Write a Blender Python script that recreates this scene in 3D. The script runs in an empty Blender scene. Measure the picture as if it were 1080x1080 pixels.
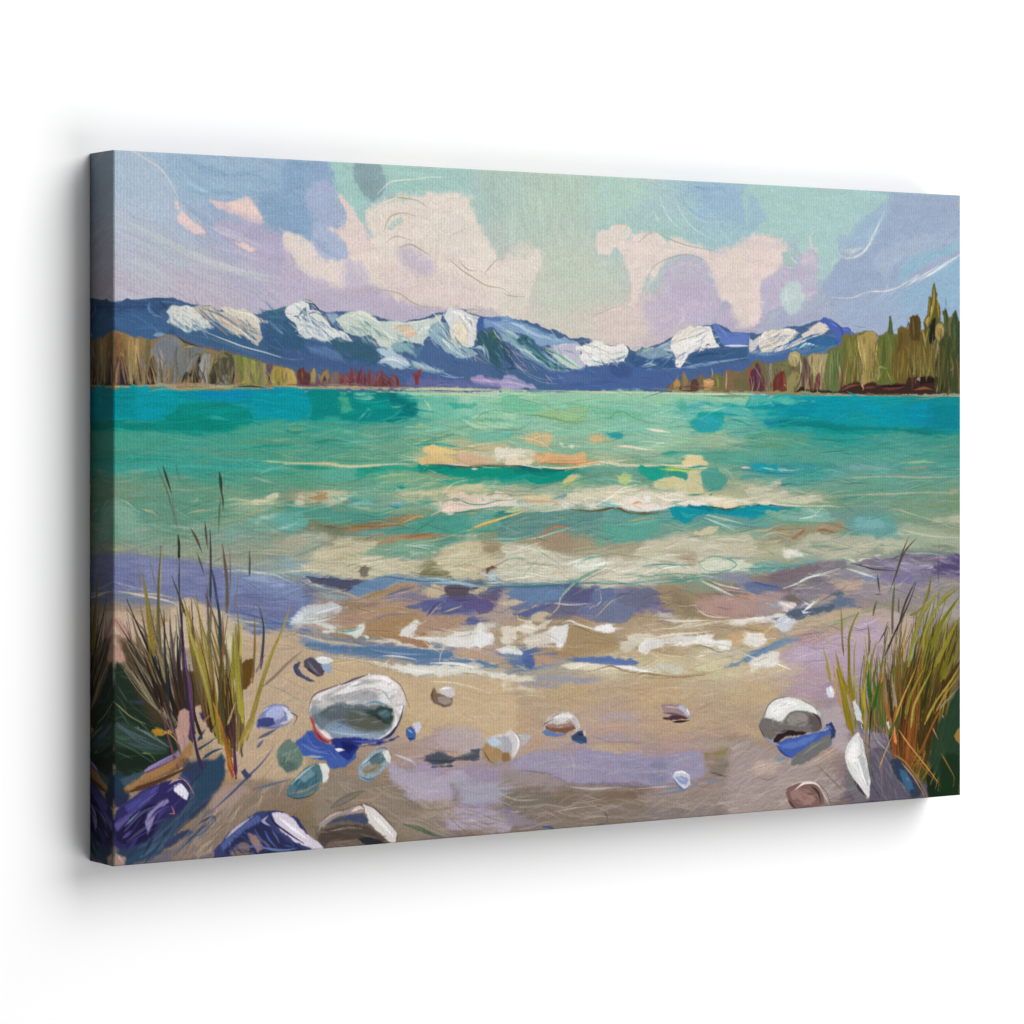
import bpy, math
import numpy as np

# ------------------------------------------------------------------ camera, light, exposure
SC = bpy.context.scene
U = 0.6/756.0                       # one canvas unit in metres; the print is 0.94 x 0.60 m
CANVAS_W, CANVAS_H, DEPTH = 1187*U, 756*U, 0.0445
TOP = 1.90                          # height of the print's top edge above the floor

SC.render.engine = 'CYCLES'
SC.view_settings.view_transform = 'Standard'
SC.view_settings.look = 'None'
SC.view_settings.exposure = 0.0
SC.view_settings.gamma = 1.0
SC.view_settings.use_curve_mapping = False

PHI = math.atan2(661.5, 985.4)
F = 3387.0*U
rx, ry = math.cos(PHI), -math.sin(PHI)      # camera right
fx, fy = math.sin(PHI), math.cos(PHI)       # camera forward
cam_d = bpy.data.cameras.new('camera')
cam = bpy.data.objects.new('camera', cam_d)
SC.collection.objects.link(cam)
cam.location = (0.0+420*U*rx-F*fx, -DEPTH+420*U*ry-F*fy, TOP-294*U)
cam.rotation_euler = (math.radians(90), 0, -PHI)
cam_d.sensor_width = 36.0
cam_d.lens = 3387.0/1080*36.0
cam_d.shift_y = -88.0/1080
cam_d.clip_start = 0.05
cam_d.clip_end = 60
SC.camera = cam

world = bpy.data.worlds.new('World')
SC.world = world
world.use_nodes = True
bg = world.node_tree.nodes['Background']
bg.inputs['Color'].default_value = (1, 1, 1, 1)
bg.inputs['Strength'].default_value = .03


def lamp(name, loc, target, size, size_y, power):
    d = bpy.data.lights.new(name, 'AREA')
    d.shape = 'RECTANGLE'
    d.size, d.size_y, d.energy = size, size_y, power
    o = bpy.data.objects.new(name, d)
    SC.collection.objects.link(o)
    o.location = loc
    import mathutils
    v = mathutils.Vector(target)-mathutils.Vector(loc)
    o.rotation_euler = v.to_track_quat('-Z', 'Y').to_euler()
    return o


CX, CZ = CANVAS_W/2, TOP-CANVAS_H/2
lamp('softbox_high', (CX+4.75, -6.6, CZ+5.6), (CX, 0, CZ), 7.6, 8.6, 1110)
lamp('softbox_low', (CX+4.9, -7.2, CZ-4.8), (CX, 0, CZ), 7.0, 6.4, 470)
lamp('softbox_front', (CX-0.4, -10.0, CZ+0.5), (CX, 0, CZ), 3.8, 4.4, 165)

# ------------------------------------------------------------------ materials
def new_mat(name):
    m = bpy.data.materials.new(name)
    m.use_nodes = True
    nt = m.node_tree
    return m, nt, nt.nodes['Principled BSDF']


wall_m, nt, b = new_mat('white_wall')
b.inputs['Base Color'].default_value = (.96, .96, .96, 1)
b.inputs['Roughness'].default_value = .9
b.inputs['Specular IOR Level'].default_value = .1
nz = nt.nodes.new('ShaderNodeTexNoise'); nz.inputs['Scale'].default_value = 600
tc = nt.nodes.new('ShaderNodeTexCoord'); nt.links.new(tc.outputs['Object'], nz.inputs['Vector'])
bp = nt.nodes.new('ShaderNodeBump'); bp.inputs['Strength'].default_value = .03; bp.inputs['Distance'].default_value = .0005
nt.links.new(nz.outputs['Fac'], bp.inputs['Height']); nt.links.new(bp.outputs['Normal'], b.inputs['Normal'])

wood_m, nt, b = new_mat('pine_wood')
b.inputs['Base Color'].default_value = (.52, .36, .20, 1)
b.inputs['Roughness'].default_value = .7

# printed cotton canvas: the ink is the colour attribute, the weave is procedural
canvas_m, nt, b = new_mat('printed_canvas')
b.inputs['Roughness'].default_value = .62
b.inputs['Specular IOR Level'].default_value = .04
at = nt.nodes.new('ShaderNodeAttribute'); at.attribute_name = 'ink'
tc = nt.nodes.new('ShaderNodeTexCoord')
sp = nt.nodes.new('ShaderNodeSeparateXYZ'); nt.links.new(tc.outputs['Object'], sp.inputs[0])


def math_node(op, a, bb=None):
    n = nt.nodes.new('ShaderNodeMath'); n.operation = op
    for i, v in enumerate((a, bb)):
        if v is None:
            continue
        if isinstance(v, (int, float)):
            n.inputs[i].default_value = v
        else:
            nt.links.new(v, n.inputs[i])
    return n.outputs[0]


def threads(coord, pitch, wob):
    s = math_node('MULTIPLY', coord, 2*math.pi/pitch)
    s = math_node('ADD', s, wob)
    return math_node('SINE', s)


nw = nt.nodes.new('ShaderNodeTexNoise'); nw.inputs['Scale'].default_value = 90
nt.links.new(tc.outputs['Object'], nw.inputs['Vector'])
wob = math_node('MULTIPLY', nw.outputs['Fac'], 3.0)
xy = math_node('ADD', sp.outputs['X'], sp.outputs['Y'])
wx = threads(xy, .0031, wob)
wz = threads(sp.outputs['Z'], .0024, wob)
weave = math_node('ADD', math_node('MULTIPLY', wx, .6), math_node('MULTIPLY', wz, .08))
slub = nt.nodes.new('ShaderNodeTexNoise'); slub.inputs['Scale'].default_value = 520; slub.inputs['Detail'].default_value = 3
nt.links.new(tc.outputs['Object'], slub.inputs['Vector'])
hgt = math_node('ADD', weave, math_node('MULTIPLY', slub.outputs['Fac'], 3.0))
bp = nt.nodes.new('ShaderNodeBump'); bp.inputs['Strength'].default_value = .5; bp.inputs['Distance'].default_value = .00012
nt.links.new(hgt, bp.inputs['Height']); nt.links.new(bp.outputs['Normal'], b.inputs['Normal'])
# ink sits thinner on the raised threads
dens = math_node('ADD', math_node('MULTIPLY', hgt, .018), .973)
mx = nt.nodes.new('ShaderNodeVectorMath'); mx.operation = 'SCALE'
nt.links.new(at.outputs['Color'], mx.inputs[0]); nt.links.new(dens, mx.inputs['Scale'])
nt.links.new(mx.outputs['Vector'], b.inputs['Base Color'])

# ------------------------------------------------------------------ the wall
def mesh_obj(name, verts, faces, mat, parent=None):
    me = bpy.data.meshes.new(name)
    me.from_pydata(verts, [], faces)
    me.update()
    if mat:
        me.materials.append(mat)
    o = bpy.data.objects.new(name, me)
    SC.collection.objects.link(o)
    o.parent = parent
    return o


wall = mesh_obj('wall', [(-6, 0, -.5), (8, 0, -.5), (8, 0, 5), (-6, 0, 5), (-6, .1, -.5), (8, .1, -.5), (8, .1, 5), (-6, .1, 5)],
                [(0, 1, 2, 3), (5, 4, 7, 6), (4, 0, 3, 7), (1, 5, 6, 2), (3, 2, 6, 7), (4, 5, 1, 0)], wall_m)
wall['kind'] = 'structure'

# ------------------------------------------------------------------ the picture on the print

CW, CH = 1187.0, 756.0          # canvas units (0.7937 mm each)
K = 1.15                        # raster cells per unit
NX, NY = int(CW*K), int(CH*K)
rng = np.random.RandomState(11)


CHROMA = [1.0, 1.0]             # how vivid and how light the pigments are mixed


def hexrgb(h):
    c = np.array([int(h[i:i+2], 16)/255. for i in (0, 2, 4)], np.float32)
    grey = c[0]*.3+c[1]*.55+c[2]*.15
    return np.clip((grey+(c-grey)*CHROMA[0])*CHROMA[1], .01, 1)


def vnoise(w, h, sx, sy, seed):
    """smooth value noise, feature size sx by sy cells, range about -1..1"""
    r = np.random.RandomState(seed)
    gx, gy = int(w/sx)+4, int(h/sy)+4
    g = r.uniform(-1, 1, (gy, gx)).astype(np.float32)
    x = np.arange(w)/sx
    y = np.arange(h)/sy
    ix, iy = x.astype(int), y.astype(int)
    fx, fy = x-ix, y-iy
    fx = fx*fx*(3-2*fx)
    fy = fy*fy*(3-2*fy)
    a = g[iy][:, ix]*(1-fx)+g[iy][:, ix+1]*fx
    b = g[iy+1][:, ix]*(1-fx)+g[iy+1][:, ix+1]*fx
    return (a*(1-fy)[:, None]+b*fy[:, None]).astype(np.float32)


N1 = vnoise(NX, NY, 9, 9, 1)
N2 = vnoise(NX, NY, 3.2, 3.2, 2)
N3 = vnoise(NX, NY, 26, 7, 3)
N4 = vnoise(NX, NY, 70, 3.4, 9)          # long flat streaks, for water edges
NB = vnoise(4096, 512, 34, 1.3, 5)      # bristles: long in x, fine in y


def spline(p, closed=False, step=5.0):
    p = np.asarray(p, float)
    n = len(p)
    if n < 3 and not closed:
        m = max(2, int(np.hypot(*(p[-1]-p[0]))/step)+1)
        t = np.linspace(0, 1, m)[:, None]
        return p[0]*(1-t)+p[-1]*t
    out = []
    rngk = range(n) if closed else range(n-1)
    for i in rngk:
        if closed:
            a, b, c, d = p[(i-1) % n], p[i], p[(i+1) % n], p[(i+2) % n]
        else:
            a, b, c, d = p[max(i-1, 0)], p[i], p[i+1], p[min(i+2, n-1)]
        m = max(1, int(np.hypot(*(c-b))/step))
        for t in np.arange(m)/m:
            out.append(.5*((2*b)+(c-a)*t+(2*a-5*b+4*c-d)*t*t+(3*b-a-3*c+d)*t**3))
    if not closed:
        out.append(p[-1])
    return np.array(out)


class Painting:
    def __init__(self):
        self.rag = 0.0                  # how ragged the edges of a patch are
        self.c = np.zeros((NY, NX, 3), np.float32)
        self.h = np.zeros((NY, NX), np.float32)
        self.ang = np.zeros((NY, NX), np.float32)
        self.ln = np.full((NY, NX), 30, np.float32)
        self.wd = np.full((NY, NX), 6, np.float32)
        self.jit = np.full((NY, NX), .15, np.float32)

    def field(self, pts, cols, y0, y1, sx=1.0, sy=1.0, p=3.5):
        """scattered colours blended over the rows y0..y1 (canvas units)"""
        r0, r1 = max(0, int(y0*K)), min(NY, int(y1*K))
        st = 4
        gy, gx = np.mgrid[r0:r1+st:st, 0:NX+st:st]
        wx = gx/K + 14*vnoise(gx.shape[1], gx.shape[0], 9, 4, 7)
        wy = gy/K + 5*vnoise(gx.shape[1], gx.shape[0], 12, 4, 8)
        acc = np.zeros(gx.shape+(3,)); ws = np.zeros(gx.shape)
        for (x, y), c in zip(pts, cols):
            d = ((wx-x)/sx)**2+((wy-y)/sy)**2+30.
            w = d**(-p/2)
            acc += w[..., None]*c; ws += w
        acc /= ws[..., None]
        yy = (np.arange(r0, r1)-r0)/st; xx = np.arange(NX)/st
        iy, ix = yy.astype(int), xx.astype(int)
        fy, fx = (yy-iy)[:, None, None], (xx-ix)[None, :, None]
        A = acc[iy][:, ix]*(1-fx)+acc[iy][:, ix+1]*fx
        B = acc[iy+1][:, ix]*(1-fx)+acc[iy+1][:, ix+1]*fx
        self.c[r0:r1] = A*(1-fy)+B*fy

    def mask(self, pts, feather, rough=1.0, smooth=True):
        q = (spline(pts, True, 6.) if smooth else np.asarray(pts, float))*K
        f = max(feather*K, .7)
        pad = f*2+6
        x0, y0 = np.maximum((q.min(0)-pad).astype(int), 0)
        x1, y1 = (q.max(0)+pad).astype(int)+1
        x1, y1 = min(x1, NX), min(y1, NY)
        if x1 <= x0 or y1 <= y0:
            return None
        gx = np.arange(x0, x1, dtype=np.float32)[None]
        gy = np.arange(y0, y1, dtype=np.float32)[:, None]
        d2 = np.full((y1-y0, x1-x0), 1e9, np.float32)
        ins = np.zeros((y1-y0, x1-x0), bool)
        n = len(q)
        for i in range(n):
            ax, ay = q[i]; bx, by = q[(i+1) % n]
            ex, ey = bx-ax, by-ay
            L = ex*ex+ey*ey+1e-9
            t = np.clip(((gx-ax)*ex+(gy-ay)*ey)/L, 0, 1)
            np.minimum(d2, (gx-ax-t*ex)**2+(gy-ay-t*ey)**2, out=d2)
            if ay != by:
                c = ((ay > gy) != (by > gy))
                ins ^= c & (gx < (bx-ax)*(gy-ay)/(by-ay)+ax)
        sd = np.sqrt(d2)*np.where(ins, 1, -1)
        sl = (slice(y0, y1), slice(x0, x1))
        if rough:
            sd = sd+self.rag*(N3[sl]*1.1+N1[sl]*.6+(N4[sl]*1.5 if self.rag > 1.5 else N1[sl]*.8))
        sd = sd+rough*(N1[sl]*1.3+N2[sl]*.9)*min(1.6, .6+f*.15)
        a = np.clip(sd/(2*f)+.5, 0, 1)
        return sl, a*a*(3-2*a)

    def fill(self, hexc, alpha, feather, pts, smooth=True, tex=.02, lift=0.):
        m = self.mask(pts, feather, 1.0, smooth)
        if m is None:
            return
        sl, a = m
        col = hexrgb(hexc)*(1+tex*(N3[sl]+.6*N1[sl]))[..., None]
        a = a*alpha
        self.c[sl] = self.c[sl]*(1-a[..., None])+col*a[..., None]
        if lift:
            self.h[sl] += a*lift

    def orient(self, ang, ln, wd, jit, pts):
        m = self.mask(pts, 3, 0, True)
        if m is None:
            return
        sl, a = m
        k = a > .5
        for arr, v in ((self.ang, math.radians(ang)), (self.ln, ln), (self.wd, wd), (self.jit, jit)):
            arr[sl][k] = v

    def stroke(self, hexc, width, alpha, pts, taper=1.0, dry=.35, var=.07, lift=.5, col2=None, rr=rng, blade=False):
        """bristled brush stroke along a spline, pointed at its ends when taper=1"""
        q = spline(pts, False, 4.)*K
        w = max(width*K*.5, .55)
        n = len(q)
        pad = w+3
        x0, y0 = np.maximum((q.min(0)-pad).astype(int), 0)
        x1, y1 = (q.max(0)+pad).astype(int)+1
        x1, y1 = min(x1, NX), min(y1, NY)
        if x1 <= x0 or y1 <= y0:
            return
        best = np.full((y1-y0, x1-x0), 1e9, np.float32)
        U = np.zeros_like(best); V = np.full_like(best, 1e3)
        seg = np.hypot(*np.diff(q, axis=0).T)
        cum = np.concatenate([[0], np.cumsum(seg)])
        tot = cum[-1]+1e-6
        for i in range(n-1):
            ax, ay = q[i]; bx, by = q[i+1]
            u0, u1 = max(int(min(ax, bx)-pad), x0), min(int(max(ax, bx)+pad)+1, x1)
            v0, v1 = max(int(min(ay, by)-pad), y0), min(int(max(ay, by)+pad)+1, y1)
            if u1 <= u0 or v1 <= v0:
                continue
            gx = np.arange(u0, u1, dtype=np.float32)[None]
            gy = np.arange(v0, v1, dtype=np.float32)[:, None]
            ex, ey = bx-ax, by-ay
            L = ex*ex+ey*ey+1e-9
            t = np.clip(((gx-ax)*ex+(gy-ay)*ey)/L, 0, 1)
            d = (gx-ax-t*ex)**2+(gy-ay-t*ey)**2
            s = (slice(v0-y0, v1-y0), slice(u0-x0, u1-x0))
            k = d < best[s]
            best[s][k] = d[k]
            U[s][k] = (cum[i]+t*seg[i])[k]
            sg = np.sign((gx-ax)*ey-(gy-ay)*ex)
            V[s][k] = (sg*np.sqrt(d))[k]
        t = U/tot
        prof = np.clip(np.minimum(t*3.2, (1-t)*2.2), 0, 1)**.7
        if blade:                                # thick at the root, pointed at the tip
            prof = np.clip(t*9, .4, 1)*np.clip(1-t, 0, 1)**.55
        prof = (1-taper)+taper*prof
        ww = np.maximum(w*prof, .35)
        dist = np.abs(V)
        o1, o2 = rr.randint(0, 3000), rr.randint(0, 400)
        br = NB[(V*1.4+o2+60).astype(int) % 512, (U*1.0+o1).astype(int) % 4096]
        a = np.clip((ww-dist)+.5+.5*br*min(1, w*.3), 0, 1)
        if w > 1.6:
            a = a*np.clip(1.25-dry*np.clip(t*1.5-.5, 0, 1)*(1+1.6*br), 0, 1)
        a = a*alpha*np.clip(np.minimum(w/.75, 1), 0, 1)
        col = hexrgb(hexc)
        if col2 is not None:
            m = np.clip(t+.35*br, 0, 1)[..., None]
            col = col*(1-m)+hexrgb(col2)*m
        col = col*(1+var*br)[..., None]
        sl = (slice(y0, y1), slice(x0, x1))
        self.c[sl] = self.c[sl]*(1-a[..., None])+col*a[..., None]
        if lift and w > 1:
            self.h[sl] = self.h[sl]*(1-a*.8)+a*lift*(.75+.5*br+.5*np.clip(dist/ww, 0, 1)**3)

    def auto(self, count, scale=1.0, cvar=.035, alpha=.85, y0=0, y1=1e9, lift=.4, seed=3):
        """a pass of many short bristled strokes that pick up the colour under them"""
        rr = np.random.RandomState(seed)
        src = self.c.copy()
        ylo, yhi = int(max(0, y0*K)), int(min(NY, y1*K))
        xs = rr.randint(0, NX, count); ys = rr.randint(ylo, yhi, count)
        for x, y in zip(xs, ys):
            L = self.ln[y, x]*K*scale*rr.uniform(.5, 1.2)*.5
            W = self.wd[y, x]*K*scale*rr.uniform(.5, 1.25)*.5
            th = self.ang[y, x]+rr.normal()*self.jit[y, x]
            cur = rr.normal()*.12/max(L, 4)
            ct, sn = math.cos(th), math.sin(th)
            rx, ry = abs(L*ct)+abs(W*sn)+2+L*.12, abs(L*sn)+abs(W*ct)+2+L*.12
            a0, a1 = max(int(x-rx), 0), min(int(x+rx)+1, NX)
            b0, b1 = max(int(y-ry), 0), min(int(y+ry)+1, NY)
            gx = np.arange(a0, a1, dtype=np.float32)[None]-x
            gy = np.arange(b0, b1, dtype=np.float32)[:, None]-y
            u = gx*ct+gy*sn
            v = -gx*sn+gy*ct+cur*u*u
            o1, o2 = rr.randint(0, 3000), rr.randint(0, 400)
            br = NB[(v*1.4+o2+60).astype(int) % 512, (u+o1+800).astype(int) % 4096]
            ul = u/L
            ww = W*np.clip(1.08-ul*ul*(.75+.25*br), 0, 1)
            a = np.clip(ww-np.abs(v)+.5+.7*br, 0, 1)*alpha
            a = a*np.clip(1.2-.5*np.clip(ul, 0, 1)*(1+1.5*br), 0, 1)
            yy = min(max(y+int(rr.normal()*1.0), 0), NY-1); xx = min(max(x+int(rr.normal()*2), 0), NX-1)
            col = src[yy, xx]*(1+cvar*rr.normal())*(1+cvar*.5*rr.normal(size=3))
            col = col[None, None]*(1+.05*br)[..., None]
            sl = (slice(b0, b1), slice(a0, a1))
            self.c[sl] = self.c[sl]*(1-a[..., None])+col*a[..., None]
            self.h[sl] = self.h[sl]*(1-a*.7)+a*lift*(.6+.55*br+.5*np.clip(np.abs(v)/np.maximum(ww, .5), 0, 1)**3)

    def blades(self, n, width, cols, quad, bend, seed):
        """n grass blades; quad = base start, base end, tip start, tip end"""
        rr = np.random.RandomState(seed)
        b0, b1, t0, t1 = [np.array(q, float) for q in quad]
        cols = cols.split(',')
        sc = min(1., 45./(1.+abs(t1[0]-t0[0])))
        for i in range(n):
            s = rr.rand()
            s2 = np.clip(s+rr.normal()*.16*sc, 0, 1)
            b = b0*(1-s)+b1*s
            t = t0*(1-s2)+t1*s2
            L = rr.uniform(.45, 1.05)
            t = b+(t-b)*L
            d = t-b
            perp = np.array([-d[1], d[0]])*(bend+rr.normal()*.05)
            m = b+d*.5+perp
            c = cols[rr.randint(len(cols))]
            c2 = cols[rr.randint(len(cols))]
            self.stroke(c, width*rr.uniform(.5, 1.3), .95, [b, m, t], taper=1., dry=.2, var=.1, lift=.35, col2=c2, rr=rr, blade=True)

    def scatter(self, n, width, length, ang, jit, cols, alpha, seed, pts):
        """n loose strokes of the given colours inside an outline"""
        rr = np.random.RandomState(seed)
        m = self.mask(pts, .6, 0, True)
        if m is None:
            return
        sl, a = m
        yy, xx = np.nonzero(a > .5)
        if not len(yy):
            return
        cols = cols.split(',')
        for i in range(n):
            j = rr.randint(len(yy))
            x, y = (xx[j]+sl[1].start)/K, (yy[j]+sl[0].start)/K
            th = math.radians(ang+rr.normal()*jit)
            L = length*rr.uniform(.35, 1.15)*.5
            bd = rr.normal()*.14*L
            cx, sx = math.cos(th), math.sin(th)
            q = [(x-L*cx, y-L*sx), (x-bd*sx, y+bd*cx), (x+L*cx, y+L*sx)]
            # keep both ends inside the outline
            ok = True
            for ex, ey in (q[0], q[2]):
                iy, ix = int(ey*K)-sl[0].start, int(ex*K)-sl[1].start
                if not (0 <= iy < a.shape[0] and 0 <= ix < a.shape[1]) or a[iy, ix] < .4:
                    ok = False
            if not ok:
                q = [(x-L*.4*cx, y-L*.4*sx), (x+L*.4*cx, y+L*.4*sx)]
            c = cols[rr.randint(len(cols))]
            self.stroke(c, width*rr.uniform(.4, 1.3), alpha*rr.uniform(.4, .85), q, taper=.8, dry=.5, var=.08, lift=.5, rr=rr)

    def creases(self, n, length, ang, jit, contrast, alpha, seed, pts):
        """thin ridges of paint: a wavy dark line with a light one beside it"""
        rr = np.random.RandomState(seed)
        m = self.mask(pts, .6, 0, True)
        if m is None:
            return
        sl, a = m
        yy, xx = np.nonzero(a > .5)
        for i in range(n):
            j = rr.randint(len(yy))
            x, y = xx[j]+sl[1].start, yy[j]+sl[0].start
            base = self.c[y, x]
            th = math.radians(ang+rr.normal()*jit)
            L = length*rr.uniform(.3, 1.3)*.5
            cx, sx = math.cos(th), math.sin(th)
            px, py = x/K, y/K
            q = []
            for t in (-1, -.35, .3, 1):
                w = rr.normal()*.04*L
                q.append((px+t*L*cx-w*sx, py+t*L*sx+w*cx))
            k = contrast*rr.uniform(.4, 1.2)
            for sg, off in ((1, 0.), (-1, 1.1)) if rr.rand() < .6 else ((1 if rr.rand() < .5 else -1, 0.),):
                col = np.clip(base*(1-k*sg)+(.10*k if sg < 0 else 0.), 0, 1)
                h = '%02x%02x%02x' % tuple(int(v*255) for v in col)
                keep = CHROMA[:]
                CHROMA[:] = [1., 1.]
                self.stroke(h, rr.uniform(.7, 1.7), alpha*rr.uniform(.5, 1), [(u, v+off) for u, v in q], taper=.9, dry=0, var=.03, lift=0, rr=rr)
                CHROMA[:] = keep


def run(ops):
    """paint the list of operations; coordinates are canvas units"""
    P = Painting()
    for o in ops:
        k, a, c = o[0], o[1], o[2]
        u = 1. if k in ('field', 'R', 'W', 'D') else 10.
        pts = [(c[i]/u, c[i+1]/u) for i in range(0, len(c), 2)]
        if k == 'rag':
            P.rag = a[0]
        elif k == 'sat':
            CHROMA[0] = a[0]
            CHROMA[1] = a[1] if len(a) > 1 else 1.0
        elif k == 'field':
            P.field(pts, [hexrgb(h) for h in a[0].split()], a[1], a[2], a[3], a[4], a[5])
        elif k == 'F':
            P.fill(a[0], a[1], a[2], pts)
        elif k == 'f':
            P.fill(a[0], a[1], a[2], pts, smooth=False)
        elif k == 'S':
            P.stroke(a[0], a[1], a[2], pts, col2=a[3] if len(a) > 3 else None)
        elif k == 'T':
            P.stroke(a[0], a[1], a[2], pts, dry=.1, var=.14, col2=a[3] if len(a) > 3 else None, blade=True)
        elif k == 'B':
            P.stroke(a[0], a[1], a[2], pts, taper=.25, dry=.6, col2=a[3] if len(a) > 3 else None)
        elif k == 'L':
            P.stroke(a[0], a[1], a[2], pts, taper=.7, dry=0, lift=0)
        elif k == 'D':
            P.orient(a[0], a[1], a[2], a[3], pts)
        elif k == 'A':
            P.auto(int(a[0]), a[1], a[2], a[3], a[4], a[5], a[6], int(a[7]))
        elif k == 'R':
            P.scatter(int(a[0]), a[1], a[2], a[3], a[4], a[5], a[6], int(a[7]), pts)
        elif k == 'W':
            P.creases(int(a[0]), a[1], a[2], a[3], a[4], a[5], int(a[6]), pts)
        elif k == 'G':
            P.blades(int(a[0]), a[1], a[2], pts, a[3], int(a[4]))
    # grain of the print on cotton
    g = np.random.RandomState(5)
    lum = g.normal(size=(NY, NX, 1)).astype(np.float32)
    lum = lum+.6*(np.roll(lum, 1, 0)+np.roll(lum, 1, 1))
    hue = g.normal(size=(NY, NX, 3)).astype(np.float32)
    hue = hue+np.roll(hue, 1, 1)
    P.c *= 1+.017*lum+.010*hue
    return P


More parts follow.
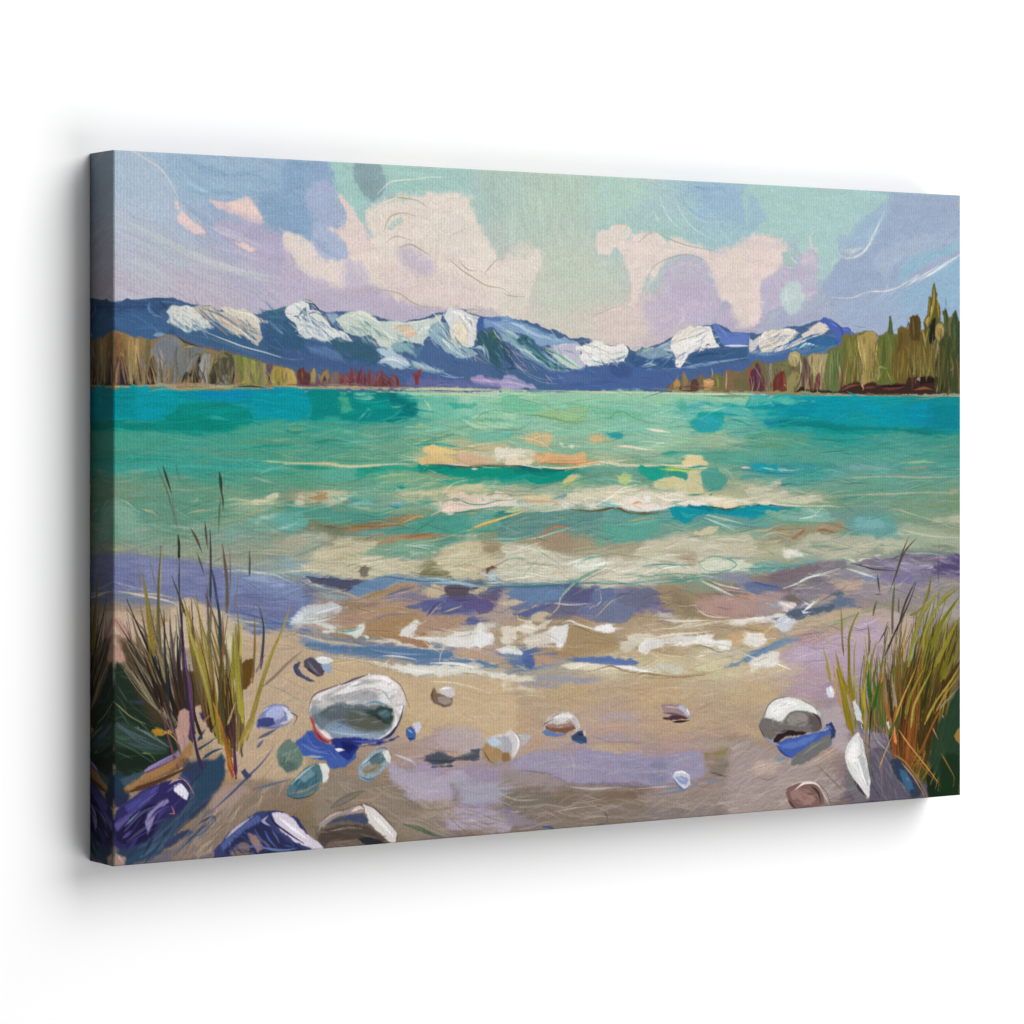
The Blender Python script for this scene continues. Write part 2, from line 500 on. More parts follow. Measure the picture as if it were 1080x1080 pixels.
PAINT = [
('sat',[.68],[]),
('rag',[.8],[]),
('D',[0,46,9,.5],[-66,-54,1246,-130,1246,255,-66,262]),
('D',[55,50,10,.35],[0,-8,68,-1,108,53,136,98,90,94,34,41,0,32]),
('D',[25,60,10,.15],[-11,57,68,75,231,126,231,167,-11,172]),
('D',[10,50,10,.3],[73,-2,267,-6,267,26,207,39,90,43]),
('D',[70,40,10,.4],[207,23,279,-1,304,82,279,109,243,94]),
('D',[85,45,10,.35],[454,-9,666,-8,639,159,506,129]),
('D',[30,24,8,1],[316,29,454,23,532,107,532,161,353,165,291,103]),
('D',[30,22,8,1],[625,60,778,44,907,73,893,154,778,168,666,170]),
('D',[-35,60,10,.18],[982,48,1104,-4,1198,-8,1198,160,982,152]),
('field',['A3C4DA A4C3DA B4C2D6 B5BDD2 BDB2C6 96BAD8 ACC0D8 AEBCD6 B9C2CE BEB3C6 BCB9C8 BFACC4 94B9D8 8DB0D6 9AB2D6 7FA9D0 7CA3CE A0B3D8 8CA8D6 BFAEC8 AFAFD2 B6B0CC C0ADC2 BEACC2 C4B4C0 CDBBBC A8C8BC 9CCDC2 98CCC0 93C7C4 B0CCB8 AFCBB6 BCCBB5 CBCAB4 D2C8B6 D8C6B8 A8CFC0 A0CBC4 A3C8CC 9AC4CC 8DBAD8 8FBBD6 97C4CC 9CCCC4 D2BFB6 C9B6BE 9ECCC4 9DCAC8 9CCCC6 9CC9CA 97C2CC 9ABBD2 93B5CE 93B3C6 98B4CC 93A8CC 96ACCE 92AFD0 96B0D0 85B8D2 84B4D6 88B0D8 98AACC A2AACC B0A6C6 B4AFCA A4B4C8 A4A8CA',0,330,1,1,3.2],[6,7,34,31,11,72,11,107,11,142,90,13,56,60,68,90,45,116,90,140,125,124,125,159,183,19,148,46,125,72,207,64,243,32,279,83,255,63,207,137,148,99,183,101,291,156,365,159,428,163,506,173,480,11,416,3,365,16,297,30,532,42,585,18,585,105,585,160,545,139,612,187,639,16,666,42,721,29,749,11,785,15,835,19,806,65,721,62,653,176,721,180,893,34,864,6,952,26,952,84,1012,18,1012,52,1088,26,1166,23,1174,53,1012,117,1012,82,1088,91,1111,67,1174,83,1166,113,1135,137,1042,151,952,164,835,155,907,108,937,130,922,171]),
('A',[7000,1,.01,.7,0,340,.12,3],[]),
('F',['96BCDA',.6,6],[392,1,731,35,2428,28,2609,208,2368,737,2368,841,2070,748,1833,602,1621,435,1190,473,960,502,788,539,652,292]),
('F',['7FA8D0',.75,5],[1621,404,2070,127,2609,20,2694,256,2428,475,2332,739,2332,863,2070,768,1892,651,1715,472]),
('F',['8EB6D8',.6,4],[618,41,1017,2,1364,159,1951,112,2428,28,2428,91,2070,334,1621,394,1248,429,903,433,731,288]),
('F',['A8C0DA',.7,5],[0,20,335,4,584,194,731,440,754,642,652,797,448,653,0,570]),
('S',['86AED2',4,.5],[725,30,954,268,1313,411,1728,394,2096,287]),
('S',['A4CAE0',3,.6],[649,124,852,295,1158,417,1520,448,1833,390]),
('S',['7CA6CE',5,.5],[852,24,1107,170,1468,200,1833,115]),
('S',['A0C4DC',4,.6],[1056,241,1313,343,1676,373,2043,289]),
('S',['7CA8D2',5,.5],[750,411,852,542,1107,714,1364,818]),
('S',['CFD0D6',1.6,.8],[348,70,548,173,675,325,750,456]),
('S',['C8C0C8',3,.7],[223,5,323,49,373,80]),
('F',['EFC8C4',.95,1.5],[745,468,776,568,877,677,1005,762,1120,838,979,849,826,769,763,737,771,613,725,592]),
('F',['E7C2C4',.95,1.5],[1107,483,1313,490,1468,462,1598,429,1702,509,1780,621,1833,710,1702,715,1520,653,1313,593]),
('F',['F2CDBE',.9,1.5],[1313,524,1494,472,1598,440,1663,534,1754,599,1650,637,1468,587]),
('F',['F0CABE',.85,1.5],[1455,924,1572,936,1741,1011,1624,1019]),
('S',['D9BCC8',5,.7],[1287,820,1572,925,1833,1008,2096,1092]),
('F',['B6A9CE',.8,5],[1184,711,1468,701,1728,714,1964,797,2202,996,2255,1179,2202,1296,1885,1190,1520,1018,1287,889]),
('S',['C5C0D0',8,.6],[1107,759,1468,860,1780,964]),
('F',['7FA6D0',.8,2.5],[1780,415,2096,379,2306,463,2306,809,1990,751,1859,686,1754,576]),
('S',['BFC9CC',6,.7],[49,752,298,810,624,955,954,1103,1313,1206,1728,1308,2096,1368]),
('S',['C4CACC',4,.7],[599,911,1107,1121,1572,1244,2096,1299]),
('S',['B6B4CE',7,.5],[25,975,498,1139,1056,1348,1468,1474]),
('S',['BDB6CC',7,.5],[954,945,1468,1019,2043,1185,2255,1271]),
('S',['A9A3B8',1,.6],[323,1139,649,1139]),
('L',['B0A8C0',1,.5],[1313,1160,1833,1374,2096,1460]),
('F',['7FA8D2',.8,3],[2070,-11,2308,24,2602,34,2643,125,2415,389,2361,576,2468,711,2602,799,2468,850,2308,809,2175,767,2070,759]),
('F',['89ABD4',.8,3],[2335,46,2602,11,2697,53,2710,284,2468,271,2335,369,2322,162]),
('F',['A2B4DA',.9,3],[2361,322,2522,223,2710,284,2818,466,2872,603,2845,767,2683,726,2549,708,2442,619,2361,484]),
('F',['A9B9DC',.9,3],[2442,665,2656,727,2791,862,2872,976,2899,1080,2602,1088,2468,988,2415,828]),
('S',['8AA8D4',6,.6],[2415,805,2602,984,2872,1069]),
('S',['7FA4D0',7,.6],[2149,55,2228,397,2415,713]),
('F',['98CEC4',.95,3],[2629,10,2954,-5,2981,250,3144,453,3117,548,3172,756,3254,835,3144,874,3008,668,2791,397,2697,239,2697,99]),
('F',['E9CDC4',.97,2],[2697,273,2818,396,2954,531,3076,689,3172,826,3254,870,3144,967,2954,1113,2872,1069,2845,884,2602,729,2737,725,2845,674,2845,558,2764,422]),
('F',['E6D2C6',.97,2.5],[2070,794,2228,800,2361,876,2468,988,2602,1088,2872,1092,2872,1255,2764,1444,2602,1401,2388,1291,2228,1180,2149,1021,2070,955]),
('F',['C9B8CE',.9,5],[2070,1001,2175,1066,2228,1203,2549,1310,2764,1444,2549,1541,2070,1552]),
('F',['BDAFCA',.9,6],[2070,1552,2070,1184,2228,1180,2388,1314,2602,1355,2872,1441,3199,1434,3529,1520,3807,1585,4257,1575,3975,1747,3364,1758,2602,1656]),
('F',['84A9B0',.97,1.6],[2940,-28,3254,-43,3336,94,3369,210,3309,377,3199,423,3076,362,2981,226,2948,88]),
('F',['7FA0AC',.6,3],[2994,16,3144,-14,3226,146,3199,334,3090,315]),
('F',['E7D5C4',.97,4],[3112,525,3226,450,3419,372,3585,318,3807,333,3947,292,4144,308,4370,310,4484,306,4498,496,4627,635,4684,776,4827,915,4856,1011,5001,1006,5059,1053,5056,1558,4541,1569,3975,1569,3696,1540,3364,1406,3144,1295,2954,1183,2899,1091,3008,995,3226,848,3131,711,3103,595]),
('F',['E9D9C8',.8,5],[3975,326,4427,320,4541,542,4627,778,4827,1011,4684,1207,4313,1027,4144,747,3975,563]),
('F',['E8D2C4',.7,6],[2899,1022,3199,919,3474,1098,3696,1280,3975,1415,3585,1495,3254,1385,2981,1206]),
('F',['D8C0C0',.5,10],[3254,1175,3975,1131,4541,1306,4827,1491,3975,1557,3529,1473]),
('F',['C6B4CC',.85,6],[3502,956,3696,903,3947,1014,4017,1130,3947,1227,3751,1208,3557,1072]),
('F',['CBBBD0',.8,5],[2845,1093,3035,1111,3144,1248,3090,1389,2899,1441,2818,1303]),
('F',['D8D0C8',.4,14],[3975,563,4257,386,4541,781,4398,1024,4144,937]),
('F',['9CCCC2',.85,1.6],[3364,726,3446,653,3557,578,3626,611,3585,648,3446,712]),
('F',['BFCFC4',.6,3],[3199,474,3529,344,3919,423,3696,408,3474,417]),
('S',['BEB08F',1.3,.7],[3336,750,3419,583,3585,530,3751,559]),
('S',['A9A890',1.2,.8],[3226,497,3419,372,3640,368,3807,392,3891,448]),
('S',['CDBEA2',1.2,.6],[3364,867,3502,792,3696,833]),
('S',['A9A48E',1.3,.7],[3543,920,3696,880,3919,979]),
('S',['BBAA90',1.2,.7],[3254,1385,3529,1426,3696,1516,3863,1572,4087,1574]),
('S',['C3AFA0',1.2,.6],[4172,841,4228,768,4398,690,4498,692]),
('S',['B8A48E',1.3,.8],[4200,1025,4370,1144,4541,1235,4713,1314,4943,1344,5030,1415]),
('S',['BBA894',1.1,.7],[4342,1049,4455,1142,4575,1150]),
('S',['BBA894',1.1,.6],[4670,1184,4770,1085,4856,999]),
('S',['C9B8A8',1.2,.6],[4101,463,4200,353,4342,335]),
('S',['CDBAB0',1.1,.6],[2954,1043,3035,971,3364,925]),
('S',['C0A89E',1.1,.6],[3268,1245,3391,1223]),
('S',['DCE6D8',1.6,.7],[3254,332,3419,196,3585,165,3751,146,3947,114,4087,108]),
('S',['8AB0A8',1,.6],[3419,208,3585,182,3919,130]),
('S',['90B8AE',1,.6],[3696,279,3919,257,4031,210,4200,227]),
('S',['D5E2D6',1.4,.5],[3696,295,3947,268]),
('S',['A8DCD0',5,.5],[3364,69,3696,102,4031,63]),
('S',['A4C8CA',8,.4],[4627,61,4598,349,4713,632]),
('F',['BECDB6',.7,10],[5277,1119,5747,790,6344,991,6586,1083,6708,1277,6586,1477,6164,1486,5806,1591,5394,1503]),
('F',['A9D2C0',.7,6],[6314,11,6830,13,7014,179,6830,285,6586,442,6405,523,6344,255]),
('F',['E2D4C4',.97,2.5],[4928,1008,5102,955,5248,975,5306,877,5408,873,5458,1017,5423,1163,5335,1311,5248,1506,5102,1654,4928,1705]),
('F',['D8D2BC',.7,5],[4986,959,5131,834,5306,804,5364,875,5248,975]),
('F',['DAD0BE',.8,5],[4928,1441,5218,1458,5335,1601,5688,1812,5511,1840,5218,1724,4928,1681]),
('F',['CFC8B8',.8,10],[5277,1602,5806,1591,6224,1632,6284,1827,5806,1883,5452,1816]),
('F',['E6D4C6',.97,2],[6224,799,6254,651,6405,646,6465,570,6586,529,6708,561,6708,685,6647,785,6617,885,6526,814,6465,865,6405,916,6284,895]),
('F',['E6D0C4',.97,4],[6617,934,6632,786,6739,684,6953,615,7106,622,7230,717,7261,815,7199,917,7076,1020,6983,1121,6891,1322,6769,1522,6708,1573,6739,1276,6678,1080]),
('F',['E3D2C2',.97,4],[7230,816,7323,664,7510,683,7635,754,7823,773,8012,867,8497,878,8497,1385,8076,1394,7949,1146,7760,900,7478,884,7261,940,7137,1068,7014,1269,7014,1071,7168,918]),
('F',['E4C8C0',.8,6],[7823,823,8497,878,8497,1435,8012,1295,7949,1096]),
('F',['DCC6BC',.9,6],[6224,1607,6526,1527,6739,1474,6953,1370,7137,1465,7014,1815,6586,1920,6224,1828]),
('F',['C4B2CC',.8,9],[7168,1166,7230,1015,7385,911,7541,877,7760,925,7886,1047,7965,1246,8012,1446,7886,1599,7510,1557,7323,1411,7199,1290]),
('F',['BBA9C8',.6,12],[7292,1262,7572,1181,7886,1248,7949,1397,7635,1429,7354,1386]),
('F',['C2B0D0',.7,8],[6891,1421,7261,1363,7572,1456,7886,1549,8497,1461,8497,1638,7886,1675,7510,1707,7261,1811,7014,1765]),
('S',['CDBCC8',5,.6],[7292,1063,7541,982,7823,1049]),
('S',['D9C6CC',6,.5],[7447,1483,7510,1607,7416,1708]),
('F',['9CC6C0',.8,2],[7137,596,7292,566,7510,658,7635,704,7510,683,7323,664,7261,716]),
('S',['BFB19C',1.1,.7],[6845,754,6983,651,7106,622]),
('S',['C0B09C',1.2,.7],[6983,1146,7076,1020,7292,926,7572,876,7823,948,7917,1096]),
('S',['A8B0A0',1,.7],[6465,570,6586,541,6708,566]),
('S',['BEB09C',1,.7],[7230,816,7385,812,7447,860]),
('S',['B2B09C',1.1,.7],[7076,598,7199,668,7416,736,7635,779,7949,819]),
('S',['C4B39E',1,.7],[6800,1324,6953,1271]),
('S',['9CC0BC',1.2,.6],[6556,271,6708,167,6891,208,6983,304]),
('S',['8EB8B4',1.1,.6],[6647,391,6769,362]),
('S',['BFC8A8',2,.8],[6861,61,6983,2,7137,12,7106,38,6983,31]),
('S',['B8D8D4',2.5,.7],[7137,50,7168,272,7323,490,7572,631]),
('S',['D8E0BC',2,.6],[7076,399,7137,521]),
('S',['C0DADC',2.5,.5],[7323,42,7416,312,7635,554,7949,693]),
('S',['8CB4D8',5,.6],[7447,61,7510,258,7760,424,8139,435]),
('S',['7FAAD2',6,.6],[7635,53,7823,96,8139,57]),
('S',['A2C6DC',4,.5],[7510,308,7823,472,8497,422]),
('S',['B09C90',1,.7],[4928,1393,5044,1424,5218,1429]),
('S',['CBBBA8',1,.6],[5277,1312,5364,1213]),
('S',['BCA898',1,.6],[6194,1632,6465,1529,6541,1515]),
('S',['BCA898',1,.6],[6617,1489,6769,1535]),
('S',['E8D8CC',2,.6],[6224,1595,6526,1540,6708,1474]),
('F',['E2CCBE',.9,6],[8174,784,8490,638,8853,603,9073,756,9102,905,8853,1027,8635,1204,8606,1604,8346,1723,8231,1555,8131,1217,8088,934]),
('F',['90B8DA',.6,6],[7946,147,8490,125,8606,349,8490,524,8203,477,7946,373]),
('F',['9DCCC6',.9,3],[8490,17,9732,16,10607,32,10539,192,10268,410,10032,574,9865,553,9832,761,9898,862,9765,1021,9699,1126,9566,1078,9566,898,9302,829,9236,651,9073,631,8813,589,8683,593,8490,625]),
('F',['8FB9D4',.8,4],[8490,144,8683,288,8780,412,8683,466,8490,625]),
('F',['E7CDC4',.95,4],[8490,676,8683,619,8878,638,9024,709,9089,771,8991,800,8991,940,8910,1019,8780,1073,8683,1152,8651,1305,8683,1508,8619,1648,8490,1651]),
('F',['D8C4C4',.6,4],[8490,676,8878,625,9073,759,8683,746]),
('F',['9CC0BE',.9,1.5],[8991,812,9106,783,9220,908,9204,990,9040,977,8991,914]),
('S',['E3C6C4',1.6,.9],[9122,847,9187,909,9230,933]),
('S',['E3C6C4',1.6,.9],[9024,977,9220,992]),
('F',['BDB2CC',.85,4],[8683,1203,8943,1069,9236,984,9302,829,9467,772,9566,872,9533,1130,9533,1310,9335,1392,8975,1451,8683,1508,8683,1355]),
('F',['D2BED0',.8,4],[9302,931,9368,775,9467,824,9500,900,9401,954]),
('F',['B7D2CE',.95,3],[8975,1247,9106,1141,9220,1151,9302,1239,9328,1366,9253,1496,9138,1575,9040,1500,8975,1374]),
('S',['CFD8D4',3,.6],[9073,1219,9040,1347,9106,1448]),
('S',['D0B8CC',3,.7],[9335,1340,9533,1259]),
('S',['D0B8CC',2.5,.6],[8683,1558,8943,1451,9236,1343]),
('F',['A2C8C8',.8,3],[9566,898,9798,814,9765,1021,9599,1128]),
('S',['E8CFCC',2.4,.95],[9483,541,9417,607,9434,696,9516,758,9616,742]),
('S',['E8D8D0',1,.8],[8490,688,8619,608,8845,595,8975,660,9089,771]),
('S',['C8D0C8',1,.8],[8506,650,8651,493,8732,465,8813,538]),
('F',['93B6D4',.9,4],[10032,599,10201,386,10471,220,10675,134,10607,319,10471,533,10336,667,10133,726,9932,680]),
('F',['93A9CE',.92,5],[9898,862,10268,774,10505,532,10675,265,10881,21,11505,22,11866,34,11866,592,11226,718,10881,886,10812,1097,10336,1239,9798,1330,9599,1231,9732,1048]),
('F',['A2B6D2',.7,5],[10471,793,10881,598,11365,503,11856,513,11856,592,11157,746,10812,862,10607,1102]),
('S',['D0DCDC',3,.9],[9848,657,9865,786,9999,846,10201,802,10336,693,10471,481,10607,241,10675,56]),
('S',['C8CFCC',6,.7],[9898,733,10066,767,10268,709]),
('S',['D8E0D4',1.6,.8],[9748,1021,9798,891,9932,835]),
('S',['9AAAC0',1,.7],[9965,822,10201,750,10302,669]),
('F',['84B8D4',.9,4],[10881,1095,10950,884,11261,743,11866,605,11866,751,11505,842,11157,983]),
('F',['A2A4CC',.8,2.5],[11088,1011,11365,872,11715,756,11866,672,11866,738,11505,868,11261,1007]),
('S',['E9EDE4',3.6,.97],[11866,738,11575,892,11330,1018,11157,1088]),
('S',['E8E0DC',2,.95],[10950,1172,11157,1062,11505,894]),
('S',['E6D4D8',1.8,.95],[10066,1337,10336,1252,10641,1232,10881,1161,11157,1023]),
('S',['D0CCD8',1.2,.9],[9765,1331,10066,1331,10336,1265]),
('F',['86B4D6',.8,8],[10881,1253,11365,1057,11866,831,11866,1389,11505,1291,11019,1407]),
('F',['96AED4',.6,8],[9865,1432,10607,1363,10812,1621,10607,1729,10133,1685]),
('S',['C2A49C',2,.8],[11866,8,11821,89,11856,167]),
('S',['B6B2B8',3,.6],[9566,10,9732,29,9782,118]),
('A',[7000,.45,.008,.25,0,340,.08,4],[]),
('R',[40,5,40,10,60,'EAD8CA,E6CFC2,DCC8BE,EADACC,D8C4C0',.5,221],[631,80,671,64,708,65,782,80,850,98,808,139,776,90,726,101,701,142,683,152,671,108]),
('R',[26,5,44,-10,40,'C8B6CC,BBA9C8,CDBCC8,C0B0CC',.5,222],[701,142,726,106,757,91,782,105,801,150,751,171,708,171]),
('R',[60,5,44,20,60,'EAD9C8,E6D0C2,E0CAC0,E9DACA,DCC8BC',.45,223],[314,55,358,34,443,33,471,78,500,110,483,140,398,146,314,120,325,92]),
('R',[14,4,40,40,20,'DCC6C0,E6CCC2,C8B8CC',.6,224],[271,38,314,76,309,106,287,107,284,79]),
('R',[24,5,60,14,14,'7FA6D0,8EB4D6,76A0CC,9CBCDC',.5,225],[75,3,226,0,226,67,183,41,111,44,85,36]),
('W',[66,26,10,60,.07,.45,201],[316,18,454,23,532,107,532,161,378,164,291,103]),
('W',[54,24,10,60,.07,.45,202],[639,65,778,44,907,73,893,154,778,173,666,175]),
('W',[36,60,40,30,.04,.4,203],[11,12,304,8,304,113,11,142]),
('W',[30,50,-30,25,.04,.4,204],[937,3,1174,17,1174,136,952,153]),
('F',['F0CABE',.9,1.2],[1455,924,1572,936,1741,1011,1624,1019]),
('S',['D0CCD4',2,.9],[223,5,373,80,548,173,675,325,750,456]),
('S',['B5A688',1.5,.8],[3336,750,3419,583,3585,530,3751,559]),
('S',['A9A488',1.4,.8],[3226,497,3419,372,3640,368,3807,392,3891,448]),
('S',['A8A088',1.4,.8],[3543,920,3696,880,3919,979]),
('S',['B8A890',1.3,.8],[3364,867,3502,792,3696,833]),
('S',['B5A488',1.4,.85],[4200,1025,4370,1144,4541,1235,4713,1314,4943,1344,5030,1415]),
('S',['B5A488',1.3,.8],[4342,1049,4455,1142,4575,1150]),
('S',['B5A488',1.3,.8],[4670,1184,4770,1085,4856,999]),
('S',['DCE6D8',1.6,.8],[3254,332,3419,196,3585,165,3751,146,3947,114,4087,108]),
('S',['B8A890',1.3,.8],[3254,1385,3529,1426,3696,1516,3863,1572,4087,1574]),
('S',['F0E0D0',2,.7],[3144,593,3336,422,3585,342]),
('S',['B5A894',1.3,.8],[6983,1146,7076,1020,7292,926,7572,876,7823,948,7917,1096]),
('S',['B8A890',1.2,.8],[6845,754,6983,651,7106,622]),
('S',['A8A088',1.2,.8],[7076,598,7199,668,7416,736,7635,779,7949,819]),
('S',['B0A090',1.2,.8],[4928,1393,5044,1424,5218,1429]),
('S',['B8A898',1.2,.8],[6194,1632,6465,1529,6541,1515]),
('rag',[.9],[]),
('sat',[.74],[]),
('f',['3F6396',1,.8],[-22,1600,335,1562,675,1545,1133,1646,1774,1684,2070,1627,2308,1549,2609,1668,3035,1638,3529,1755,3779,1708,4285,1580,4670,1659,5255,1691,5851,1877,6390,1945,6800,2006,7214,1911,7635,1736,7989,1673,8274,1781,8635,1798,9073,1710,9636,1608,10116,1750,10573,1919,11868,1960,11868,2498,-22,2540]),
('F',['2F5486',1,1],[-295,1615,0,1598,298,1573,548,1554,700,1582,649,1651,548,1698,599,1831,750,1896,649,1965,298,1948,0,1887]),
('F',['2C4C80',.9,2],[0,1664,124,1628,373,1612,398,1701,298,1725,99,1729]),
('F',['35649A',.9,3],[0,1753,149,1706,398,1701,548,1743,649,1853,624,1966,498,1990,298,1971,124,1907,0,1864]),
('S',['5B82B0',4,.9],[423,1588,410,1656,473,1722,574,1753]),
('S',['4574A6',3,.9],[498,1598,649,1583,852,1601,1005,1632]),
('S',['27466F',3,.8],[523,1575,624,1651,599,1719]),
('S',['8AA4C4',4,.8],[461,1946,548,1933,624,1939]),
('S',['33507A',1.5,.9],[0,1598,298,1573,498,1555,725,1577,954,1622,1158,1617]),
('F',['36618F',1,2],[649,1842,954,1893,1261,1865,1520,1929,1728,2017,1833,1901,1780,1741,2096,1758,2306,1916,2306,2262,2096,2241,1833,2175,1468,2112,1184,2047,852,1962]),
('F',['2F5886',.8,4],[1833,1786,1990,1898,2255,2055,2306,2239,2096,2218,1938,2174,1833,2015]),
('S',['4C7BA4',3,.7],[1833,1740,1990,1875,2202,1987,2306,2031]),
('S',['7D9FC0',1.2,.8],[1885,1762,2043,1897,2255,1997,2306,2015]),
('S',['457098',5,.7],[954,1938,1313,2000,1624,2109,1833,2164]),
('S',['31618F',5,.7],[1158,1889,1468,1975,1728,2085]),
('S',['C9D3D6',1.4,.9],[1081,1895,1313,1973,1572,2053,1833,2111,2070,2173,2202,2187]),
('S',['2D6E8C',5,.9],[1780,1673,1938,1670,2070,1621,2149,1608]),
('S',['2B7C90',3,.8],[1833,1718,1990,1726,2070,1713]),
('F',['C3CFCB',1,1.2],[599,1686,675,1639,852,1631,954,1644,1030,1711,1158,1810,1184,1843,1056,1873,928,1902,801,1862,675,1830,624,1797,649,1752]),
('F',['DAD8CC',.9,1],[687,1661,903,1641,979,1689,1056,1755,1133,1822,1030,1858,852,1804,725,1762]),
('S',['8FA9A8',1.2,.8],[700,1706,776,1727,725,1762,801,1771]),
('S',['A0B4B4',1.4,.8],[675,1808,801,1850,928,1882]),
('S',['E8E0D0',3,.8],[750,1806,903,1848,1056,1857]),
('F',['D8CFBC',1,1],[1261,1633,1468,1638,1650,1664,1754,1719,1846,1775,1754,1788,1754,1868,1676,1846,1572,1780,1364,1693]),
('F',['C2B6A8',1,1],[954,1640,1107,1630,1313,1682,1468,1747,1650,1835,1754,1891,1793,1947,1728,2028,1650,1984,1520,1917,1416,1908,1261,1819,1107,1754]),
('S',['D98C6C',1.8,.9],[979,1655,1081,1732,1210,1820,1364,1931]),
('S',['D8A080',1.6,.8],[1107,1653,1261,1729,1313,1762]),
('S',['4E7C90',2,.9],[1056,1647,1261,1706,1468,1816,1676,1949,1728,1976]),
('S',['6D94A4',1.6,.9],[1056,1733,1210,1809,1364,1897]),
('S',['3D6C88',2,.9],[1030,1665,1158,1753,1313,1841,1468,1918]),
('S',['E6D9C8',2.2,.9],[1107,1675,1313,1773,1546,1894,1702,2006]),
('S',['EADFCB',3,.9],[1364,1659,1572,1677,1702,1743,1754,1845]),
('S',['A09C8C',1,.8],[1442,1652,1624,1676,1754,1742,1820,1764]),
('S',['E0D8C6',2,.8],[1572,1882,1676,1972,1723,2024]),
('S',['C8A088',1.2,.8],[1287,1642,1056,1620,979,1621]),
('S',['4B7C9C',2,.7],[1494,1815,1624,1870,1780,1924]),
('F',['2C5C84',1,1.5],[2070,1713,2149,1757,2228,1871,2388,1961,2549,2005,2710,2049,2872,2116,3090,2160,3254,2205,3226,2275,2954,2255,2710,2211,2335,2123,2070,2058]),
('F',['3C64A0',.9,4],[2335,1985,2602,2027,2872,2163,3199,2229,3474,2296,3364,2462,2872,2279,2468,2121]),
('F',['5177AC',.8,4],[2388,2053,2602,2050,2818,2140,2954,2208,2737,2211,2468,2145]),
('F',['3C5C96',.9,4],[2070,2058,2388,2122,2872,2233,3199,2299,3144,2346,2737,2280,2335,2262,2070,2241]),
('S',['6A8AB4',1.1,.8],[2070,2173,2175,2183,2308,2174]),
('F',['D9DBD6',1,1],[2070,1644,2149,1585,2282,1547,2361,1569,2388,1637,2495,1635,2576,1703,2629,1772,2737,1839,2872,1907,2954,1987,2764,1960,2629,1980,2468,1948,2308,1939,2228,1848,2175,1780,2070,1713]),
('S',['E8E6DE',4,.9],[2096,1643,2202,1584,2308,1581]),
('S',['41637C',2,.9],[2228,1733,2282,1663,2335,1615,2322,1708]),
('S',['38607C',1.6,.9],[2175,1711,2228,1710,2268,1755]),
('S',['2E5068',2,.9],[2335,1558,2442,1579,2522,1658,2629,1772]),
('S',['8C7C80',1.6,.7],[2308,1524,2388,1533,2468,1578]),
('S',['55788C',2.4,.7],[2348,1684,2468,1659,2549,1704]),
('S',['A6B6C4',3,.8],[2228,1802,2388,1822,2549,1900,2602,1962]),
('S',['B9C6CE',2,.8],[2361,1730,2495,1820,2656,1933]),
('S',['C8A4A4',1.3,.7],[2522,1681,2602,1749,2643,1783]),
('F',['94B2CC',.9,2],[2602,1679,2737,1688,2710,1770,2764,1816,2670,1806]),
('F',['2E5F7C',1,2],[2602,1981,2764,1943,2926,1976,3035,1927,3144,1972,3254,2064,3364,2110,3254,2111,3364,2157,3254,2210,3090,2160,2872,2116,2710,2049]),
('F',['C5D2C6',1,1],[2724,1735,2818,1675,3008,1625,3144,1645,3281,1736,3419,1734,3585,1754,3751,1739,3975,1688,4116,1649,4101,1744,4031,1840,3919,1913,3863,2009,3696,1964,3529,1990,3419,2062,3281,2017,3144,1902,3035,1927,2872,1883,2764,1816]),
('S',['8EB09C',3,.8],[2981,1765,3090,1810,3144,1902]),
('S',['9DB8B0',1.4,.8],[2769,1699,2737,1793,2872,1860,3063,1904]),
('S',['B0BDB0',1.2,.7],[2845,1698,2981,1742,3063,1810]),
('S',['E2E4D4',4,.8],[2872,1697,3035,1659,3172,1715,3309,1782]),
('S',['E4E6DC',3,.8],[3199,1808,3336,1876,3474,1944]),
('S',['D6D8D0',3,.8],[3090,1763,3254,1830,3419,1898]),
('S',['9CB0A4',2,.7],[3226,1831,3364,1899,3419,2015]),
('S',['6C8C98',2,.8],[3144,1902,3254,2018,3419,2039]),
('F',['A8C4D6',1,1.5],[3199,2065,3336,2040,3474,2085,3585,2130,3696,2176,3696,2235,3585,2283,3474,2273,3364,2215,3254,2205,3364,2133]),
('S',['D8E0E4',4,.8],[3281,2181,3446,2156,3612,2224]),
('S',['B9CEDC',3,.8],[3474,2132,3612,2177,3668,2224]),
('S',['86A8C8',3,.8],[3529,2272,3612,2260,3668,2224]),
('F',['7EACB6',1,2],[3446,2015,3585,1966,3751,2010,3807,2080,3779,2152,3640,2083,3502,2085]),
('F',['4979A0',1,2],[3696,2035,3919,2008,4031,2030,4144,2100,4087,2219,3975,2244,3807,2175]),
('F',['E3C096',1,1],[3460,1815,3585,1789,3696,1787,3751,1845,3774,1892,3668,1922,3557,1860]),
('S',['B8A488',1.2,.8],[3474,1803,3640,1781,3724,1810,3774,1892]),
('S',['E8E4D6',3,.8],[3391,1757,3557,1766,3751,1751,3975,1699]),
('S',['DADCD2',3,.8],[3807,1821,3947,1795,4059,1745]),
('S',['A8C0CC',3,.8],[3807,1915,3975,1865,4087,1816]),
('F',['4167A0',1,2],[3863,2009,3975,1948,4144,2052,4313,2133,4427,2132,4598,2189,4770,2307,4827,2379,4541,2357,4144,2290,3863,2269,3751,2199]),
('F',['8CB4BA',.9,2],[3557,2154,3751,2199,3975,2244,4116,2290,4031,2310,3807,2269]),
('S',['A8C2CC',3,.8],[3696,2176,3863,2245,4087,2290]),
('S',['7D9CC0',3,.8],[3585,2248,3807,2281,4144,2325,4370,2359]),
('F',['D5D8D8',1,1],[4101,1661,4186,1596,4285,1570,4370,1608,4512,1641,4627,1663,4584,1736,4569,1879,4541,1999,4455,2024,4342,2002,4257,1932,4200,1838,4172,1743]),
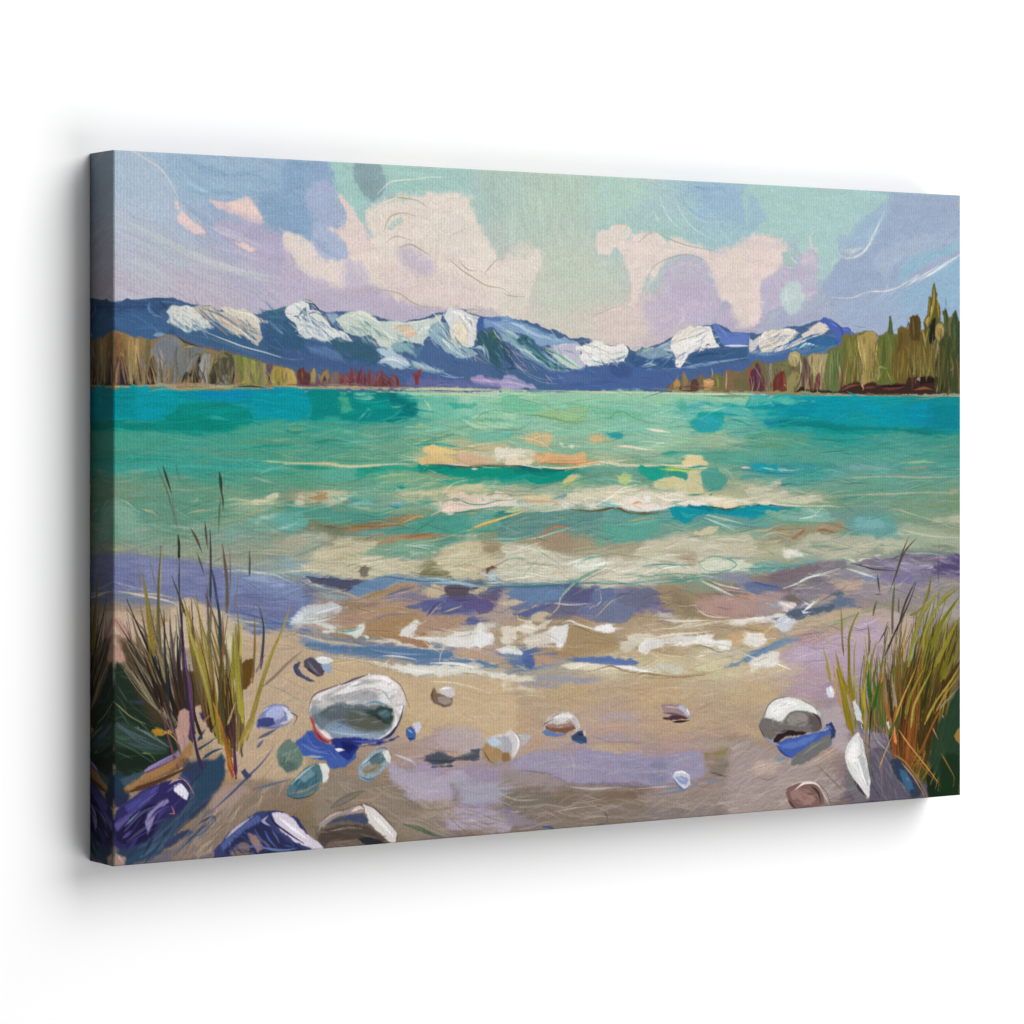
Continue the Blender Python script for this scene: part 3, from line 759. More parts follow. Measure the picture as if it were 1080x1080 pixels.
('F',['86ACBC',1,1],[3975,1770,4087,1697,4144,1744,4200,1838,4257,1932,4370,2001,4484,2024,4598,2094,4484,2119,4313,2133,4228,2099,4087,2006,3975,1936,3919,1842]),
('S',['DDE0DC',3,.9],[3975,1865,4144,1957,4257,2051,4398,2120]),
('S',['CAD4D6',2,.9],[4087,1792,4200,1933,4313,2002]),
('S',['5A84A0',2,.8],[4144,1744,4172,1886,4257,1979]),
('S',['4D7898',2,.8],[4342,2026,4427,2072,4455,2108]),
('F',['E9D9B8',1,1],[4186,1814,4257,1742,4342,1704,4427,1786,4455,1881,4427,1977,4342,2002,4257,1944,4214,1885]),
('S',['C4B08C',1.2,.8],[4172,1850,4257,1956,4398,2013]),
('S',['B49C7C',1.2,.7],[4342,1704,4441,1810,4450,1953]),
('S',['F0EAE0',5,.9],[4228,1623,4342,1645,4455,1738,4498,1856]),
('S',['EEEAE4',3,.9],[4313,1669,4484,1690,4555,1724]),
('S',['D4C4A4',2,.8],[4398,1620,4598,1604,4641,1627]),
('S',['A49078',1,.8],[4370,1592,4541,1588,4627,1610]),
('S',['E0CCA8',2,.8],[4484,1785,4555,1855,4527,1975]),
('F',['3B62B0',1,1],[4584,1712,4627,1663,4713,1673,4684,1758,4627,1830,4569,1855]),
('F',['6F97CC',1,1.5],[4670,1686,4827,1678,5056,1691,5056,1992,4972,1921,4827,1803,4684,1782]),
('S',['8CACD8',4,.8],[4770,1732,4914,1777,5030,1872]),
('S',['4E73BC',4,.8],[4684,1686,4827,1695,5030,1684]),
('F',['2C5C70',1,1],[4569,1879,4655,1830,4770,1864,4885,1922,5001,2016,5056,2088,5056,2305,4885,2282,4770,2187,4713,2068,4655,1997,4584,1975]),
('S',['3E7048',4,.9],[4756,1816,4813,1875,4770,1948]),
('S',['A9B48C',2,.9],[4799,1815,4856,1886,4914,1946]),
('S',['6C8C60',2,.8],[4655,1818,4713,1853,4727,1901]),
('S',['88ACC0',3,.9],[4655,1973,4713,2068,4741,2164]),
('S',['A4C0CC',4,.9],[4541,2023,4655,2021,4684,2117]),
('S',['5C88A0',3,.8],[4541,1999,4684,2141,4827,2235]),
('S',['B48C98',1.4,.8],[4455,2072,4598,2142,4713,2200]),
('S',['D4B0B0',1.2,.8],[4885,1970,4972,2065,5056,2136]),
('S',['305C98',4,.7],[4770,2211,4943,2306,5056,2353]),
('F',['3F62A2',.9,3],[3585,2272,3975,2315,4427,2358,4427,2477,3585,2474]),
('F',['6268A8',.9,4],[3585,2436,3696,2365,3975,2362,4144,2408,4398,2382,4684,2428,4713,2475,3585,2479]),
('F',['A08CC4',1,2],[4455,2358,4655,2332,4885,2366,5056,2377,5056,2461,4827,2463,4598,2417]),
('S',['B8A4D0',2,.8],[4484,2382,4713,2392,4943,2426]),
('F',['5C6CAC',.8,3],[4370,2430,4655,2440,5056,2468,4827,2479,4370,2478]),
('S',['9CB8D8',1.4,.6],[4087,2338,4257,2360,4398,2354]),
('F',['7BA3CC',1,1],[4928,1693,5073,1690,5248,1747,5452,1816,5658,1866,5925,1918,6015,1953,5925,2003,5658,1983,5452,1986,5277,1868,5102,1846,4928,1825]),
('S',['A4C0DC',4,.9],[4957,1705,5131,1750,5335,1843,5570,1911]),
('S',['5C8CC4',3,.8],[4928,1717,5102,1714,5277,1771]),
('S',['93B4D4',4,.8],[5452,1865,5629,1911,5806,1944]),
('S',['5F93BC',3,.8],[5364,1806,5570,1863,5658,1922]),
('S',['5A84B4',1.2,.8],[4928,1693,5102,1690,5394,1781,5688,1873]),
('F',['7FA8B8',1,2],[4928,1777,5102,1846,5306,1988,5511,2082,5747,2225,5895,2272,5747,2298,5511,2227,5277,2109,5044,1968,4928,1921]),
('S',['BCD0D8',3,.9],[4928,1813,5102,1870,5160,1942]),
('S',['A4C0C8',3,.9],[5102,2015,5277,2061,5452,2180]),
('F',['2C6C7C',1,1],[5117,1918,5189,1876,5291,1875,5335,1963,5511,2106,5688,2201,5866,2248,5777,2285,5599,2239,5394,2108,5248,2013]),
('S',['23505F',4,.9],[5146,1930,5248,1904,5277,1964]),
('S',['4C8C94',2.4,.8],[5306,2012,5482,2131,5688,2250]),
('S',['D6CCD8',5,.9],[5629,2008,5806,1981,5985,2003]),
('F',['B8B8CC',1,2],[5482,2010,5688,1995,5925,1955,6044,1977,6015,2100,6104,2184,5985,2235,5806,2176,5629,2080]),
('F',['C4D4CC',1,2],[5599,2057,5806,2103,5985,2198,6044,2234,5895,2260,5747,2176]),
('S',['6FA88C',3,.9],[5511,1997,5688,2080,5866,2175,6015,2246]),
('S',['A8D0B4',2,.9],[5511,2034,5717,2128,5955,2235]),
('S',['50786C',2,.9],[5482,1985,5511,2021,5555,2045]),
('S',['9C9CB8',2,.8],[5747,2030,5895,2053,5955,2101]),
('F',['E6E2DC',1,1],[5955,2003,6104,1940,6254,1913,6435,1959,6617,1969,6708,2017,6678,2092,6617,2154,6465,2168,6344,2194,6194,2220,6074,2185,6015,2124,6029,2063]),
('S',['AEB8B4',1.2,.8],[6044,1977,6194,1975,6314,2023,6465,2070]),
('S',['B8B8B0',1.2,.8],[6164,2098,6194,2000,6344,1973,6465,1996]),
('S',['C0A898',1,.7],[5955,1942,6104,1915,6284,1905]),
('S',['A8B8B8',1.4,.7],[6465,2070,6586,2043,6678,2055]),
('S',['F2EEE4',5,.9],[6194,1951,6375,1997,6556,2019]),
('S',['CCD4D4',4,.9],[6074,2124,6224,2171,6435,2144]),
('F',['2F5A94',1,1.5],[6678,2092,6769,2041,6891,2089,7014,2087,7137,2073,7323,2133,7385,2207,7199,2209,7014,2186,6891,2213,6708,2165]),
('F',['7B9CB4',1,1.5],[6769,2066,6891,2002,7076,1962,7199,1948,7323,1897,7385,1983,7323,2083,7137,2086,6953,2100]),
('S',['6C98A0',3,.9],[6800,2053,6953,2001,7045,2013]),
('S',['8CB8A8',3,.8],[6891,2039,7045,1988,7076,2037]),
('S',['A8C0D8',3,.9],[7106,1987,7261,1935,7323,1959]),
('S',['2B5884',4,.9],[6769,2115,6830,2189,6769,2239]),
('S',['9CB8D0',2,.9],[6891,2200,7014,2162,7076,2111]),
('S',['6C8CB0',2,.8],[6861,2213,7014,2199,7137,2160]),
('F',['E8E2DC',1,1],[7323,1934,7385,1833,7478,1770,7635,1729,7823,1713,7917,1699,7949,1799,8012,1874,8076,1948,7981,1975,7823,1977,7697,2004,7572,2055,7510,2156,7447,2207,7385,2182,7369,2083,7323,2009]),
('F',['E4DCCC',1,1],[7323,1909,7416,1796,7541,1751,7729,1728,7823,1739,7635,1817,7510,1869,7416,1908]),
('S',['A8A498',1.3,.8],[7323,1946,7447,1895,7603,1855,7697,1828,7886,1763]),
('S',['B4B0A0',1.2,.8],[7510,1881,7635,1779,7823,1726]),
('S',['9DB2B0',1.2,.7],[7729,1828,7823,1776,7902,1762]),
('S',['3C5C6C',2,.9],[7823,1952,7870,1933,7902,1946]),
('S',['F2EEEA',6,.9],[7510,1931,7697,1903,7886,1876]),
('S',['C6C2CC',3,.8],[7369,2033,7447,2132,7478,2194]),
('S',['D8B8B8',2,.8],[7760,2003,7823,2007]),
('F',['2C5C8C',1,1],[7902,1699,7949,1799,8076,1923,8139,1947,8076,1973,7981,1924]),
('F',['5577CC',1,1],[7917,1699,7981,1673,8107,1759,8497,1815,8497,1917,8107,1948,8012,1848,7949,1774]),
('S',['6688D8',3,.8],[7996,1698,8107,1784,8171,1871]),
('F',['2F5C90',1,1],[7572,2105,7635,2042,7823,2014,8076,1986,8497,1993,8497,2119,7949,2138,7697,2154,7478,2206]),
('S',['D9DCE0',2.5,.9],[8107,1948,8497,1942]),
('S',['264C7C',3,.8],[7603,2092,7823,2052,8076,2036]),
('S',['7C9CCC',3,.9],[7199,2234,7510,2218,7823,2165,8497,2081]),
('S',['4670B0',4,.8],[6708,2239,7014,2261,7323,2245,7635,2205]),
('F',['3E62A8',.9,3],[5452,2349,5806,2273,6164,2233,6526,2180,6708,2178,6830,2238,7199,2259,7635,2230,7949,2189,8497,2157,8497,2322,7949,2277,7635,2255,7510,2306,7323,2432,7261,2482,5511,2487]),
('F',['345494',.8,3],[6405,2193,6647,2178,6739,2239,6708,2338,6465,2316]),
('S',['3A5A98',5,.6],[5806,2419,6224,2391,6586,2401]),
('F',['4A6CAC',.6,4],[5688,2323,6104,2319,6344,2366,6044,2417,5747,2407]),
('F',['3E6698',.9,3],[4928,2041,5102,2184,5394,2301,5570,2397,5806,2443,5511,2470,5277,2423,4928,2306]),
('S',['2C4C78',5,.9],[4928,1993,4986,2137,5102,2232,4928,2258]),
('S',['8870A8',2.4,.8],[4986,1993,5131,2087,5277,2133]),
('S',['A87CA0',1.6,.8],[5102,2184,5189,2255,5306,2278]),
('S',['C8A0A8',1,.8],[4986,1981,5073,2064,5160,2159,5277,2254]),
('S',['6C90B4',1.2,.8],[5044,2136,5277,2302,5511,2373,5777,2346]),
('S',['6C90B4',1.2,.8],[5160,2279,5452,2398,5688,2420]),
('S',['5084A8',3,.8],[5218,2110,5452,2204,5629,2299]),
('S',['3C6C98',3,.8],[5277,2206,5511,2300,5658,2372]),
('F',['A49CCC',1,1.5],[4928,2318,5102,2352,5277,2411,5394,2471,4928,2488]),
('S',['B8ACCC',2,.8],[4928,2402,5102,2425,5306,2466]),
('S',['7C84BC',2,.8],[4957,2354,5160,2400,5335,2447]),
('F',['4C74A8',1,2],[8490,1942,8683,1889,9008,1960,9335,1853,9732,1770,9932,1792,9932,1973,9467,2056,9138,2112,8813,2116,8490,2145]),
('F',['CDC6C0',1,1],[8490,1853,8555,1890,8651,1813,8587,1991,8490,2031]),
('F',['E2D6C4',1,1],[8619,1915,8683,1812,8764,1760,8943,1732,9138,1736,9269,1777,9171,1843,9040,1909,8910,1949,8813,1988,8683,2016]),
('S',['F0ECE2',3,.9],[8651,1851,8716,1786,8764,1760]),
('S',['F0E8E0',3,.9],[9008,1743,9138,1754,9204,1791]),
('S',['C2B49C',1.2,.8],[8683,1889,8780,1798,8975,1744]),
('S',['3468A4',3,.9],[8683,2016,8943,1961,9171,1881,9368,1801]),
('S',['286090',2.5,.9],[8975,1986,9236,1906,9335,1853]),
('F',['DCCDBC',1,1],[9269,1803,9434,1723,9566,1644,9649,1642,9732,1705,9632,1771,9467,1800,9335,1840]),
('S',['D8D0C8',3.5,.9],[8651,2016,8943,1974,9204,1881,9434,1774]),
('S',['E6DCCC',3,.9],[8878,2013,9138,1933,9401,1839,9599,1785,9732,1718]),
('S',['A09494',1.2,.8],[9368,1750,9500,1671,9599,1622]),
('F',['4460C4',1,1],[9582,1623,9639,1565,9732,1602,9898,1676,10066,1712,10150,1776,9932,1792,9932,1895,9848,1923,9832,1845,9765,1743,9699,1667]),
('S',['5474D8',4,.9],[9732,1641,9898,1702,10032,1739]),
('S',['3850A8',3,.9],[9782,1614,9932,1740,9915,1896]),
('F',['2A64A0',1,1.5],[9236,1957,9368,1853,9566,1798,9798,1807,9848,1884,9665,1925,9467,1902,9335,1943]),
('S',['8CB8D4',3,.9],[9236,1970,9368,1904,9500,1922]),
('S',['B8D4DC',2,.9],[9269,1957,9351,1904,9467,1915,9566,1952]),
('S',['2478A0',3,.9],[9401,1980,9599,1939,9732,1937]),
('S',['2A6CA4',3,.8],[9269,2033,9467,2005,9699,1950]),
('F',['3C64A8',.9,2],[8490,2043,8683,2066,9008,2037,9138,1984,9106,2112,8683,2143,8490,2170]),
('S',['6C98C4',2,.7],[8490,1993,8683,2041,8943,2038]),
('S',['9CB4C8',1.5,.8],[8490,1980,8587,1953,8683,1889]),
('sat',[.92],[]),
('rag',[.4],[]),
('R',[16,3,26,32,8,'2F5A88,4A78A4,8CA4B4,3A6490',.85,231],[65,181,118,184,116,188,95,190,62,183,70,174,111,180]),
('R',[12,2.4,30,42,6,'3A6A90,5C88A4,2F5A88',.85,232],[111,171,168,193,173,202,131,189]),
('R',[18,3,26,38,8,'2F5A88,6A8AB4,8CA4B8,A8BCC8,41637C',.85,233],[218,171,239,164,293,198,260,197,228,187]),
('R',[18,3,26,36,8,'5C8494,7CA0A8,8CA8A8,B0C4BC,3C6C84',.85,234],[276,179,320,176,370,199,342,204,309,195]),
('R',[14,2.6,22,45,8,'4C7898,88A8BC,3C6490,B8C8D0',.85,235],[392,180,420,174,443,202,437,214,409,203]),
('R',[12,2,18,70,14,'C8B898,A89C8C,6C8494,F4F0E8',.85,236],[414,167,454,169,454,198,426,198]),
('R',[14,2.6,22,8,20,'7C94A8,A8B4BC,B8C0CC,5C80A8',.85,237],[602,205,634,200,668,207,659,217,616,221]),
('R',[14,2.6,20,-28,10,'8C9CAC,A8A8A8,5C7CA0,C8C8CC',.85,238],[738,198,764,180,789,178,801,192,757,206,742,216]),
('R',[14,2.6,28,-30,8,'3C70A4,6C94B8,8CA4B8,A89C90',.85,239],[862,199,881,181,920,178,927,188,888,201]),
('W',[200,26,26,30,.16,.7,205],[-2,164,207,158,378,170,532,172,639,198,806,173,1012,163,1012,210,721,236,378,239,207,220,-2,187]),
('F',['8A7450',1,1.2],[-295,1936,-148,1907,0,1898,124,1940,298,1966,423,1996,548,1967,675,1931,801,1990,954,2039,1158,2082,1313,2102,1468,2146,1650,2189,1833,2221,1990,2247,2149,2275,2228,2355,2255,2458,2306,2469,2306,2497,-295,2511]),
('D',[90,12,3.5,.12],[-30,189,231,205,231,247,-30,249]),
('S',['6A4A30',5,.8],[25,1920,37,2086,25,2264]),
('B',['7E5836',7,.9],[49,1953,62,2130,49,2397]),
('B',['8C6C3C',8,.9],[111,1963,129,2152,124,2308]),
('B',['A0804C',8,.9],[198,1995,203,2195,203,2396]),
('B',['B09460',5,.9],[273,2005,268,2172,278,2395]),
('B',['8C7448',7,.9],[323,2004,335,2194,328,2373]),
('B',['6C6440',7,.9],[410,2014,398,2126,373,2238]),
('S',['B8A474',1.4,.8],[268,2038,271,2083,273,2127]),
('F',['5C3830',1,2],[25,2175,99,2197,149,2263,223,2373,273,2462,25,2475]),
('F',['30202A',.95,2],[87,2308,149,2263,198,2374,273,2467,74,2473]),
('S',['8E6458',2.5,.8],[49,2242,37,2353,49,2464]),
('S',['6C4444',3,.8],[136,2218,129,2308,149,2374]),
('F',['827888',.9,2],[298,2194,360,2182,348,2283,298,2306]),
('F',['807E7C',1,1.5],[473,2058,548,1978,675,1942,801,1990,852,2052,776,2166,725,2234,498,2461,498,2259,423,2170]),
('F',['757A80',1,2],[523,2012,675,1965,750,2031,801,2075,725,2189,649,2302,624,2460,523,2460,536,2258,498,2147]),
('S',['99948C',3,.8],[536,2079,574,2191,548,2348]),
('S',['A79A84',1.6,.9],[498,2124,536,2258,518,2438]),
('S',['5C5850',1.2,.9],[725,2234,826,2165,865,2052,776,1974]),
('F',['747878',1,1.5],[675,2459,700,2279,801,2143,877,2052,1030,2050,1107,2116,1030,2140,954,2276,852,2368,776,2454]),
('S',['A09480',2,.8],[826,2075,954,2051,1056,2072]),
('S',['9A9890',2,.8],[954,2141,903,2254,826,2368]),
('S',['6C7074',4,.8],[750,2459,852,2300,954,2186]),
('S',['5C584C',1.5,.8],[903,2209,979,2141,1056,2128]),
('F',['5A4E40',1,1.5],[398,2260,468,2158,503,2304,498,2465,368,2466,373,2327]),
('F',['3E2420',1,1.5],[378,2350,435,2282,493,2349,493,2465,368,2466]),
('S',['6C4A34',3,.8],[423,2215,461,2181,478,2259]),
('F',['1E1C1E',1,1.5],[903,2457,903,2345,966,2254,1030,2140,1030,2298,1017,2456]),
('S',['2C2C28',4,.8],[801,2454,865,2345,852,2447]),
('F',['909494',1,1.5],[1035,2456,1030,2253,1081,2139,1158,2138,1133,2297,1120,2456]),
('S',['A8A498',2,.8],[1056,2185,1051,2298,1061,2434]),
('F',['4C4C3A',1,1.5],[1138,2456,1158,2297,1184,2183,1287,2125,1416,2135,1455,2248,1429,2385,1442,2453]),
('S',['7C7848',4,.9],[1210,2183,1313,2148,1390,2169]),
('S',['A49850',2,.9],[1235,2137,1210,2228,1261,2182]),
('S',['8C8C70',2,.8],[1197,2161,1158,2297,1210,2364]),
('F',['2C2C26',.9,2],[1158,2455,1184,2297,1261,2387,1261,2455]),
('S',['5C5C4C',3,.9],[1287,2205,1313,2295,1338,2386]),
('F',['7C8484',1,2],[1261,2455,1274,2364,1338,2340,1416,2385,1403,2458]),
('S',['2A2A28',2,.9],[1416,2453,1442,2362,1429,2249]),
('F',['7C8044',1,1.5],[1442,2146,1650,2178,1833,2221,1806,2290,1820,2450,1520,2457,1494,2293]),
('B',['8C9044',9,.9],[1572,2190,1585,2315,1598,2452]),
('B',['6C7838',7,.9],[1520,2168,1533,2339,1546,2441]),
('B',['98984C',6,.9],[1676,2205,1689,2337,1702,2451]),
('B',['7A7850',6,.9],[1754,2222,1759,2336,1754,2451]),
('B',['988A6C',4,.9],[1812,2240,1820,2336,1806,2450]),
('F',['5C4C5C',1,1.5],[1846,2232,1911,2220,1932,2289,1911,2449,1854,2450]),
('S',['3C2C3C',3,.9],[1872,2358,1880,2450]),
('S',['78606C',2,.8],[1872,2244,1885,2289]),
('F',['A48C44',1,1.5],[1925,2266,2043,2260,2162,2275,2215,2355,2228,2447,1911,2454]),
('B',['B89C48',7,.9],[2096,2299,2122,2356,2149,2436]),
('B',['9C8840',6,.9],[1990,2277,1977,2357,1977,2449]),
('S',['C8B068',2,.8],[2149,2298,2202,2355,2215,2436]),
('S',['8C7440',3,.8],[2043,2288,2056,2379,2043,2448]),
('S',['6C5844',1.2,.8],[675,1942,852,1989,1056,2061,1313,2095,1468,2134,1833,2226,2096,2269]),
('S',['3C3C28',2.4,.8],[750,1941,839,2007,1056,2072]),
('G',[60,2.2,'6C5C3C,8C7850,4C4434,9C8C60,74684C,5C5048',.02,31],[25,2464,1468,2453,25,2086,1468,2225]),
('G',[30,2.2,'8C9048,6C7038,A89848,786C50,9C8858',.02,32],[1494,2453,2228,2447,1494,2225,2228,2320]),
('F',['A09878',1,1],[0,2482,298,2480,498,2465,624,2460,750,2477,1056,2465,1313,2472,1468,2476,1728,2474,1833,2482,2096,2471,2306,2474,2306,2502,1833,2510,1416,2510,1056,2506,801,2508,599,2487,298,2498,0,2509]),
('S',['C4B088',1.6,.8],[0,2491,198,2494,373,2484]),
('S',['A88870',2.5,.8],[498,2470,750,2472,954,2457,1210,2460]),
('S',['90A060',1.6,.8],[599,2505,801,2514,1056,2501,1416,2506]),
('S',['44382C',2.2,.9],[1442,2487,1624,2479,1780,2487,1885,2496]),
('S',['3C4438',1.6,.8],[49,2513,198,2525,248,2507]),
('S',['C8C484',1.4,.8],[1833,2496,2096,2499,2306,2483]),
('S',['8C5C48',1.4,.7],[750,2492,954,2489,1158,2492]),
('F',['6E5060',1,1.2],[2228,2470,2228,2309,2268,2274,2308,2285,2361,2331,2415,2284,2495,2352,2576,2282,2616,2282,2643,2397,2737,2420,2737,2327,2872,2337,2926,2244,2981,2301,3063,2254,3090,2324,3144,2265,3185,2299,3172,2369,3254,2299,3323,2274,3364,2344,3474,2308,3543,2390,3571,2472]),
('F',['B49850',1,1.2],[2070,2292,2122,2282,2189,2309,2215,2378,2228,2459,2070,2471]),
('S',['8C7840',3,.8],[2096,2310,2083,2379,2083,2460]),
('S',['C4A858',3,.8],[2149,2310,2189,2378,2189,2447]),
('F',['5C3430',1,1],[2244,2274,2308,2269,2322,2319,2383,2330,2388,2450,2244,2451]),
('S',['8C4A34',2,.8],[2282,2285,2295,2354,2295,2435]),
('F',['9C9058',1,1],[2402,2330,2442,2284,2468,2353,2455,2445,2388,2446]),
('F',['8C7C50',1,1],[2535,2445,2522,2375,2576,2305,2616,2277,2629,2351,2616,2439]),
('S',['5C3040',3,.9],[2549,2444,2576,2375,2602,2444]),
('S',['68809C',3,.9],[2495,2329,2508,2399]),
('F',['7C6460',1,1.5],[2643,2455,2670,2328,2737,2304,2764,2454]),
('G',[46,2.4,'6C3038,84483C,5C2C3C,744040,8C5048,542C34',.02,33],[2751,2478,3557,2472,2751,2327,3543,2331]),
('S',['7A3838',3.4,1],[2926,2465,2921,2348,2926,2232]),
('S',['6C3038',3.4,1],[2994,2464,3008,2371,3057,2249]),
('S',['743838',3.4,1],[3144,2463,3150,2370,3158,2257]),
('S',['7A4038',3.4,1],[3281,2462,3303,2368,3314,2279]),
('S',['6C3038',3,1],[3090,2464,3090,2370,3095,2323]),
('S',['84443C',3,1],[3446,2461,3452,2390,3446,2315]),
('S',['6C3038',3,1],[3529,2470,3516,2390,3496,2348]),
('S',['8C4C48',3,1],[2805,2454,2845,2396,2769,2338]),
('S',['A4605C',1.4,.8],[2845,2349,2899,2418]),
('S',['A4605C',1.4,.8],[3254,2392,3295,2322]),
('F',['8C3A34',1,.8],[3704,2313,3737,2317,3765,2336,3793,2288,3821,2269,3829,2316,3807,2352,3796,2454,3765,2463,3737,2454,3737,2376]),
('S',['7A3038',2,.9],[3765,2317,3774,2447]),
('S',['98948C',2,.8],[2335,2474,2602,2481,2872,2477,3144,2480,3474,2480,3640,2478]),
('F',['B0A880',.9,1],[2070,2480,2335,2469,2737,2471,3144,2482,3585,2479,3975,2471,4541,2477,5056,2483,5056,2497,3975,2500,3144,2501,2602,2500,2070,2508]),
('S',['B49C78',1.4,.8],[2335,2478,2764,2485,3144,2480]),
('S',['6C4438',3,1],[7245,2482,7292,2432,7323,2482]),
('F',['7C6448',1,1],[7261,2482,7354,2382,7416,2307,7463,2381,7494,2269,7572,2355,7603,2380,7666,2342,7713,2392,7744,2254,7807,2328,7902,2327,7917,2227,7981,2327,8044,2276,8076,2376,8139,2224,8497,2322,8497,2489,7261,2497]),
('F',['B48C50',1,1],[7369,2482,7360,2382,7410,2319,7447,2381,7432,2469]),
('F',['8C7850',1,1],[7478,2481,7494,2331,7503,2268,7556,2355,7572,2405,7541,2480]),
('F',['5C3C34',1,1],[7588,2488,7619,2367,7681,2354,7729,2404,7713,2487]),
('F',['C4945C',1,1],[7791,2353,7886,2340,7965,2377,7949,2427,7870,2478,7823,2478,7807,2403]),
('S',['E0B484',1.5,.9],[7807,2366,7870,2390,7949,2365]),
('F',['6C6C3C',1,1],[7949,2485,7965,2352,7996,2289,8060,2276,8091,2401,8076,2484]),
('S',['8C8C4C',3,.9],[7981,2301,8012,2377,8012,2477]),
('S',['A8986C',3,.9],[8133,2476,8139,2350,8145,2249]),
('S',['4C3C30',3,.9],[7447,2488,7453,2431]),
('S',['9CA07C',2,.8],[7917,2214,7933,2277,7924,2327]),
('S',['C06C4C',2.4,.9],[8497,2474,8497,2373]),
('S',['3C2C28',2,.9],[7261,2495,7510,2491,7760,2494,8497,2487]),
('F',['6C6440',1,1.2],[8490,2170,8555,2131,8619,2093,8683,2130,8748,2167,8845,2153,8943,2114,9073,2113,9106,2035,9171,2004,9253,2021,9302,2071,9401,2032,9533,2017,9665,2028,9732,1963,9932,1895,9932,1805,10032,1770,10133,1789,10174,1757,10268,1735,10471,1752,10512,1783,10641,1741,10693,1748,10812,1757,10812,1686,10881,1672,10984,1696,11036,1643,11019,1564,11070,1524,11122,1523,11157,1509,11191,1587,11209,1692,11261,1691,11254,1586,11313,1506,11337,1295,11372,1294,11400,1135,11435,1134,11470,1292,11522,1423,11533,1581,11575,1607,11568,1475,11610,1460,11662,1552,11715,1525,11768,1431,11803,1470,11821,1576,11891,1601,11891,2584,8490,2499]),
('D',[90,16,4,.1],[849,209,993,182,1133,116,1189,142,1189,248,849,250]),
('F',['9C4C40',.9,2],[8490,2499,8490,2195,8522,2170,8539,2398,8522,2499]),
('F',['5A2C40',1,1.5],[8506,2474,8522,2246,8619,2131,8683,2295,8732,2472,8683,2498]),
('S',['70406C',4,.9],[8603,2169,8619,2295,8619,2448]),
('B',['6C6858',6,.9],[8732,2142,8764,2269,8764,2447]),
('B',['8C8874',5,.8],[8813,2166,8806,2294,8813,2472]),
('F',['6C7048',1,1.5],[8861,2446,8852,2192,8943,2140,9073,2138,9106,2291,9089,2393,8975,2394]),
('S',['8C8C54',4,.9],[8975,2165,8991,2292]),
('F',['6C2C24',1,1.5],[8829,2484,8845,2344,8943,2267,9024,2241,9047,2394,9073,2483]),
('S',['A4442C',2.5,.9],[9008,2266,9024,2368,9008,2471]),
('S',['D89C70',1.4,.8],[9024,2394,9047,2432]),
('F',['8C8450',1,1.5],[9073,2483,9089,2317,9138,2214,9236,2239,9319,2392,9269,2469]),
('F',['A89C6C',1,1],[9089,2087,9122,2022,9187,2004,9253,2034,9269,2110,9220,2188,9138,2194,9106,2150]),
('S',['C4B484',2.5,.9],[9138,2048,9220,2060,9236,2123]),
('S',['807850',1.4,.9],[9099,2112,9138,2176,9204,2188]),
('S',['C0B898',3,.9],[9269,2085,9286,2187,9269,2289]),
('F',['5C3C4C',1,1.5],[9302,2469,9319,2238,9342,2084,9384,2134,9384,2288,9368,2468]),
('F',['A49468',1,1.5],[9384,2058,9467,2018,9549,2030,9699,2028,9725,2079,9665,2183,9632,2338,9616,2492,9533,2467,9467,2339,9434,2211]),
('S',['C4B080',3,.9],[9434,2083,9467,2185,9500,2339]),
('S',['B8A478',4,.9],[9616,2080,9582,2235,9566,2390]),
('S',['8C7450',2,.9],[9384,2494,9401,2340,9467,2159]),
('S',['D8C49C',2,.8],[9374,2468,9388,2340]),
('F',['5C242C',1,1.5],[9394,2468,9417,2314,9467,2262,9483,2467]),
('F',['6C3440',1,1.5],[9506,2467,9516,2313,9566,2261,9582,2389,9549,2467]),
('F',['60703C',1,1.5],[9632,2492,9665,2234,9715,2028,9798,1949,9932,1947,9932,2076,9898,2284,9865,2491]),
('S',['74844C',5,.9],[9765,1975,9748,2182,9732,2440]),
('S',['4C6438',5,.9],[9848,1974,9832,2181,9798,2465]),
('S',['98A06C',3,.9],[9882,2155,9898,2309]),
('S',['A46C4C',3,.9],[9882,2232,9865,2387]),
('F',['6C6C34',1,1.5],[9932,2154,9925,1973,9932,1818,10016,1778,10133,1802,10201,1866,10201,2099,10167,2333,10066,2412,9932,2413]),
('S',['80803C',6,.9],[10032,1816,10049,1971,10066,2178]),
('S',['5C6430',5,.9],[9965,1843,9982,2024,9982,2283]),
('S',['8C843C',4,.9],[10133,1841,10150,2022,10133,2230]),
('S',['5C3C24',5,.9],[10167,2229,10150,2307,10133,2385]),
('F',['A48C50',1,1.2],[10167,1814,10201,1788,10336,1747,10471,1757,10488,1835,10437,2018,10403,2175,10420,2331,10336,2410,10251,2423,10234,2280,10268,2150,10217,2047]),
('S',['C0A868',4,.9],[10234,1839,10285,2020,10302,2228]),
('S',['D4B868',2,.9],[10184,1840,10201,1969,10251,2099]),
('S',['8C7C44',3,.9],[10369,1811,10369,2019,10352,2279]),
('S',['947C48',3,.9],[10437,1836,10403,2045,10386,2331]),
('S',['E0B850',2,.9],[10492,1887,10471,2018,10458,2096]),
('S',['6C6838',1.2,.8],[10234,2255,10268,2202,10319,2228,10329,2306,10319,2410]),
('F',['8CA0B4',1,1],[10471,1783,10512,1796,10492,1887]),
('F',['5C682C',1,1.5],[10512,2382,10498,2096,10512,1809,10641,1767,10812,1778,10950,1802,11019,2011,10950,2221,10812,2380,10675,2355]),
('S',['4C5C28',7,.9],[10607,1807,10600,2016,10590,2277]),
('S',['707838',5,.9],[10693,1832,10710,2015,10716,2224]),
('S',['7C7C34',5,.9],[10812,1804,10829,2013,10812,2223]),
('F',['4C5C38',1,1],[10669,1754,10682,1623,10689,1534,10716,1534,10737,1648,10744,1753]),
('S',['64743C',5,.9],[10437,2409,10471,2278,10488,2174]),
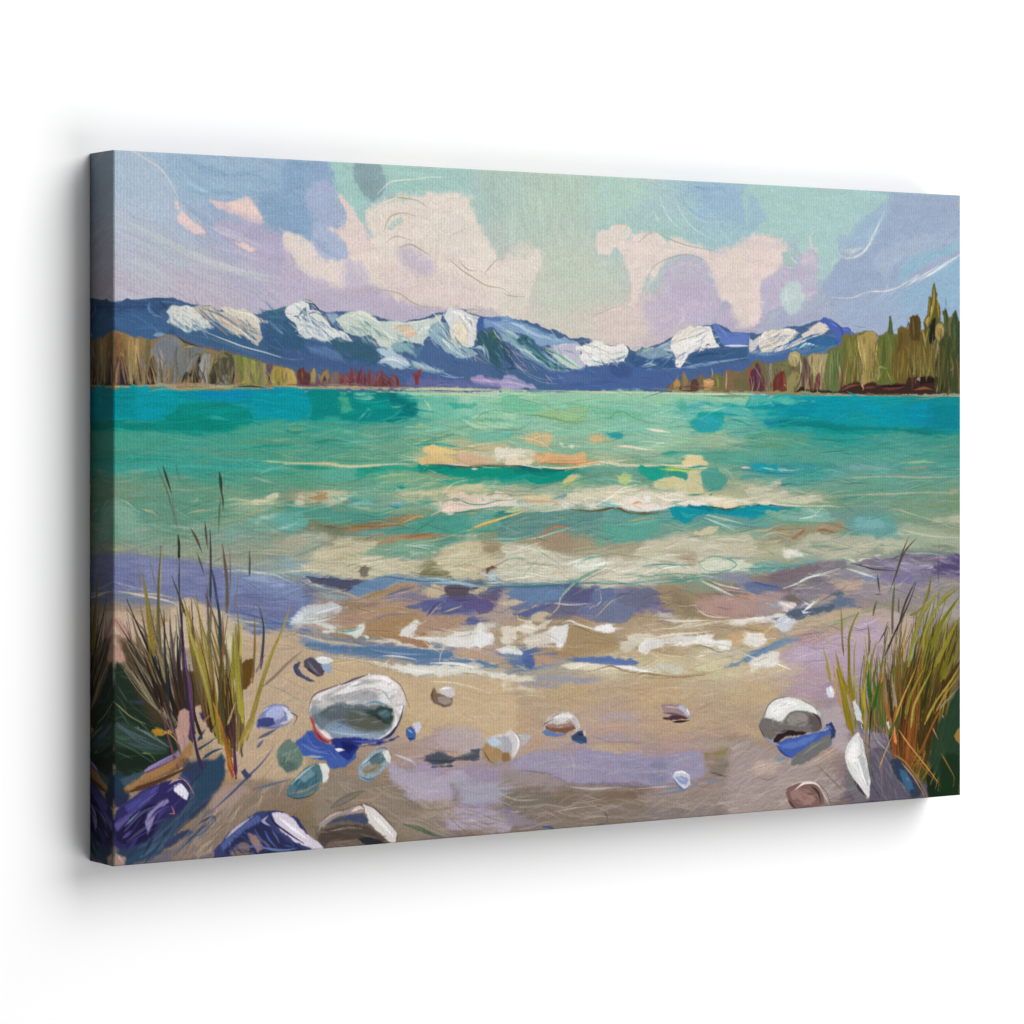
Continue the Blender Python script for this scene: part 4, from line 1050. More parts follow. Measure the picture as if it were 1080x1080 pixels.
('S',['8CA05C',3,.8],[10471,2226,10539,2173,10641,2198]),
('S',['9C7C30',2.4,.9],[10641,2224,10693,2302,10716,2354]),
('S',['3C2C28',3,.9],[10829,2196,10853,2222,10864,2275]),
('F',['685424',1,2],[10812,2380,10778,2014,10812,1804,10812,1699,10950,1697,11053,1695,11157,1720,11261,1744,11400,1874,11435,2085,11400,2270,11088,2273,10950,2379]),
('S',['7C642C',7,.9],[10950,1907,11088,2062,11226,2219]),
('S',['86701C',5,.7],[10915,1960,10898,2117,10881,2274]),
('S',['5A4A20',7,.9],[10881,1724,10864,1856,10812,2013]),
('S',['8C7440',4,.8],[11019,2037,11122,2141,11226,2192]),
('F',['503C1C',1,1.5],[11019,1748,11036,1564,11070,1524,11105,1536,11146,1509,11178,1561,11209,1719,11191,1824,11053,1826]),
('S',['6C5C30',3,.9],[11070,1563,11081,1695,11088,1826]),
('S',['4C4420',3,.9],[11150,1522,11157,1667,11164,1798]),
('S',['5C4C24',2,.9],[10967,1697,11001,1617,11008,1696]),
('F',['5C5424',1,1.5],[11226,1903,11247,1692,11302,1533,11330,1374,11348,1281,11372,1320,11400,1188,11421,1108,11452,1213,11470,1318,11505,1423,11522,1581,11435,1662,11400,1795,11330,1954]),
('S',['A08C34',4,.9],[11417,1161,11407,1372,11365,1531,11313,1664]),
('S',['80742C',3,.9],[11348,1294,11337,1426,11323,1559]),
('S',['B49C4C',4,.9],[11330,1532,11296,1612,11313,1664]),
('S',['C8AC70',1.8,.9],[11382,1399,11365,1505]),
('S',['8C8030',3,.9],[11470,1318,11487,1476,11505,1582]),
('F',['1C2018',1,1.5],[11330,1875,11330,1717,11400,1584,11435,1556,11452,1688,11435,1820,11400,1900]),
('S',['B09858',2.4,.9],[11226,1692,11261,1823,11289,1941]),
('S',['9C8440',2,.9],[11323,1690,11289,1796,11268,1902]),
('F',['A0884C',1,1],[11435,1662,11487,1621,11557,1620,11603,1686,11582,1765,11522,1846,11470,1833,11435,1768]),
('S',['B49C60',2.5,.9],[11470,1661,11540,1660,11568,1739]),
('S',['A08C5C',3.4,.9],[11477,1833,11463,1952,11435,2058]),
('F',['3C4420',1,2],[11505,2374,11505,2004,11522,1819,11592,1765,11610,1606,11575,1474,11610,1447,11645,1552,11662,1764,11715,1816,11715,2373]),
('S',['4C5C34',4,.9],[11592,1474,11603,1606,11627,1765]),
('S',['5C5C2C',5,.9],[11557,1898,11575,2083,11575,2321]),
('S',['2C3418',4,.9],[11487,2005,11452,2164,11435,2322]),
('F',['34482C',1,2],[11697,2479,11708,1949,11697,1631,11732,1524,11778,1425,11806,1496,11813,1602,11891,1574,11891,2531]),
('S',['4C6034',4,.9],[11750,1524,11757,1736,11768,2001]),
('S',['26402C',5,.9],[11838,1628,11845,1894,11838,2266]),
('S',['80582C',3,.9],[11680,2002,11732,2161,11715,2320]),
('S',['5C4024',4,.9],[11821,2000,11803,2213,11803,2425]),
('S',['8C9894',1.5,.9],[11662,2161,11697,2201,11732,2174]),
('S',['7C8074',1.3,.6],[11617,1275,11627,1420]),
('S',['7C8074',2,.5],[11610,1315,11624,1420]),
('F',['3A241E',1,1.5],[9865,2491,9932,2426,10066,2373,10201,2353,10234,2423,10336,2371,10471,2383,10539,2408,10744,2386,10950,2379,11019,2247,11053,2168,11157,2193,11157,2285,11505,2295,11540,2374,11610,2506,10812,2516,10133,2510]),
('F',['20140F',.9,1.5],[11191,2377,11157,2298,11330,2291,11522,2308,11522,2361,11365,2376]),
('F',['261A18',.9,1.5],[9171,2495,9269,2430,9401,2468,9665,2466,9798,2478,9865,2491,9865,2506,9204,2505]),
('S',['7C4438',3,.9],[9898,2477,10066,2412,10234,2397]),
('S',['6C3C2C',3,.9],[10268,2436,10471,2422]),
('S',['6C3830',4,.9],[10573,2447,10812,2432,10950,2405]),
('S',['8C5438',3,.9],[11088,2457,11261,2429,11400,2454]),
('S',['5C3428',4,.9],[11036,2221,11060,2352,11053,2483]),
('S',['A49C8C',4,.8],[11129,2325,11174,2311,11185,2351]),
('S',['74503C',2.5,.8],[11470,2269,11505,2163,11487,2084]),
('S',['88905C',3.5,.9],[11522,2321,11487,2401,11452,2494]),
('S',['D8A870',1.6,.9],[10234,2384,10268,2436,10261,2462]),
('S',['1C1210',3,.9],[10539,2408,10744,2412,10984,2399]),
('S',['80644C',1,.8],[9335,2520,9368,2481]),
('G',[60,2.2,'7C7438,5C5C2C,8C8040,4C4420,6C5428,9C8C50',.02,34],[9932,2387,11400,2270,9932,1870,11400,1768]),
('G',[26,2.2,'4C4C24,34401C,5C5028,6C5C30,2C3820',.02,35],[11435,2481,11866,2504,11435,1768,11866,1575]),
('G',[30,2,'6C3C38,7C7C48,8C7C50,5C2C38,94885C',.02,36],[8490,2487,9932,2464,8490,2195,9932,2102]),
('F',['90947C',1,1],[9732,2502,9999,2516,10336,2519,10812,2516,11157,2514,11505,2507,11891,2510,11891,2611,11505,2586,11088,2583,10812,2589,10471,2580,10133,2577,9932,2557,9665,2538,9204,2536,9138,2511]),
('S',['B0B498',2,.8],[9467,2532,9798,2543,10133,2567,10471,2573]),
('S',['6C584C',2,.9],[10812,2521,11157,2540,11505,2559]),
('S',['7CA084',2,.8],[10066,2528,10336,2553,10607,2538]),
('S',['C4A884',1.5,.7],[11610,2585,11856,2597]),
('S',['30444C',1.6,.9],[11435,2599,11645,2612,11856,2611]),
('S',['4C3C38',1.4,.9],[9467,2524,9732,2548,10066,2577,10471,2591]),
('S',['A08C78',2,.8],[11226,2535,11505,2546,11856,2536]),
('F',['8C8860',.95,.8],[7326,2481,7635,2490,8490,2484,9368,2490,9665,2511,9368,2536,8346,2519,7494,2513]),
('R',[40,2,22,32,12,'D8D8D0,E6E2D8,A8B4B4,C8CCC8,8CA0A8',.8,51],[62,170,85,164,106,176,117,183,93,188,68,182]),
('R',[40,1.6,24,40,8,'D8C8B0,C08C70,6C8C9C,E8DCC8,B8A494,4C7890',.8,52],[106,166,147,167,175,188,173,202,142,191]),
('R',[24,1.2,40,24,8,'4878A8,2C5884,5C88B0,26507C',.7,53],[68,190,173,204,220,222,228,194,178,176,173,199]),
('R',[20,1.6,30,10,10,'4474AC,284878,5580B4,2C5088',.6,54],[2,162,40,159,62,183,62,193,30,195,2,186]),
('R',[70,2.4,26,90,6,'6E6248,8C7850,5A4C38,9C8860,7C7058,807C74,4C4436',.7,55],[2,198,42,202,131,211,220,229,220,245,2,246]),
('R',[50,1.6,20,40,16,'F0EEE8,C8D0D4,90A4B0,DDE0DC,A8BCC8,7090A4',.85,56],[210,162,234,156,260,180,293,196,260,197,226,187]),
('R',[30,1.5,22,34,14,'98B8A8,D8DCCC,7CA094,E4E4D4,B4C4B4',.85,57],[274,172,304,165,342,194,347,201,320,202,282,186]),
('R',[30,1.5,22,-10,30,'D8DCD0,B0C4C8,E8E4DC,8CA8B4',.85,58],[342,176,409,167,409,182,386,198,353,199]),
('R',[40,1.3,22,45,14,'DCE0E0,A8C0CC,5C84A4,88A8BC,C8D4D8',.85,59],[386,189,414,177,443,205,468,221,448,217,403,201]),
('R',[26,1.6,18,80,30,'F4F0E8,D0C8C4,E8D8C0,B8A898',.8,60],[414,162,454,164,456,198,434,200,420,179]),
('R',[26,1.5,20,50,14,'1F4858,4C7C8C,2C6050,88ACBC,204C74',.85,61],[460,186,483,183,503,206,503,226,471,209]),
('R',[30,1.3,26,22,10,'AEC6D8,88ACC8,5C88B4,D0DCE4',.8,62],[323,211,370,215,431,236,381,227,331,223]),
('R',[30,1.5,40,22,8,'3C60A0,2C4C84,5078B0,34548C',.6,63],[223,203,314,228,426,238,483,243,398,243,287,228]),
('R',[34,1.3,34,36,9,'A8C4D8,7CA0BC,34687C,5C98A0,C0D4D8,2C5C88',.85,64],[493,178,528,192,590,222,566,225,522,211,493,192]),
('R',[24,1.3,26,34,9,'B8ACC8,6C80B0,304C88,8CA8C8,C49CB0',.8,65],[493,197,522,213,581,237,551,242,510,226]),
('R',[34,1.8,18,10,30,'FAF6F0,CCD0CC,B8C0C0,EAE4DC,D8C8C0',.85,66],[598,200,625,192,668,202,659,217,619,221]),
('R',[30,1.6,18,-20,25,'8CA8B8,2C5080,B4C4D0,6C90B0,244870',.85,67],[677,207,729,195,735,216,683,220]),
('R',[34,1.8,20,-25,25,'F6F2EC,DCD4CC,C4C4C8,F0E8DC,B0B4B8',.85,68],[735,191,751,176,789,172,804,194,751,208,742,217]),
('R',[24,1.6,34,-6,6,'34588C,4C78B4,284878,7C9CC8',.7,69],[683,223,751,221,817,200,817,212,751,223]),
('R',[34,1.7,26,-32,10,'F2ECE4,D4C8BC,3C70A4,A4B8CC,C0B0A0',.85,70],[849,202,868,184,920,174,934,178,966,164,972,172,914,193,868,203]),
('R',[24,1.5,24,-20,14,'2860A0,9CC0D4,3C78B0,204880',.8,71],[868,204,927,185,980,179,986,191,930,196,898,206]),
('R',[90,2.4,26,90,5,'7C7438,5C5C2C,8C8040,6C642C,54401C,9C8C50',.6,72],[993,182,1047,178,1133,177,1140,232,1007,236]),
('R',[50,2.2,26,90,5,'4C4C24,34401C,5C5028,2C3820,3C5030',.7,73],[1147,169,1187,158,1187,248,1144,245]),
('R',[60,2,24,90,5,'6C3C38,7C7C48,8C7C50,5C2C38,94885C,505C34',.7,74],[849,217,927,208,993,197,993,244,849,249]),
('sat',[1,.93],[]),
('field',['0F9AA0 0C9FB0 0898AE 0A9490 30A8A0 88CCB0 B0DEC0 B4E0C4 B8DEC0 A0D0BE 48B8B4 20A8B0 0C9CA8 0C8E96 0AA0AC 08A09C 0AA4AC 089494 088F8A 18A098 88CCB4 80CCB4 9CD8B8 98D4B4 8CD0B4 94D0B8 50B8B4 60C0B8 20A4A8 089AA4 089AA8 0A8888 0A9488 089088 28A498 3CAC98 5CAC98 80BCA0 98CCAC 9CCCB0 98CCAC 8CC8B4 98CCB4 90C4AC 68B8AC 1C9C98 109C98 149494 189090 54A894 54A894 48A090 78AC90 90BC9C DCC498 98C8AC 9CC8A8 A4C8A8 A4BC9C 60B0A0 309C94 50A090 489888 3C9C8C 50A494 5AA48C 6CA88C B8C8A0 D8C898 D8B888 B0C4A4 A0BCA0 6CA894 60A490 5CA294 4C988C 3CA094 38A094 58A890 60AC90 48A890 0C9480 0C9684 3C9C88 28A08C A8B48C 4CA098 40A098 5CA498 509C90 5C9C84 4C9C88 58A488 5CA890 60A888 38A088 48A088 70A888 70A488 90AC8C A0B090 58A498 68A490 68A08C 78987C 609C80 589C84 A89878 80A890 A8B898 B0B898 C8BC9C C8C0A4 C8BC98 C8BC9C B8B498 7CA48C 6CA08C 789C80 5C9C88 5C9880 A0B898 549C88 5CA08C 8CAC90 DCD0B4 D8D0B4 D0CCB4 D4C8AC C8C4AC DCC898 D8C8A0 A8AC8C 70987C 789878 68A08C 689C88 84A88C 58A090 808C74 90886C 988464 5CA08C 5C9C8A 58988A 54988A 489C90 149494 3C9C98 5CA48C 709C84 5CA498 80A084 88A084 70A48C 7C9C84 7C9C8C A0A490 989478 A49C80 A08C6C 60988A 789078 60948A 68A08C 68A090 98A88C 8CAC94 A08C6C 949C7C 68A498 8CA890 98A088 98A084 94A488 98A08C A8A890 C4BCA0 90A48C 88A48C C8C0A4 A49878 A4947C B4A88C B8B094 B4AC90 B4AC90 C0BC9C 98A48C 98A48C 84907C 6C74A4 7880AC 9CA490 8CA09C ACB4A4 C4BEA4 C8C0A4 C4BCA0 84846C BCB89C C0BC9C C8C0A4 C4BC9C C8C0A0 ACB89C 94A894 ACB498 8C7C90 6C5C88 6C74A4 747CAC 7880A4 98A8BC 98B0B8 B8BCA8 6C88A8 7890A4 80A0A8 7C8C8C D8D0B0 B4B498 8CA48C 907C78 7C7080 8C849C 8078A0 544880 788098 8084A4 6C74A4 7080AC 505078 7088A8 A88C70 6C84A8 50485C 5C68A0 505898 706C98 605C88 A08868 886C60 7C7080 8C8090 A4989C 9C9490 B49C80 C0AC8C 7078A0 7880A8 B4A094 A8845C 8C7C90 5C60A0 A88C78 6C7098 746C94 887CA0 907858 B08888 8890A8 A8948C 9C9080 A8A098 B49474 A88C60 C0AC88 5C70A0 A8947C B08C60 AC803C D0BCA8 C8C0B8 A88858 B49064 B09468 B89C74 B08888 7484A0 C0A890 A89898 8C8050 B89C80 6C84AC 7088B0 5C80B0 C4A898 3C64A4 B89064 C0A078 B89C74 D0C8B0 C8A878 B49494 BCA0B4 D8BC94 C8B090 C0A888 E0DCD0 C8C0A8 B0A898 D4C8AC D4C4A0 D8CCA8 D8C8A4 BCA0B4 B49CB4 D8BC94 D0B48C CCB08C C8AC8C C8AC88 C8AC88 C8B08C B8A0AC A890A4 CCAC84 CCB08C B8A0A0 C8AC88 C4A898 C4A888 C0A488 A89090 988490 BC9C74 B0988C C0A48C C4A890 C4A890 B89C94 A49080 B09484 887888 B0906C A08868 A08870 AC9CB4 A898B0 9C90B0 A094B4 9488B0 A490AC 9C8878 A49080 A48C78 6C6078 A08868 907C60 98806C 8C7868 A498B4 9C8880 80705C 806C58 A08880 A08C80 988478 504860 8C7860 80705C 8C7C68 9084A0 847468 80705C 907C78 A08C80 8C7868 6C6878 84745C 806C58',254,756,1,.42,3.4],[6,254,90,253,207,253,328,252,365,252,390,251,480,251,585,250,721,249,806,249,864,253,922,257,1012,257,1166,262,11,277,90,274,207,273,261,271,328,273,365,273,397,273,454,276,519,270,585,270,653,270,721,269,785,271,849,271,893,269,937,274,1057,274,1166,274,11,294,113,294,207,292,267,292,328,297,390,297,454,294,532,292,585,286,653,292,721,292,778,292,849,292,893,292,982,289,1088,289,1174,292,11,310,113,310,231,308,328,311,416,311,454,319,532,316,639,314,721,312,806,309,893,303,982,306,1088,306,1174,310,11,322,113,325,231,323,328,324,390,328,454,328,532,331,639,327,721,330,806,326,937,329,1088,327,1174,327,11,334,113,335,207,333,279,336,365,340,454,338,532,341,612,340,721,342,778,348,864,345,937,345,1057,344,1166,345,11,350,113,351,231,352,328,353,390,354,454,351,532,352,612,356,694,356,778,357,835,360,907,358,1012,359,1166,361,11,362,113,363,183,364,243,369,304,368,365,366,428,367,506,366,612,367,694,370,778,371,864,369,937,368,1012,376,1166,375,11,377,113,378,172,372,231,380,304,378,365,382,428,378,506,378,558,381,653,380,721,381,806,380,864,383,937,382,1012,385,1166,387,11,392,90,396,148,394,195,395,231,398,304,403,365,398,416,393,493,398,585,396,653,397,721,392,764,391,849,394,922,395,982,402,1042,403,1104,398,1166,408,11,407,90,412,148,410,207,411,267,409,328,416,378,414,428,412,493,413,558,412,639,413,708,410,749,421,835,419,907,420,966,419,1042,420,1104,424,1166,429,11,424,90,426,160,427,207,428,255,427,328,431,378,430,454,429,532,431,585,429,653,436,721,437,806,437,864,442,907,441,982,443,1073,447,1166,451,11,437,68,441,125,437,183,442,243,444,279,449,328,448,390,452,403,456,467,449,532,446,612,450,694,457,778,456,849,458,937,460,1012,461,1088,459,1166,458,11,452,68,456,136,454,183,453,231,454,291,455,353,461,428,465,493,465,585,469,639,471,721,471,778,474,864,477,952,472,1012,467,1088,476,1166,470,22,471,68,472,136,476,195,474,243,467,291,472,353,474,416,471,454,477,519,485,585,485,653,489,708,493,764,492,835,496,907,489,982,498,1057,491,1166,488,22,488,79,486,148,492,207,488,255,490,316,492,378,489,428,495,493,499,545,504,639,507,721,510,764,506,835,519,907,516,982,512,1057,521,1166,524,22,508,90,505,160,508,207,509,255,516,316,511,365,520,428,522,493,521,532,518,612,525,694,526,778,523,849,537,907,527,982,536,1057,548,1166,554,207,532,255,536,328,536,390,547,454,552,532,555,585,544,639,544,721,547,806,558,878,555,952,548,1012,566,207,556,279,559,353,556,428,562,480,567,558,567,639,568,721,571,806,575,893,576,952,572,1012,583,207,582,279,580,378,589,480,594,585,599,721,605,864,612,937,603,1012,612,207,623,378,626,416,644,506,638,639,634,749,646,849,656,952,662,1012,653,183,652,353,652,428,661,532,656,639,668,749,668,835,673,952,696,1042,702,148,671,231,676,328,682,390,680,454,692,532,689,585,681,666,697,749,690,806,694,864,703,937,719,1042,725,125,700,207,706,328,708,390,709,454,716,532,710,585,719,666,724,749,724,835,730,893,745,1042,743,90,728,207,726,353,736,454,738,532,736,639,745,749,750,864,760,952,760,90,759,328,756,454,759]),
('D',[0,50,5,.07],[-66,248,1295,237,1295,910,-66,796]),
('D',[12,50,5,.14],[721,460,1187,447,1187,590,721,560]),
('D',[8,50,5,.14],[207,447,532,498,532,586,207,540]),
('D',[0,40,6,.22],[207,550,952,581,952,766,207,757]),
('A',[12000,1,.02,.75,258,756,.22,13],[]),
('rag',[1.6],[]),
('sat',[1.15,.88],[]),
('F',['089CA8',.9,2],[5,2520,298,2498,599,2505,725,2549,801,2661,649,2796,498,2864,298,2864,149,2820,0,2798]),
('F',['0A9098',.8,4],[25,2531,248,2518,273,2663,223,2797,25,2775]),
('F',['07A6B8',.7,4],[298,2529,649,2527,700,2661,548,2796,348,2842,248,2753]),
('S',['14B8C0',2,.7],[776,2616,801,2672,821,2688]),
('F',['0894A8',.9,2],[750,2537,1056,2524,1572,2521,2306,2527,2306,2839,2043,2839,1833,2748,1624,2703,1313,2636,954,2638,801,2616]),
('F',['0890C0',.6,3],[1056,2535,1416,2533,1728,2565,1676,2611,1313,2613,1056,2581]),
('F',['068C80',.9,2],[0,2842,298,2864,548,2864,801,2661,954,2660,1313,2658,1624,2726,1676,2840,1624,2908,1520,2954,1313,2976,954,2976,599,2953,298,2953,0,2953]),
('F',['0A9A90',.6,4],[801,2661,1158,2682,1520,2749,1468,2840,1107,2840,852,2796]),
('S',['3CB8AC',2,.9],[1133,2813,1261,2829,1364,2840]),
('S',['5CC0B0',1.4,.8],[1158,2800,1313,2817]),
('S',['30A898',2.5,.8],[649,2953,1056,2976,1364,2976,1728,2862]),
('F',['0CA0AC',.8,2],[1650,2588,1833,2565,2096,2586,2306,2608,2306,2815,1990,2816,1728,2839,1650,2748]),
('S',['6CA890',2,.8],[1520,2965,1624,2931,1702,2885]),
('R',[30,2.5,40,0,6,'0AA4A8,08949C,068880,10A8B4,0C9C94',.6,81],[1,253,231,254,231,275,157,284,80,295,2,293]),
('S',['74987C',1.4,.7],[25,2876,298,2864,649,2882]),
('S',['7CA488',1.4,.8],[25,2976,348,2976,649,3003,801,3010]),
('F',['58AC98',.9,4],[0,2987,548,2976,954,3010,1364,2988,1728,2862,2096,2839,2306,2827,2306,3138,1572,3159,954,3112,298,3132,0,3131]),
('R',[70,2.5,50,0,4,'3C9C88,70B098,54A896,80A88C,2C9880,68AC94',.8,82],[1,300,95,302,173,291,231,284,231,342,1,340]),
('S',['70A084',3,.8],[1313,3113,1728,3068,2096,3092,2306,3081]),
('S',['7CA088',3,.8],[1056,3202,1468,3204,1833,3183]),
('S',['288C7C',2.5,.8],[1572,3159,1833,3125,2202,3115]),
('S',['A8A880',2,.8],[473,3077,511,3088]),
('S',['D8E0B0',2.2,1],[1728,3274,1885,3293,2096,3303,2306,3304]),
('S',['2CA08C',3.5,.9],[12,3265,298,3262,750,3268]),
('S',['2CA090',3,.8],[1056,3338,1468,3363,1728,3319]),
('S',['58A890',3,.8],[1702,3388,1833,3366,2096,3372]),
('F',['0CA0AC',.95,2],[2070,2540,2335,2527,2415,2607,2415,2723,2361,2815,2228,2839,2070,2839]),
('S',['50A8A0',1,.8],[2402,2654,2410,2746,2335,2815]),
('F',['068C88',.95,2],[2335,2527,2872,2523,3419,2532,3751,2624,3807,2718,3696,2836,3529,2872,3254,2872,2954,2872,2818,2838,2656,2803,2415,2838,2415,2653]),
('S',['049088',5,.8],[2415,2746,2764,2675,3254,2650]),
('S',['0CA098',5,.8],[2872,2791,3254,2697,3585,2648]),
('F',['60B898',.9,2],[2778,2547,2845,2547,2899,2651,2926,2721,2845,2768,2791,2756]),
('F',['80CCB8',.95,1.5],[2940,2570,3035,2539,3199,2533,3281,2544,3199,2591,3090,2615,3008,2604]),
('S',['30A89C',2.5,.8],[2981,2628,3199,2650,3474,2602]),
('S',['6CC0AC',2,.9],[2981,2861,3063,2791,3144,2720,3177,2744,3117,2814]),
('S',['40A898',2.5,.8],[2818,2838,2981,2872,3144,2861]),
('S',['4CB8A8',2,.9],[3391,2626,3474,2696,3585,2672,3696,2636]),
('S',['8CD0B8',2,.8],[3419,2684,3502,2700,3612,2672]),
('F',['067878',.9,2],[3419,2532,3502,2543,3696,2648,3807,2694,3779,2765,3585,2836,3474,2872,3585,2742,3585,2672,3419,2649]),
('S',['44B0A0',2,.8],[3254,2860,3474,2790,3640,2648]),
('F',['A8DEC0',.9,2],[3502,2531,3751,2518,4257,2526,5056,2569,5056,2738,4827,2739,4541,2739,4427,2644,4257,2598,3975,2575,3696,2577]),
('F',['84CCB4',.9,3],[3807,2600,4031,2599,4200,2622,4285,2716,4257,2788,4087,2812,3863,2812,3807,2742]),
('S',['B8E0C8',3,.8],[3863,2611,3947,2718,3891,2789]),
('F',['B8E4CC',.95,1.5],[4271,2598,4398,2573,4541,2596,4627,2608,4541,2644,4427,2656,4313,2645]),
('F',['50B8A0',.9,2],[4200,2645,4342,2669,4569,2656,4555,2704,4370,2740,4257,2740]),
('F',['A8DCC4',.9,1.5],[4299,2704,4427,2692,4541,2716,4512,2763,4398,2787,4313,2764]),
('F',['BCE4C4',.9,1.5],[4512,2823,4627,2763,4827,2739,5056,2750,5056,2930,4827,2930,4655,2895]),
('F',['90CCAC',.8,2],[4598,2835,4770,2787,4943,2810,4914,2858,4713,2871]),
('S',['5C9C84',1.2,.8],[4370,2799,4541,2835,4655,2763,4827,2727,5056,2750]),
('S',['5C9C84',1,.8],[4342,2847,4541,2907,4770,2950,5056,2954]),
('S',['DCECC8',2.6,.95],[3585,2507,3863,2505,4144,2539,4427,2549,4713,2571]),
('S',['E8E8C0',2.2,.9],[3696,2492,4144,2489,4541,2496,5056,2502]),
('S',['F0E8C8',2,.8],[4031,2516,4370,2549,4827,2571,5056,2605]),
('R',[80,3,50,-3,6,'78B498,98BC98,68AC94,A8C8A4,8CB898,58A890',.8,83],[207,290,287,291,381,286,443,288,506,295,506,312,386,312,370,321,207,325]),
('S',['648C78',1.2,.8],[2415,2908,2710,2896,3063,2919]),
('S',['408C7C',3,.8],[2070,2954,2228,2977,2388,2954]),
('S',['288C80',2,.8],[2442,3093,2656,3058,2872,3082]),
('S',['4C9C88',3,.8],[2228,3115,2495,3093,2818,3140,3254,3165]),
('S',['709C80',1.4,.8],[3529,3072,3807,3049,4087,3037,4257,2990]),
('S',['ACC8A0',4,.8],[3751,2931,3807,2907,3863,2954]),
('S',['88C8B4',4,.8],[3919,2954,4087,2931,4257,2978]),
('F',['8CC8B0',.9,2],[4427,3026,4541,2978,4770,2966,5056,2979,5056,3075,4770,3098,4541,3074]),
('S',['C8D8B0',4,.8],[3807,3072,4144,3073,4541,3050]),
('F',['E2CC98',1,1.2],[3849,3131,3975,3144,4144,3132,4313,3157,4455,3181,4398,3216,4257,3228,4087,3227,3947,3238,3849,3226]),
('F',['D8C094',1,1.2],[3807,3238,4031,3250,4257,3240,4427,3252,4655,3289,4827,3338,4713,3361,4484,3365,4257,3335,4031,3345,3807,3320]),
('S',['B89870',1.4,.8],[4342,3335,4541,3372,4713,3349]),
('S',['F0DCB0',3,.8],[3863,3297,4087,3286,4313,3299]),
('F',['DCD8BC',1,1.5],[4427,3217,4655,3194,4885,3170,5056,3147,5056,3364,4770,3350,4655,3289,4427,3252]),
('R',[30,2,22,-5,20,'E8E4C8,C8C8A4,B8B890,F0ECD4,A8B08C',.8,84],[448,314,506,311,506,334,454,329]),
('S',['8C9C7C',1.2,.8],[4541,3265,4770,3290,4943,3327]),
('S',['3CA090',3,.8],[3696,3131,3975,3108,4257,3133,4427,3157]),
('S',['E0E0B8',2.4,1],[2070,3310,2335,3312,2602,3313,2791,3344,2981,3350,3254,3329,3529,3319]),
('S',['C0C898',1.4,.8],[2070,3326,2388,3323,2764,3361]),
('S',['249884',4,.8],[2070,3356,2442,3365,2710,3372]),
('S',['D4C898',1.6,.8],[3529,3319,3696,3331,3807,3332]),
('F',['098C7C',1,1.2],[3779,3355,3975,3345,4200,3346,4541,3379,4713,3385,5056,3376,5056,3460,3807,3450]),
('F',['2CA088',.9,2],[2981,3444,3090,3374,3254,3364,3226,3445]),
('F',['ACDCBC',.9,3],[4928,2510,5218,2503,5806,2512,6708,2506,7635,2517,8497,2525,8497,2626,7635,2630,6708,2634,5806,2638,4928,2618]),
('S',['E0E8C4',2,.9],[4928,2493,5511,2499,6104,2510,7014,2514,8497,2520]),
('S',['D8E8C8',2,.8],[4928,2522,5218,2544,5511,2555]),
('S',['487C60',1.4,.9],[7791,2541,7981,2548,8497,2540]),
('S',['E8E8C8',2.4,.8],[7261,2520,7635,2525,8497,2525]),
('F',['84CCA8',.9,2],[4928,2582,5102,2569,5218,2605,5452,2640,5570,2712,5394,2737,5160,2737,4928,2714]),
('F',['B4DCB8',.9,2],[5277,2592,5452,2591,5570,2639,5629,2712,5511,2712,5394,2664]),
('F',['A8CC98',.95,1.2],[5570,2736,5806,2699,6044,2666,6140,2673,6089,2759,6015,2869,5866,2857,5688,2833,5511,2797,5364,2785]),
('S',['5C8C70',1.2,.9],[4928,2738,5160,2774,5394,2785,5629,2821,5806,2857,6021,2869,6104,2759,6140,2666]),
('S',['78A888',1,.8],[5335,2604,5511,2615,5629,2712,6044,2674]),
('S',['5C9878',1,.8],[4928,2954,5131,2954,5248,2858,5335,2785]),
('F',['88C8A8',.8,3],[6164,2685,6405,2709,6586,2745,6769,2733,7014,2781,6830,2831,6526,2807,6284,2795]),
('S',['5C9880',1.2,.8],[6104,2686,6224,2734,6405,2820,6495,2758,6617,2733,6708,2782,6953,2856,7323,2893]),
('S',['60A088',1,.8],[6953,2744,7323,2731,7572,2768]),
('R',[110,2.6,44,2,7,'98D0B0,A8D8BC,84C4A8,B8DCBC,74B8A0,90CCB8',.75,85],[493,259,850,260,850,296,701,296,493,295]),
('S',['2CA8A8',3,.9],[7744,2617,7886,2641,7981,2666]),
('S',['18A0A8',3,.9],[8060,2653,8497,2677]),
('F',['60B8A8',.9,2],[7401,2631,7478,2593,7541,2630,7541,2705,7447,2730]),
('F',['28A8A0',.95,1.5],[7556,2855,7697,2780,7886,2767,8076,2779,8107,2854,8076,2930,7949,2968,7760,2975,7635,2930]),
('S',['50B8B0',3,.8],[7635,2830,7823,2805,8044,2829]),
('S',['20A0A0',2.4,.9],[7823,2759,8012,2754,8497,2791]),
('S',['C8E0B8',3.5,.9],[6953,2942,7137,2955,7354,2992]),
('S',['A8D0C0',4,.8],[6830,3029,7076,3054,7323,3067]),
('F',['80C8B8',.9,2],[4928,2978,5044,2966,5117,2991,5073,3039,4928,3051]),
('F',['C8C498',.95,2],[5233,3015,5394,2979,5599,2967,5614,3052,5570,3136,5394,3136,5248,3075]),
('F',['D0C498',.95,2],[6134,3040,6254,3004,6435,3041,6405,3090,6224,3102]),
('F',['40A898',.95,1.5],[6405,2992,6526,2979,6632,3016,6602,3048,6465,3041]),
('F',['D8E4C8',.95,1],[5694,3088,5747,3071,5762,3125,5806,3149,5747,3161]),
('F',['DCE4C8',.95,1],[5821,3137,5895,3089,5985,3113,6059,3150,6015,3170,5866,3162]),
('S',['E8E0C0',3,.9],[6511,3139,6647,3147,6769,3165]),
('S',['94D0B8',6,.8],[6526,3078,6708,3091,6953,3103]),
